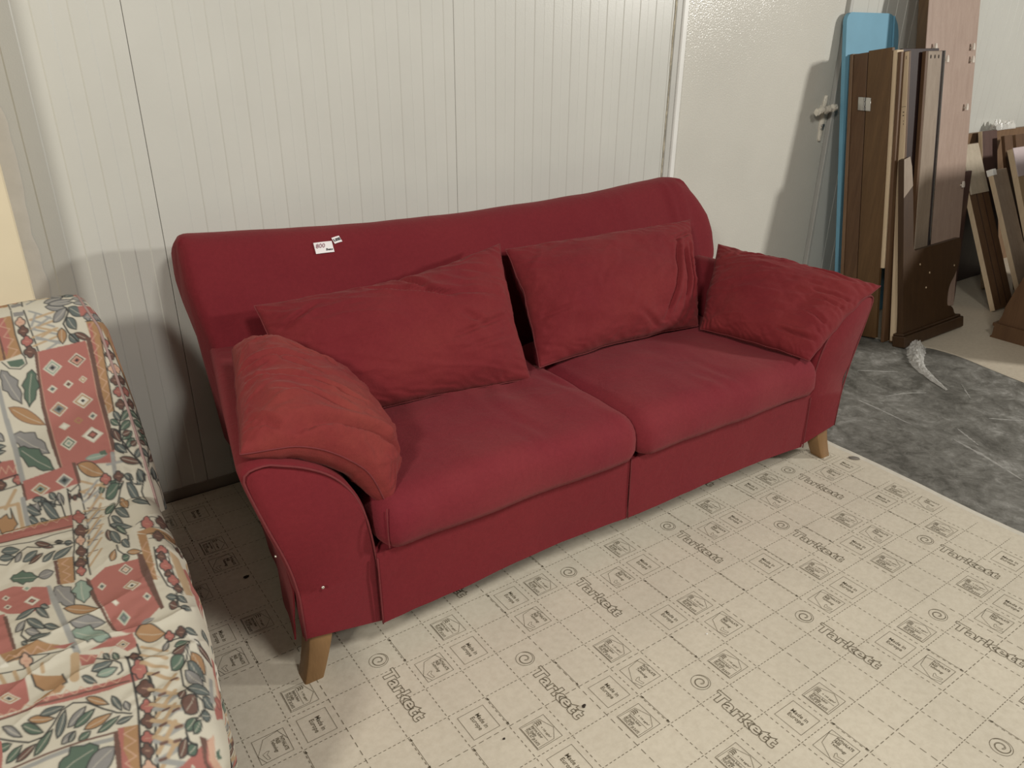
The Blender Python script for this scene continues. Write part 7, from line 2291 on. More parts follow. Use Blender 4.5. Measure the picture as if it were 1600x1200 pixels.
[1,6,12,-673,1885,5,7,6,3,5,1,5,-1,5,-2,5,-4,4,-5,5,-6,5,-7,0,0,-6,-4,-5,-3,-5,-2,-6,0,-5,0,-5,3,-4,4,-5,6,-4,10,0,0],
[1,0,9,-668,1883,20,-4,14,-6],
[0,1,-1130,1913,88,33,-1,103,-23,26,-74,-11],
[0,8,-1108,1755,27,96,-27,-7],
[0,0,-1125,1989,30,-9,32,43,-30,8],
[0,3,-1118,1993,23,-7,25,33,-23,6],
[0,0,-1110,1997,15,-5,17,23,-15,4],
[0,4,-1103,2001,9,-3,9,13,-9,2],
[0,1,-1141,2073,86,9,54,-4,66,8,80,7,113,9,9,36,-97,-1,-121,-19,-117,-24,-73,-16],
[0,3,-1036,2074,40,-19,58,2,-20,19],
[1,10,16,-1130,2048,21,30,16,-25,21,30,17,-25,21,30,17,-25,21,30,18,-25,21,30,18,-25,21,30,19,-25,21,30,19,-25,21,30,20,-25,21,31,21,-26],
[1,2,30,-1141,2081,132,15,121,12,124,22],
[0,6,-1121,2117,2,14,4,12,4,11,4,8,6,8,5,7,7,5,6,5,7,4,0,0,-3,-12,-3,-12,-4,-10,-4,-10,-5,-9,-5,-8,-6,-6,-7,-5,-8,-2],
[1,4,12,-1121,2117,2,14,4,12,4,11,4,8,6,8,5,7,7,5,6,5,7,4,0,0,-3,-12,-3,-12,-4,-10,-4,-10,-5,-9,-5,-8,-6,-6,-7,-5,-8,-2,0,0],
[1,0,9,-1115,2126,18,33,16,23],
[0,5,-1072,2146,3,16,4,13,5,10,5,8,6,6,6,4,7,4,7,2,8,1,0,0,-4,-13,-4,-12,-4,-11,-5,-10,-6,-8,-6,-6,-6,-5,-8,-2,-8,3],
[1,4,12,-1072,2146,3,16,4,13,5,10,5,8,6,6,6,4,7,4,7,2,8,1,0,0,-4,-13,-4,-12,-4,-11,-5,-10,-6,-8,-6,-6,-6,-5,-8,-2,-8,3,0,0],
[1,0,9,-1066,2153,21,30,18,19],
[0,3,-1054,2136,7,13,8,8,7,7,8,5,8,3,7,2,8,0,8,-1,8,-2,0,0,-7,-9,-8,-9,-7,-8,-8,-6,-8,-5,-7,-3,-8,-1,-8,1,-8,5],
[1,4,12,-1054,2136,7,13,8,8,7,7,8,5,8,3,7,2,8,0,8,-1,8,-2,0,0,-7,-9,-8,-9,-7,-8,-8,-6,-8,-5,-7,-3,-8,-1,-8,1,-8,5,0,0],
[1,0,9,-1046,2140,30,18,23,9],
[0,13,-1022,2136,8,8,8,5,8,2,8,1,7,0,8,-2,7,-4,7,-4,7,-5,0,0,-8,-6,-8,-4,-8,-4,-8,-2,-7,-1,-8,0,-7,3,-7,5,-7,8],
[1,4,12,-1022,2136,8,8,8,5,8,2,8,1,7,0,8,-2,7,-4,7,-4,7,-5,0,0,-8,-6,-8,-4,-8,-4,-8,-2,-7,-1,-8,0,-7,3,-7,5,-7,8,0,0],
[1,0,9,-1014,2136,30,2,22,-1],
[0,13,-989,2256,9,-5,6,-7,6,-10,4,-10,4,-12,3,-13,2,-15,1,-15,1,-16,0,0,-7,8,-7,8,-6,9,-5,10,-5,11,-3,12,-3,13,-1,15,1,17],
[1,4,12,-989,2256,9,-5,6,-7,6,-10,4,-10,4,-12,3,-13,2,-15,1,-15,1,-16,0,0,-7,8,-7,8,-6,9,-5,10,-5,11,-3,12,-3,13,-1,15,1,17,0,0],
[1,0,9,-985,2244,17,-42,11,-36],
[0,6,-957,2230,10,2,8,-2,7,-4,7,-6,6,-7,6,-9,6,-10,5,-11,4,-12,0,0,-8,1,-9,2,-8,4,-7,4,-7,6,-6,8,-6,9,-4,11,-4,14],
[1,4,12,-957,2230,10,2,8,-2,7,-4,7,-6,6,-7,6,-9,6,-10,5,-11,4,-12,0,0,-8,1,-9,2,-8,4,-7,4,-7,6,-6,8,-6,9,-4,11,-4,14,0,0],
[1,0,9,-950,2223,26,-23,19,-22],
[0,5,-941,2242,10,3,8,-1,8,-2,7,-4,7,-6,7,-7,6,-9,6,-10,5,-11,0,0,-9,0,-8,1,-9,1,-7,3,-8,5,-7,6,-6,8,-5,9,-5,14],
[1,4,12,-941,2242,10,3,8,-1,8,-2,7,-4,7,-6,7,-7,6,-9,6,-10,5,-11,0,0,-9,0,-8,1,-9,1,-7,3,-8,5,-7,6,-6,8,-5,9,-5,14,0,0],
[1,0,9,-933,2236,28,-18,20,-17],
[0,3,-917,2263,11,6,9,3,10,1,9,-2,9,-3,9,-5,8,-7,9,-7,8,-9,0,0,-10,-4,-10,-2,-10,-1,-10,0,-9,1,-9,4,-9,5,-8,8,-7,12],
[1,4,12,-917,2263,11,6,9,3,10,1,9,-2,9,-3,9,-5,8,-7,9,-7,8,-9,0,0,-10,-4,-10,-2,-10,-1,-10,0,-9,1,-9,4,-9,5,-8,8,-7,12,0,0],
[1,0,9,-907,2260,35,-7,27,-10],
[0,5,-885,2295,9,3,8,0,8,-1,8,-3,7,-5,7,-5,7,-6,7,-8,7,-8,0,0,-9,0,-8,0,-9,1,-8,2,-7,3,-8,4,-6,6,-7,7,-6,10],
[1,4,12,-885,2295,9,3,8,0,8,-1,8,-3,7,-5,7,-5,7,-6,7,-8,7,-8,0,0,-9,0,-8,0,-9,1,-8,2,-7,3,-8,4,-6,6,-7,7,-6,10,0,0],
[1,0,9,-877,2291,29,-12,23,-13],
[0,3,-892,2135,3,15,5,11,6,10,5,8,7,6,7,4,7,4,7,2,8,2,0,0,-4,-12,-5,-12,-5,-10,-6,-9,-6,-8,-6,-6,-7,-4,-8,-3,-8,2],
[1,4,12,-892,2135,3,15,5,11,6,10,5,8,7,6,7,4,7,4,7,2,8,2,0,0,-4,-12,-5,-12,-5,-10,-6,-9,-6,-8,-6,-6,-7,-4,-8,-3,-8,2,0,0],
[1,0,9,-886,2142,24,29,19,18],
[0,13,-822,2167,-4,11,-1,10,0,9,1,9,3,8,3,8,3,7,5,7,4,7,0,0,2,-9,1,-10,1,-9,-1,-9,-1,-9,-2,-8,-3,-8,-5,-8,-6,-6],
[1,4,12,-822,2167,-4,11,-1,10,0,9,1,9,3,8,3,8,3,7,5,7,4,7,0,0,2,-9,1,-10,1,-9,-1,-9,-1,-9,-2,-8,-3,-8,-5,-8,-6,-6,0,0],
[1,0,9,-821,2176,6,34,6,24],
[0,6,-792,2212,-5,6,-2,5,-1,5,0,5,1,5,2,5,2,5,3,4,4,5,0,0,3,-6,2,-5,1,-5,1,-5,0,-5,-1,-5,-2,-5,-3,-5,-5,-4],
[1,4,12,-792,2212,-5,6,-2,5,-1,5,0,5,1,5,2,5,2,5,3,4,4,5,0,0,3,-6,2,-5,1,-5,1,-5,0,-5,-1,-5,-2,-5,-3,-5,-5,-4,0,0],
[1,0,9,-792,2217,1,20,2,14],
[0,13,-831,2288,6,6,5,3,5,1,6,0,5,-1,5,-1,5,-3,5,-4,5,-4,0,0,-6,-3,-5,-3,-6,-2,-5,-2,-5,0,-5,1,-5,2,-5,4,-5,6],
[1,4,12,-831,2288,6,6,5,3,5,1,6,0,5,-1,5,-1,5,-3,5,-4,5,-4,0,0,-6,-3,-5,-3,-6,-2,-5,-2,-5,0,-5,1,-5,2,-5,4,-5,6,0,0],
[1,0,9,-825,2288,20,0,15,-2],
[0,5,-1054,2285,10,0,8,-3,8,-6,6,-7,7,-8,5,-10,5,-12,5,-12,4,-14,0,0,-9,3,-8,4,-8,5,-8,6,-7,7,-6,9,-5,11,-4,12,-3,15],
[1,4,12,-1054,2285,10,0,8,-3,8,-6,6,-7,7,-8,5,-10,5,-12,5,-12,4,-14,0,0,-9,3,-8,4,-8,5,-8,6,-7,7,-6,9,-5,11,-4,12,-3,15,0,0],
[1,0,9,-1047,2277,25,-29,19,-26],
[0,2,-1100,2276,8,3,8,1,7,-2,6,-3,6,-5,6,-5,5,-7,5,-8,5,-8,0,0,-8,-1,-7,0,-8,1,-6,1,-7,4,-6,4,-5,6,-5,8,-4,11],
[1,4,12,-1100,2276,8,3,8,1,7,-2,6,-3,6,-5,6,-5,5,-7,5,-8,5,-8,0,0,-8,-1,-7,0,-8,1,-6,1,-7,4,-6,4,-5,6,-5,8,-4,11,0,0],
[1,0,9,-1093,2272,24,-13,18,-13],
[0,5,-1124,2263,7,3,7,0,6,-2,5,-3,5,-6,4,-6,4,-8,4,-9,3,-10,0,0,-7,0,-7,0,-6,1,-6,3,-5,4,-5,5,-4,7,-3,9,-2,12],
[1,4,12,-1124,2263,7,3,7,0,6,-2,5,-3,5,-6,4,-6,4,-8,4,-9,3,-10,0,0,-7,0,-7,0,-6,1,-6,3,-5,4,-5,5,-4,7,-3,9,-2,12,0,0],
[1,0,9,-1119,2258,20,-15,15,-16],
[0,5,-1143,2201,5,8,5,5,5,2,5,1,4,-1,4,-2,3,-4,4,-5,3,-5,0,0,-5,-6,-5,-5,-5,-3,-4,-2,-5,-1,-4,1,-4,3,-3,5,-3,9],
[1,4,12,-1143,2201,5,8,5,5,5,2,5,1,4,-1,4,-2,3,-4,4,-5,3,-5,0,0,-5,-6,-5,-5,-5,-3,-4,-2,-5,-1,-4,1,-4,3,-3,5,-3,9,0,0],
[1,0,9,-1139,2201,17,1,13,-2],
[0,6,-981,2285,6,4,6,0,5,-1,4,-3,4,-4,4,-5,4,-6,3,-7,3,-8,0,0,-6,-1,-6,0,-5,0,-5,2,-5,3,-4,4,-3,5,-3,7,-2,10],
[1,4,12,-981,2285,6,4,6,0,5,-1,4,-3,4,-4,4,-5,4,-6,3,-7,3,-8,0,0,-6,-1,-6,0,-5,0,-5,2,-5,3,-4,4,-3,5,-3,7,-2,10,0,0],
[1,0,9,-977,2282,18,-12,12,-11],
[0,13,-962,2289,5,1,4,-1,3,-2,3,-3,2,-4,2,-5,1,-5,1,-6,1,-7,0,0,-4,0,-4,2,-3,1,-3,3,-3,3,-2,4,-2,5,-1,6,0,8],
[1,4,12,-962,2289,5,1,4,-1,3,-2,3,-3,2,-4,2,-5,1,-5,1,-6,1,-7,0,0,-4,0,-4,2,-3,1,-3,3,-3,3,-2,4,-2,5,-1,6,0,8,0,0],
[1,0,9,-959,2286,10,-13,7,-12],
[0,5,-937,2297,6,5,5,2,4,0,4,-1,4,-3,4,-4,3,-5,3,-6,2,-7,0,0,-5,-2,-5,-2,-4,0,-5,0,-4,1,-3,3,-4,4,-3,6,-2,9],
[1,4,12,-937,2297,6,5,5,2,4,0,4,-1,4,-3,4,-4,3,-5,3,-6,2,-7,0,0,-5,-2,-5,-2,-4,0,-5,0,-4,1,-3,3,-4,4,-3,6,-2,9,0,0],
[1,0,9,-932,2295,15,-6,11,-8],
[1,4,18,-1145,2150,46,42,37,32,39,4,30,-33,29,-45,35,-14,34,18,38,50,34,39,38,29],
[1,2,30,-1154,2291,124,6,113,9,116,20],
[1,9,80,-1108,2310,132,6,121,24],
[0,2,-846,2322,12,3,-6,81,-22,92,-10,-7,22,-92],
[0,1,-833,2326,57,10,-36,197,-46,-33],
[1,10,16,-799,2349,-27,15,16,43,-25,14,16,42,-25,13,15,40],
[0,5,-891,2345,-21,-24,-15,4,-17,-10,-17,-6,-8,26,-15,3,-12,10,-8,27,-9,18,0,0,16,7,18,16,15,0,12,-7,19,14,10,-16,11,-20,13,-7,8,-35],
[1,4,12,-891,2345,-21,-24,-15,4,-17,-10,-17,-6,-8,26,-15,3,-12,10,-8,27,-9,18,0,0,16,7,18,16,15,0,12,-7,19,14,10,-16,11,-20,13,-7,8,-35,0,0],
[1,0,9,-907,2351,-54,15,-38,21],
[0,6,-851,2371,-17,-10,-14,-3,-12,2,-12,6,-10,9,-9,12,-8,14,-8,16,-6,17,0,0,13,4,14,2,12,0,12,-2,12,-5,10,-9,9,-12,8,-17,6,-24],
[1,4,12,-851,2371,-17,-10,-14,-3,-12,2,-12,6,-10,9,-9,12,-8,14,-8,16,-6,17,0,0,13,4,14,2,12,0,12,-2,12,-5,10,-9,9,-12,8,-17,6,-24,0,0],
[1,0,9,-863,2378,-43,24,-30,25],
[1,4,20,-746,2012,-7,142,-10,110,-23,133,-25,119],
[1,4,20,-707,1969,0,114,4,79,-5,76,-14,85,-20,76,-23,127],
[0,1,-704,2113,-3,7,-5,3,-5,1,-2,8,-5,5,-5,1,-5,-2,-4,-6,-2,-9,0,-9,-6,-4,-3,-8,-1,-9,2,-9,3,-7,5,-3,5,-1,2,-9,4,-5,5,-1,6,2,4,7,2,8,0,9,6,5,3,8,0,9],
[1,4,13,-704,2113,-3,7,-5,3,-5,1,-2,8,-5,5,-5,1,-5,-2,-4,-6,-2,-9,0,-9,-6,-4,-3,-8,-1,-9,2,-9,3,-7,5,-3,5,-1,2,-9,4,-5,5,-1,6,2,4,7,2,8,0,9,6,5,3,8,0,9,-1,9],
[1,10,10,-733,2093,13,9],
[0,2,-702,2208,-4,8,-5,3,-6,1,-2,9,-5,5,-6,1,-6,-3,-4,-6,-3,-10,0,-9,-6,-5,-3,-9,-2,-10,2,-10,4,-7,5,-4,5,0,3,-11,5,-5,6,-1,6,3,4,7,3,10,0,9,6,5,4,9,0,10],
[1,4,13,-702,2208,-4,8,-5,3,-6,1,-2,9,-5,5,-6,1,-6,-3,-4,-6,-3,-10,0,-9,-6,-5,-3,-9,-2,-10,2,-10,4,-7,5,-4,5,0,3,-11,5,-5,6,-1,6,3,4,7,3,10,0,9,6,5,4,9,0,10,-1,10],
[1,10,10,-735,2186,15,10],
[0,1,-719,2285,-3,5,-4,3,-4,0,-2,7,-4,4,-4,1,-4,-3,-4,-5,-2,-7,0,-7,-5,-3,-2,-7,-1,-7,1,-7,3,-6,4,-3,4,0,2,-7,4,-4,4,-1,5,2,3,5,2,8,0,7,5,4,2,6,1,8],
[1,4,13,-719,2285,-3,5,-4,3,-4,0,-2,7,-4,4,-4,1,-4,-3,-4,-5,-2,-7,0,-7,-5,-3,-2,-7,-1,-7,1,-7,3,-6,4,-3,4,0,2,-7,4,-4,4,-1,5,2,3,5,2,8,0,7,5,4,2,6,1,8,-1,7],
[1,10,10,-744,2268,12,8],
[0,2,-728,2345,-3,5,-4,3,-4,0,-2,7,-4,4,-4,1,-5,-3,-3,-5,-2,-7,-1,-7,-4,-3,-3,-7,-1,-7,1,-8,3,-5,4,-3,5,0,1,-7,4,-4,5,-1,4,2,4,6,2,7,0,7,5,4,2,6,1,8],
[1,4,13,-728,2345,-3,5,-4,3,-4,0,-2,7,-4,4,-4,1,-5,-3,-3,-5,-2,-7,-1,-7,-4,-3,-3,-7,-1,-7,1,-8,3,-5,4,-3,5,0,1,-7,4,-4,5,-1,4,2,4,6,2,7,0,7,5,4,2,6,1,8,-1,7],
[1,10,10,-753,2328,11,8],
[0,1,-746,2406,-2,5,-4,3,-4,0,-2,6,-3,3,-4,1,-4,-2,-3,-5,-2,-6,0,-7,-5,-3,-2,-6,-1,-6,1,-7,3,-5,3,-2,4,0,2,-7,3,-3,4,-1,4,3,4,4,2,7,0,6,4,3,2,6,1,7],
[1,4,13,-746,2406,-2,5,-4,3,-4,0,-2,6,-3,3,-4,1,-4,-2,-3,-5,-2,-6,0,-7,-5,-3,-2,-6,-1,-6,1,-7,3,-5,3,-2,4,0,2,-7,3,-3,4,-1,4,3,4,4,2,7,0,6,4,3,2,6,1,7,-1,6],
[1,10,10,-769,2391,11,7],
[0,2,-757,2445,-2,5,-4,2,-3,0,-2,6,-3,3,-4,1,-4,-3,-3,-4,-1,-6,-1,-6,-4,-3,-2,-5,-1,-7,1,-6,2,-4,4,-2,4,0,1,-6,3,-4,4,0,4,2,3,4,2,6,0,6,4,4,2,5,1,7],
[1,4,13,-757,2445,-2,5,-4,2,-3,0,-2,6,-3,3,-4,1,-4,-3,-3,-4,-1,-6,-1,-6,-4,-3,-2,-5,-1,-7,1,-6,2,-4,4,-2,4,0,1,-6,3,-4,4,0,4,2,3,4,2,6,0,6,4,4,2,5,1,7,-1,5],
[1,10,10,-778,2431,10,6],
[0,10,-763,2501,-3,5,-4,3,-4,0,-2,6,-3,3,-5,1,-4,-3,-3,-4,-2,-7,-1,-6,-4,-4,-3,-6,-1,-7,1,-7,3,-5,4,-2,4,0,2,-7,3,-3,5,-1,4,2,3,5,2,7,1,7,4,3,3,7,1,7],
[1,4,13,-763,2501,-3,5,-4,3,-4,0,-2,6,-3,3,-5,1,-4,-3,-3,-4,-2,-7,-1,-6,-4,-4,-3,-6,-1,-7,1,-7,3,-5,4,-2,4,0,2,-7,3,-3,5,-1,4,2,3,5,2,7,1,7,4,3,3,7,1,7,-1,6],
[1,1,10,-788,2484,11,8],
[0,2,-714,2038,-2,5,-3,2,-4,0,-1,6,-3,4,-3,0,-4,-1,-2,-4,-2,-6,0,-6,-4,-3,-1,-5,-1,-6,1,-6,2,-5,3,-2,3,-1,2,-6,3,-3,3,-1,3,2,3,4,2,6,0,6,3,3,2,5,1,6],
[1,4,13,-714,2038,-2,5,-3,2,-4,0,-1,6,-3,4,-3,0,-4,-1,-2,-4,-2,-6,0,-6,-4,-3,-1,-5,-1,-6,1,-6,2,-5,3,-2,3,-1,2,-6,3,-3,3,-1,3,2,3,4,2,6,0,6,3,3,2,5,1,6,-1,6],
[1,10,10,-733,2025,9,6],
[0,3,-817,2312,40,15,-36,188,-39,-28],
[0,1,-831,2308,17,6,-18,79,7,60,-30,32],
[0,2,-846,2321,12,3,-4,65,-17,96,-11,-7],
[1,10,16,-786,2333,-34,6,25,45,-34,6,24,44,-32,6,24,42,-32,5],
[1,11,70,-704,2127,74,85],
[1,11,70,-706,2265,75,-81],
[1,9,80,-706,2233,68,60],
[1,9,80,-710,2301,79,-16],
[1,11,70,-715,2200,72,80],
[1,11,70,-720,2331,72,-77],
[1,9,80,-720,2297,68,56],
[1,9,80,-723,2362,76,-15],
[1,11,70,-726,2270,71,74],
[1,11,70,-734,2393,70,-73],
[1,9,80,-733,2358,67,52],
[1,9,80,-736,2420,74,-13],
[1,11,70,-737,2337,70,69],
[1,11,70,-747,2453,68,-69],
[1,9,80,-746,2416,67,49],
[1,9,80,-748,2476,72,-11],
[1,11,70,-746,2401,67,65],
[1,11,70,-759,2510,66,-66],
[1,9,80,-758,2472,66,46],
[1,9,80,-760,2530,71,-10],
[1,2,40,-693,2145,18,1],
[1,2,40,-647,2204,17,2],
[1,2,40,-695,2246,17,1],
[1,2,40,-700,2322,17,1],
[1,2,40,-675,2348,17,2],
[1,2,40,-721,2374,16,2],
[1,2,40,-682,2404,16,1],
[1,2,40,-734,2432,16,2],
[1,2,40,-697,2443,16,2],
[1,2,40,-749,2477,15,2],
[1,11,60,-696,1988,68,76],
[1,11,60,-705,2033,68,69],
[1,11,60,-714,2078,68,61],
[0,3,-702,1922,7,25,9,16,9,12,9,7,10,3,11,0,12,-3,11,-5,13,-8,0,0,-8,-18,-8,-16,-9,-14,-10,-10,-9,-8,-11,-3,-11,1,-12,7,-13,14],
[1,4,12,-702,1922,7,25,9,16,9,12,9,7,10,3,11,0,12,-3,11,-5,13,-8,0,0,-8,-18,-8,-16,-9,-14,-10,-10,-9,-8,-11,-3,-11,1,-12,7,-13,14,0,0],
[1,0,9,-691,1928,38,25,31,11],
[0,1,-588,2001,-2,5,-4,2,-3,1,-2,6,-3,4,-4,0,-3,-1,-3,-5,-1,-6,0,-6,-4,-3,-2,-5,0,-7,1,-6,2,-5,4,-2,3,-1,2,-6,3,-4,4,-1,3,2,3,4,1,7,0,6,4,3,2,5,0,7],
[1,4,13,-588,2001,-2,5,-4,2,-3,1,-2,6,-3,4,-4,0,-3,-1,-3,-5,-1,-6,0,-6,-4,-3,-2,-5,0,-7,1,-6,2,-5,4,-2,3,-1,2,-6,3,-4,4,-1,3,2,3,4,1,7,0,6,4,3,2,5,0,7,-1,6],
[1,10,10,-608,1987,9,7],
[0,6,-639,2057,5,1,5,-2,4,-2,3,-4,3,-6,2,-6,2,-7,1,-8,1,-8,0,0,-5,1,-4,1,-5,3,-3,3,-4,4,-2,5,-2,7,-1,7,0,11],
[1,4,12,-639,2057,5,1,5,-2,4,-2,3,-4,3,-6,2,-6,2,-7,1,-8,1,-8,0,0,-5,1,-4,1,-5,3,-3,3,-4,4,-2,5,-2,7,-1,7,0,11,0,0],
[1,0,9,-636,2052,12,-17,8,-15],
[0,2,-546,2006,-3,6,-4,3,-4,0,-2,7,-4,4,-4,1,-4,-2,-3,-5,-2,-6,0,-7,-4,-4,-2,-6,-1,-8,2,-7,3,-6,4,-3,4,0,2,-8,4,-4,4,-1,4,2,3,5,2,7,0,8,4,3,2,6,0,8],
[1,4,13,-546,2006,-3,6,-4,3,-4,0,-2,7,-4,4,-4,1,-4,-2,-3,-5,-2,-6,0,-7,-4,-4,-2,-6,-1,-8,2,-7,3,-6,4,-3,4,0,2,-8,4,-4,4,-1,4,2,3,5,2,7,0,8,4,3,2,6,0,8,-1,7],
[1,10,10,-569,1991,10,7],
[0,8,-548,1981,31,53,-7,58,-23,-47],
[1,4,20,-617,2012,50,11,26,-37],
[1,4,20,-530,2049,21,53,15,55],
[0,13,-480,1979,-7,13,-3,11,-1,10,0,9,2,9,3,7,4,8,5,6,6,7,0,0,4,-12,3,-10,2,-11,1,-9,0,-10,-2,-8,-3,-8,-6,-7,-8,-5],
[1,4,12,-480,1979,-7,13,-3,11,-1,10,0,9,2,9,3,7,4,8,5,6,6,7,0,0,4,-12,3,-10,2,-11,1,-9,0,-10,-2,-8,-3,-8,-6,-7,-8,-5,0,0],
[1,0,9,-479,1989,2,35,5,25],
[0,2,-529,2080,0,15,2,12,3,11,4,8,5,8,6,6,6,5,7,5,8,4,0,0,-2,-13,-2,-12,-3,-11,-3,-10,-5,-9,-5,-7,-6,-6,-7,-5,-8,-1],
[1,4,12,-529,2080,0,15,2,12,3,11,4,8,5,8,6,6,6,5,7,5,8,4,0,0,-2,-13,-2,-12,-3,-11,-3,-10,-5,-9,-5,-7,-6,-6,-7,-5,-8,-1,0,0],
[1,0,9,-524,2089,16,33,15,23],
[0,13,-548,1981,0,13,2,8,3,7,4,6,4,3,5,2,5,1,5,1,6,-1,0,0,-2,-10,-2,-9,-2,-7,-3,-7,-4,-5,-4,-4,-5,-2,-5,0,-7,4],
[1,4,12,-548,1981,0,13,2,8,3,7,4,6,4,3,5,2,5,1,5,1,6,-1,0,0,-2,-10,-2,-9,-2,-7,-3,-7,-4,-5,-4,-4,-5,-2,-5,0,-7,4,0,0],
[1,0,9,-544,1986,14,19,12,11],
[0,5,-601,2054,5,10,5,6,5,4,5,1,6,-1,5,-2,5,-4,6,-6,5,-6,0,0,-5,-8,-5,-6,-5,-4,-5,-3,-5,-2,-5,1,-6,3,-5,6,-6,11],
[1,4,12,-601,2054,5,10,5,6,5,4,5,1,6,-1,5,-2,5,-4,6,-6,5,-6,0,0,-5,-8,-5,-6,-5,-4,-5,-3,-5,-2,-5,1,-6,3,-5,6,-6,11,0,0],
[1,0,9,-595,2054,20,3,16,-2],
[0,2,-617,2095,7,9,7,5,6,2,6,-1,5,-2,6,-5,5,-7,6,-8,5,-9,0,0,-6,-6,-7,-4,-6,-4,-6,-1,-6,1,-6,3,-6,5,-5,8,-5,14],
[1,4,12,-617,2095,7,9,7,5,6,2,6,-1,5,-2,6,-5,5,-7,6,-8,5,-9,0,0,-6,-6,-7,-4,-6,-4,-6,-1,-6,1,-6,3,-6,5,-5,8,-5,14,0,0],
[1,0,9,-610,2093,22,-4,18,-8],
[0,5,-635,2154,10,10,7,4,7,0,5,-2,5,-6,5,-8,4,-10,3,-12,3,-14,0,0,-8,-6,-7,-3,-7,-2,-7,0,-6,3,-5,6,-4,9,-3,12,-2,19],
[1,4,12,-635,2154,10,10,7,4,7,0,5,-2,5,-6,5,-8,4,-10,3,-12,3,-14,0,0,-8,-6,-7,-3,-7,-2,-7,0,-6,3,-5,6,-4,9,-3,12,-2,19,0,0],
[1,0,9,-629,2149,22,-12,15,-17],
[0,3,-558,2106,-9,18,-4,16,-1,14,1,13,3,12,5,11,6,10,7,10,9,9,0,0,6,-16,3,-15,3,-14,1,-14,0,-14,-3,-12,-6,-11,-8,-10,-13,-7],
[1,4,12,-558,2106,-9,18,-4,16,-1,14,1,13,3,12,5,11,6,10,7,10,9,9,0,0,6,-16,3,-15,3,-14,1,-14,0,-14,-3,-12,-6,-11,-8,-10,-13,-7,0,0],
[1,0,9,-556,2120,5,50,8,36],
[0,13,-580,2142,-6,20,-2,17,0,16,2,14,4,13,5,12,7,11,8,11,9,9,0,0,3,-17,2,-16,1,-16,0,-15,-2,-15,-4,-13,-6,-12,-8,-11,-13,-8],
[1,4,12,-580,2142,-6,20,-2,17,0,16,2,14,4,13,5,12,7,11,8,11,9,9,0,0,3,-17,2,-16,1,-16,0,-15,-2,-15,-4,-13,-6,-12,-8,-11,-13,-8,0,0],
[1,0,9,-576,2157,9,55,11,39],
[0,6,-599,2186,-5,20,-1,16,1,14,3,13,5,11,6,9,8,9,8,7,10,6,0,0,2,-16,1,-16,-1,-15,-1,-14,-3,-13,-5,-11,-6,-9,-9,-8,-13,-3],
[1,4,12,-599,2186,-5,20,-1,16,1,14,3,13,5,11,6,9,8,9,8,7,10,6,0,0,2,-16,1,-16,-1,-15,-1,-14,-3,-13,-5,-11,-6,-9,-9,-8,-13,-3,0,0],
[1,0,9,-595,2198,13,48,14,33],
[0,13,-617,2275,4,18,6,12,7,9,7,6,8,4,8,2,9,1,10,-2,10,-3,0,0,-6,-13,-6,-12,-6,-10,-7,-9,-7,-7,-8,-4,-9,-1,-9,2,-11,7],
[1,4,12,-617,2275,4,18,6,12,7,9,7,6,8,4,8,2,9,1,10,-2,10,-3,0,0,-6,-13,-6,-12,-6,-10,-7,-9,-7,-7,-8,-4,-9,-1,-9,2,-11,7,0,0],
[1,0,9,-609,2281,29,23,23,13],
[0,13,-580,2333,-4,14,-1,10,1,7,2,7,3,4,4,3,6,2,5,1,7,0,0,0,2,-10,1,-10,0,-8,-1,-8,-1,-6,-4,-5,-4,-2,-7,-1,-9,2],
[1,4,12,-580,2333,-4,14,-1,10,1,7,2,7,3,4,4,3,6,2,5,1,7,0,0,0,2,-10,1,-10,0,-8,-1,-8,-1,-6,-4,-5,-4,-2,-7,-1,-9,2,0,0],
[1,0,9,-577,2339,8,23,10,14],
[0,2,-645,2308,6,4,5,2,4,-1,3,-2,2,-4,2,-6,1,-6,0,-8,0,-9,0,0,-5,-2,-5,-1,-4,0,-4,1,-3,2,-2,4,-1,6,0,8,1,12],
[1,4,12,-645,2308,6,4,5,2,4,-1,3,-2,2,-4,2,-6,1,-6,0,-8,0,-9,0,0,-5,-2,-5,-1,-4,0,-4,1,-3,2,-2,4,-1,6,0,8,1,12,0,0],
[1,0,9,-642,2304,11,-11,6,-11],
[0,2,-645,2371,13,11,9,3,7,0,6,-4,4,-7,3,-10,2,-13,1,-15,0,-17,0,0,-10,-5,-9,-4,-9,-1,-7,1,-5,4,-4,8,-3,11,0,15,2,23],
[1,4,12,-645,2371,13,11,9,3,7,0,6,-4,4,-7,3,-10,2,-13,1,-15,0,-17,0,0,-10,-5,-9,-4,-9,-1,-7,1,-5,4,-4,8,-3,11,0,15,2,23,0,0],
[1,0,9,-639,2364,20,-17,13,-21],
[0,13,-605,2398,2,12,3,7,3,5,3,2,3,0,4,-2,4,-4,3,-5,4,-7,0,0,-2,-8,-3,-7,-2,-6,-3,-4,-4,-2,-3,0,-4,3,-4,6,-4,10],
[1,4,12,-605,2398,2,12,3,7,3,5,3,2,3,0,4,-2,4,-4,3,-5,4,-7,0,0,-2,-8,-3,-7,-2,-6,-3,-4,-4,-2,-3,0,-4,3,-4,6,-4,10,0,0],
[1,0,9,-601,2399,12,6,10,0],
[0,5,-659,2427,7,6,6,2,5,0,5,-2,4,-4,3,-5,3,-7,3,-8,2,-10,0,0,-6,-3,-6,-2,-5,0,-5,0,-5,2,-4,5,-3,6,-3,8,-1,12],
[1,4,12,-659,2427,7,6,6,2,5,0,5,-2,4,-4,3,-5,3,-7,3,-8,2,-10,0,0,-6,-3,-6,-2,-5,0,-5,0,-5,2,-4,5,-3,6,-3,8,-1,12,0,0],
[1,0,9,-654,2424,17,-10,12,-11],
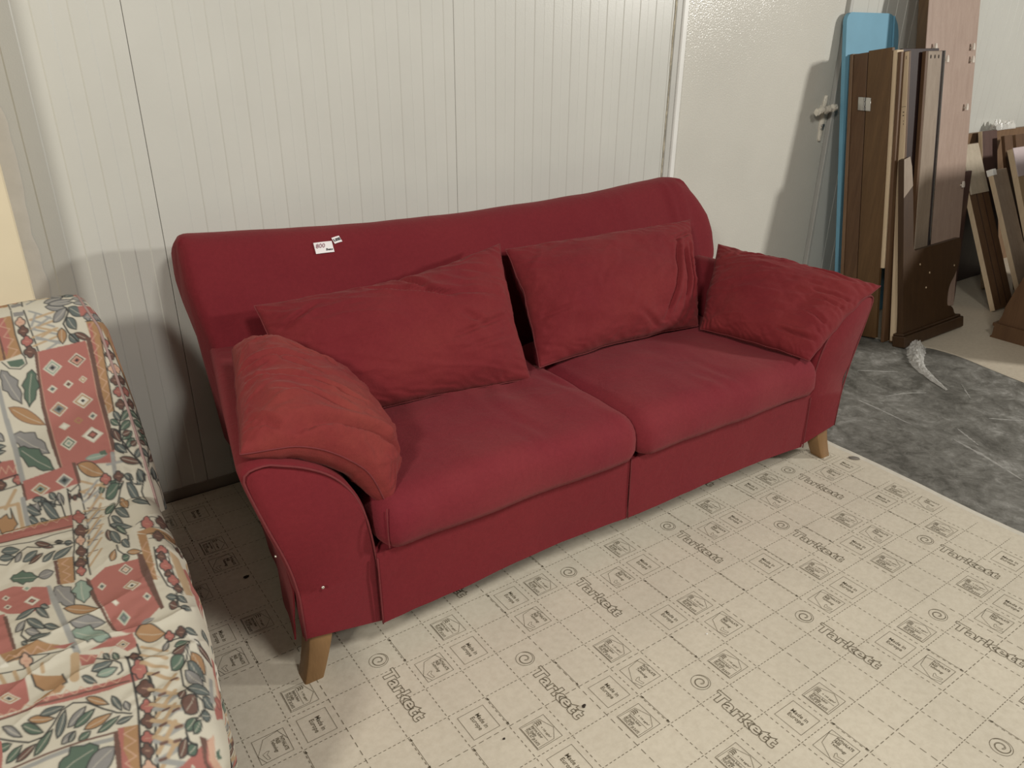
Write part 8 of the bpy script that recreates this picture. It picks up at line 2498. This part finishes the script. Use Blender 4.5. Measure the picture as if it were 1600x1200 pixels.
[0,5,-641,2446,7,3,5,1,4,-2,4,-2,3,-5,3,-5,2,-7,2,-7,2,-8,0,0,-6,-2,-5,0,-5,1,-4,2,-4,2,-3,5,-2,6,-2,7,-1,11],
[1,4,12,-641,2446,7,3,5,1,4,-2,4,-2,3,-5,3,-5,2,-7,2,-7,2,-8,0,0,-6,-2,-5,0,-5,1,-4,2,-4,2,-3,5,-2,6,-2,7,-1,11,0,0],
[1,0,9,-637,2442,14,-12,10,-12],
[1,4,18,-550,2058,-32,75,-28,38,-10,75,12,55,24,49,-4,29,-36,31],
[0,1,-767,2531,70,-11,68,-31,29,-9,-26,122,-22,42,-128,-88],
[0,0,-694,2567,22,-38,15,28,-23,37],
[0,2,-690,2566,17,-29,12,21,-18,29],
[0,10,-686,2564,12,-19,8,14,-12,20],
[0,1,-681,2563,6,-10,5,8,-7,10],
[0,2,-629,2460,18,18,-19,56,-8,59,-2,-50],
[0,10,-613,2488,27,-16,-31,125,-16,-11],
[1,10,16,-595,2489,-17,9,9,25,-17,8,9,25,-17,8,9,24,-16,8],
[0,2,-697,2498,8,2,6,-2,6,-3,4,-5,3,-6,2,-8,2,-9,2,-9,0,-11,0,0,-6,1,-7,2,-5,3,-5,4,-4,5,-3,6,-2,8,-2,10,1,12],
[1,4,12,-697,2498,8,2,6,-2,6,-3,4,-5,3,-6,2,-8,2,-9,2,-9,0,-11,0,0,-6,1,-7,2,-5,3,-5,4,-4,5,-3,6,-2,8,-2,10,1,12,0,0],
[1,0,9,-693,2492,15,-20,10,-19],
[0,5,-673,2498,6,7,5,3,4,1,4,-1,3,-3,3,-4,2,-6,2,-7,2,-8,0,0,-5,-4,-5,-3,-4,-2,-4,0,-4,1,-3,3,-3,5,-2,7,-1,11],
[1,4,12,-673,2498,6,7,5,3,4,1,4,-1,3,-3,3,-4,2,-6,2,-7,2,-8,0,0,-5,-4,-5,-3,-4,-2,-4,0,-4,1,-3,3,-3,5,-2,7,-1,11,0,0],
[1,0,9,-669,2496,14,-6,10,-8],
[1,4,18,-660,2432,0,30,17,23],
[0,1,-476,2109,20,7,-7,70,-24,153,-23,62,-46,19,4,-42,41,-70,19,-127],
[0,10,-492,2196,13,30,-22,89,-17,2],
[0,1,-506,2352,-2,4,-4,3,-3,0,-2,5,-4,3,-3,1,-4,-2,-3,-4,-1,-6,0,-5,-3,-3,-2,-5,0,-6,1,-6,2,-4,4,-3,4,0,2,-5,3,-4,4,0,3,2,3,4,1,6,0,5,4,3,2,5,0,6],
[1,2,13,-506,2352,-2,4,-4,3,-3,0,-2,5,-4,3,-3,1,-4,-2,-3,-4,-1,-6,0,-5,-3,-3,-2,-5,0,-6,1,-6,2,-4,4,-3,4,0,2,-5,3,-4,4,0,3,2,3,4,1,6,0,5,4,3,2,5,0,6,-2,6],
[1,10,10,-525,2338,9,7],
[1,9,80,-524,2244,-27,103],
[0,5,-598,2528,17,-6,-12,37,-9,-1]]
RX0, RX1, RS0, RS1, RES = -0.60, -0.14, -0.06, 1.36, 0.001
NXR, NSR = int((RX1 - RX0) / RES), int((RS1 - RS0) / RES)
cloth = np.empty((NSR, NXR, 3), np.float32)
cloth[:] = PAL[0]


def px_poly(pts, col):
    p = np.array(pts)
    x = (p[:, 0] - RX0) / RES
    y = (p[:, 1] - RS0) / RES
    a0, a1 = max(0, int(x.min())), min(NXR, int(x.max()) + 2)
    b0, b1 = max(0, int(y.min())), min(NSR, int(y.max()) + 2)
    if a0 >= a1 or b0 >= b1:
        return
    gx, gy = np.meshgrid(np.arange(a0, a1) + 0.5, np.arange(b0, b1) + 0.5)
    ins = np.zeros(gx.shape, bool)
    n = len(p)
    for k in range(n):
        xa, ya, xb, yb = x[k], y[k], x[(k + 1) % n], y[(k + 1) % n]
        if ya == yb:
            continue
        c = ((ya > gy) != (yb > gy)) & (gx < (xb - xa) * (gy - ya) / (yb - ya) + xa)
        ins ^= c
    cloth[b0:b1, a0:a1][ins] = col


def px_line(pts, w, col):
    p = np.array(pts)
    x = (p[:, 0] - RX0) / RES
    y = (p[:, 1] - RS0) / RES
    r = w / 2 / RES
    for k in range(len(p) - 1):
        a0, a1 = max(0, int(min(x[k], x[k + 1]) - r - 1)), min(NXR, int(max(x[k], x[k + 1]) + r + 2))
        b0, b1 = max(0, int(min(y[k], y[k + 1]) - r - 1)), min(NSR, int(max(y[k], y[k + 1]) + r + 2))
        if a0 >= a1 or b0 >= b1:
            continue
        gx, gy = np.meshgrid(np.arange(a0, a1) + 0.5, np.arange(b0, b1) + 0.5)
        dx, dy = x[k + 1] - x[k], y[k + 1] - y[k]
        L2 = max(1e-6, dx * dx + dy * dy)
        t = np.clip(((gx - x[k]) * dx + (gy - y[k]) * dy) / L2, 0, 1)
        d = np.hypot(gx - x[k] - t * dx, gy - y[k] - t * dy)
        cov = np.clip(r + 0.5 - d, 0, 1)[..., None]
        blk = cloth[b0:b1, a0:a1]
        blk[:] = blk * (1 - cov) + np.array(col, np.float32) * cov


for row in PRINT:
    o_ = 2 if row[0] == 0 else 3
    c_ = np.array(row[o_:], float).reshape(-1, 2).cumsum(0) / 2000.0
    if row[0] == 0:
        px_poly(c_, PAL[row[1]])
    else:
        px_line(c_, row[2] / 10000.0 * (1.7 if row[1] == 4 else 1.25 if row[1] == 2 else 1.0), PAL[row[1]])
# slight dye bleed
for ax in (0, 1):
    cloth = (cloth + 0.5 * np.roll(cloth, 1, ax) + 0.5 * np.roll(cloth, -1, ax)) / 2.0


def cloth_at(x, s):
    w = RX1 - RX0
    lim = -0.216
    x = np.where(x > lim, 2 * lim - x, x)
    lo = -0.565
    x = np.where(x < lo, lo + np.abs((lo - x) % 0.66 - 0.33 + 0.0), x)
    x = np.clip(x, lo, lim)
    s = np.where(s < -0.02, -0.04 - s, s)
    s = np.where(s > 1.27, 2.54 - s, s)
    i = np.clip((x - RX0) / RES - 0.5, 0, NXR - 1.01)
    j = np.clip((s - RS0) / RES - 0.5, 0, NSR - 1.01)
    i0, j0 = i.astype(int), j.astype(int)
    fi, fj = (i - i0)[..., None], (j - j0)[..., None]
    return (cloth[j0, i0] * (1 - fi) + cloth[j0, i0 + 1] * fi) * (1 - fj) + (cloth[j0 + 1, i0] * (1 - fi) + cloth[j0 + 1, i0 + 1] * fi) * fj


m_fl, nt, b = new_mat('printed_cotton')
at = nt.nodes.new('ShaderNodeVertexColor')
at.layer_name = 'print'
nv = noise_node(nt, 6, 4, 0.6, vec=obj_coord(nt))
rv = ramp(nt, nv.outputs['Fac'], [(0.3, (0.93, 0.92, 0.90)), (0.7, (1, 1, 1))])
nt.links.new(mixrgb(nt, 1.0, at.outputs['Color'], rv.outputs['Color'], 'MULTIPLY'), b.inputs['Base Color'])
b.inputs['Roughness'].default_value = 0.85
b.inputs['Specular IOR Level'].default_value = 0.2
nw = noise_node(nt, 380, 2, 0.5, vec=obj_coord(nt))
bump(nt, b, nw.outputs['Fac'], 0.2, 0.001)

bed = thing('patterned_sofa_bed', 'sofa bed under a loose pink, cream and green leaf-patterned cover, left of red sofa', 'sofa bed', (-0.72, 0.15, 0.0))
BO = Vector((-0.72, 0.15, 0.0))


def vnoise(x, y, seed):
    return np.array([noise.fractal(Vector((a, c, seed)), 1.0, 2.0, 3) for a, c in zip(x.ravel(), y.ravel())]).reshape(x.shape)


def cover(name, prof, s_start, wrap, xr_fn, disp, thick_r=0.045, step=0.0019):
    """sheet following profile (y,z); s measured along it, starting at s_start; wraps over the right end by wrap metres"""
    P, s = resample(prof, step)
    S = s + s_start
    xs = np.r_[np.linspace(-1.35, -0.64, 16), np.arange(-0.625, -0.24, step)]
    ee = np.arange(0, wrap, step * 1.4) + step
    d = np.gradient(P, axis=0)
    d /= np.linalg.norm(d, axis=1, keepdims=True)
    # smooth tangents so that the wrapped side does not fold
    nrm = np.stack([-d[:, 1], d[:, 0]], 1)
    if nrm[len(nrm) // 2] @ np.array([-0.5, 0.8]) < 0:
        nrm = -nrm
    K = 25
    npad = np.pad(nrm, ((K, K), (0, 0)), mode='edge')
    nsm = np.stack([np.convolve(npad[:, q], np.ones(2 * K + 1) / (2 * K + 1), 'valid') for q in range(2)], 1)
    nsm /= np.linalg.norm(nsm, axis=1, keepdims=True)
    nx, ns, ne = len(xs), len(S), len(ee)
    XX = np.zeros((ns, nx + ne))
    DD = np.zeros((ns, nx + ne))
    AX = np.zeros((ns, nx + ne))
    xr = np.array([xr_fn(v) for v in S])
    for k in range(ns):
        sh = xr[k] + 0.24
        XX[k, :nx] = xs + sh * np.clip((xs + 0.64) / 0.4, 0, 1)
        AX[k, :nx] = XX[k, :nx]
        r = thick_r
        arc = np.minimum(ee, r * math.pi / 2)
        rest = np.maximum(0, ee - r * math.pi / 2)
        XX[k, nx:] = xs[-1] + sh + r * np.sin(arc / r)
        DD[k, nx:] = r * (1 - np.cos(arc / r)) + rest
        AX[k, nx:] = xs[-1] + sh + ee
    Sg = np.repeat(S[:, None], nx + ne, 1)
    dz, dxx = disp(AX, Sg)
    off = dz - DD
    Y = P[:, 0][:, None] + nsm[:, 0][:, None] * off
    Z = P[:, 1][:, None] + nsm[:, 1][:, None] * off
    X = XX + dxx
    co = np.stack([X, Y, Z], 2).reshape(-1, 3) - np.array(BO)
    co[:, 2] = np.maximum(co[:, 2], 0.02)
    W = nx + ne
    a = np.arange((ns - 1) * W).reshape(ns - 1, W)[:, :-1].ravel()
    quads = np.stack([a, a + 1, a + W + 1, a + W], 1)
    me = bpy.data.meshes.new(name)
    me.vertices.add(len(co))
    me.vertices.foreach_set('co', co.ravel())
    me.loops.add(len(quads) * 4)
    me.loops.foreach_set('vertex_index', quads.ravel().astype(np.int32))
    me.polygons.add(len(quads))
    me.polygons.foreach_set('loop_start', np.arange(0, len(quads) * 4, 4, dtype=np.int32))
    me.update(calc_edges=True)
    me.polygons.foreach_set('use_smooth', [True] * len(quads))
    col = cloth_at(AX, Sg).reshape(-1, 3)
    ca = me.color_attributes.new('print', 'FLOAT_COLOR', 'POINT')
    ca.data.foreach_set('color', np.c_[col, np.ones(len(col))].astype(np.float32).ravel())
    me.materials.append(m_fl)
    me.update()
    o = bpy.data.objects.new(name, me)
    COL.objects.link(o)
    o.parent = bed
    rimx = XX[:, nx + 6]
    rim = [Vector((X[k, nx + 8], Y[k, nx + 8], Z[k, nx + 8])) - BO for k in range(0, ns, 6)]
    return o, rim


prof_b = catmull([(0.772, 0.30), (0.772, 0.55), (0.757, 0.73), (0.728, 0.792), (0.69, 0.812), (0.645, 0.795), (0.615, 0.758), (0.50, 0.634), (0.40, 0.526), (0.345, 0.467), (0.31, 0.425), (0.29, 0.38)], 12)
pl, sl = resample(prof_b, 0.002)
k0 = int(np.argmin(np.hypot(pl[:, 0] - 0.645, pl[:, 1] - 0.795)))


def disp_b(x, s):
    g = 0.006 * np.sin(np.clip((s + 0.02) / 0.5, 0, 1) * math.pi) + 0
    n1 = noise_grid(x, s, 4.0, 1.0) * 0.006
    # creases low down near the seat
    k = np.exp(-((s - 0.40) / 0.07) ** 2)
    n2 = np.sin(s * 120 + 14 * noise_grid(x, s, 5.0, 7.0)) * 0.0035 * k * np.clip((x + 0.45) / 0.2, 0, 1)
    return g + n1 + n2, 0 * x


def noise_grid(x, s, f, seed):
    """cheap smooth noise sampled on a coarse lattice and interpolated"""
    gx = np.linspace(-1.5, 0.3, 90)
    gs = np.linspace(-0.9, 1.6, 125)
    G_ = np.array([[noise.fractal(Vector((a * f, c * f, seed)), 1.0, 2.0, 2) for a in gx] for c in gs])
    i = np.clip((x - gx[0]) / (gx[1] - gx[0]), 0, 88.99)
    j = np.clip((s - gs[0]) / (gs[1] - gs[0]), 0, 123.99)
    i0, j0 = i.astype(int), j.astype(int)
    fi, fj = i - i0, j - j0
    fi, fj = fi * fi * (3 - 2 * fi), fj * fj * (3 - 2 * fj)
    return (G_[j0, i0] * (1 - fi) + G_[j0, i0 + 1] * fi) * (1 - fj) + (G_[j0 + 1, i0] * (1 - fi) + G_[j0 + 1, i0 + 1] * fi) * fj


ob_b, rim = cover('backrest_cover', prof_b, -sl[k0], 0.16, lambda s: float(np.interp(s, [-0.1, 0.0, 0.06, 0.3, 0.5], [-0.275, -0.262, -0.245, -0.238, -0.238])), disp_b)
m = MB()
m.tube(rim, 0.0035, 6)
m.build('piping', simple('mauve_piping', (0.33, 0.22, 0.20), 0.8, 0.1), ob_b, smooth=True)

prof_s = catmull([(0.345, 0.40), (0.315, 0.428), (0.27, 0.440), (0.12, 0.436), (-0.10, 0.430), (-0.30, 0.424), (-0.42, 0.412), (-0.475, 0.375), (-0.485, 0.30), (-0.485, 0.20)], 14)


def disp_s(x, s):
    w = np.clip((s - 0.5) / 0.2, 0, 1)
    n1 = noise_grid(x, s, 3.5, 3.0)
    folds = 0.0085 * (1 - np.abs(np.sin((s * 26 + x * 7 + 3.2 * noise_grid(x, s, 3.0, 11.0))))) ** 2.0 * np.clip(0.35 + 1.4 * noise_grid(x, s, 2.5, 21.0), 0, 1)
    fine = 0.003 * np.sin(s * 150 + 60 * x + 9 * noise_grid(x, s, 7.0, 31.0)) * np.clip(noise_grid(x, s, 4.0, 41.0), 0, 1)
    near = np.exp(-((s - 0.62) / 0.12) ** 2)
    side = np.clip((x + 0.24) / 0.08, 0, 1)
    puck = 0.006 * np.sin(s * 60 + 14 * noise_grid(x, s, 5.0, 51.0)) * side * np.clip(0.5 + noise_grid(x, s, 3.0, 57.0), 0, 1)
    return 0.012 * n1 + folds * w * (1 - 0.6 * side) + fine, puck + 0.01 * noise_grid(x, s, 5.0, 61.0) * side


ob_s, rim2 = cover('seat_cover', prof_s, 0.435, 0.30, lambda s: float(np.interp(s, [0.45, 0.55, 0.75, 0.95, 1.1, 1.2, 1.4], [-0.262, -0.260, -0.262, -0.276, -0.298, -0.314, -0.33])), disp_s)

# body under the cover and its black feet
m = MB()
m.bbox(-1.33, -0.275, -0.44, 0.33, 0.13, 0.37, 0.02, fn=lambda x, y, z: tuple(Vector((x, y, z)) - BO))
m.build('mattress_base', M_LINING, bed)
for y0 in (-0.33, 0.26):
    for x0 in (-0.33, -1.31):
        m = MB()
        m.bbox(x0, x0 + 0.055, y0, y0 + 0.05, 0.0, 0.15, 0.004, fn=lambda x, y, z: tuple(Vector((x, y, z)) - BO))
        m.build('leg', M_BLACK, bed)
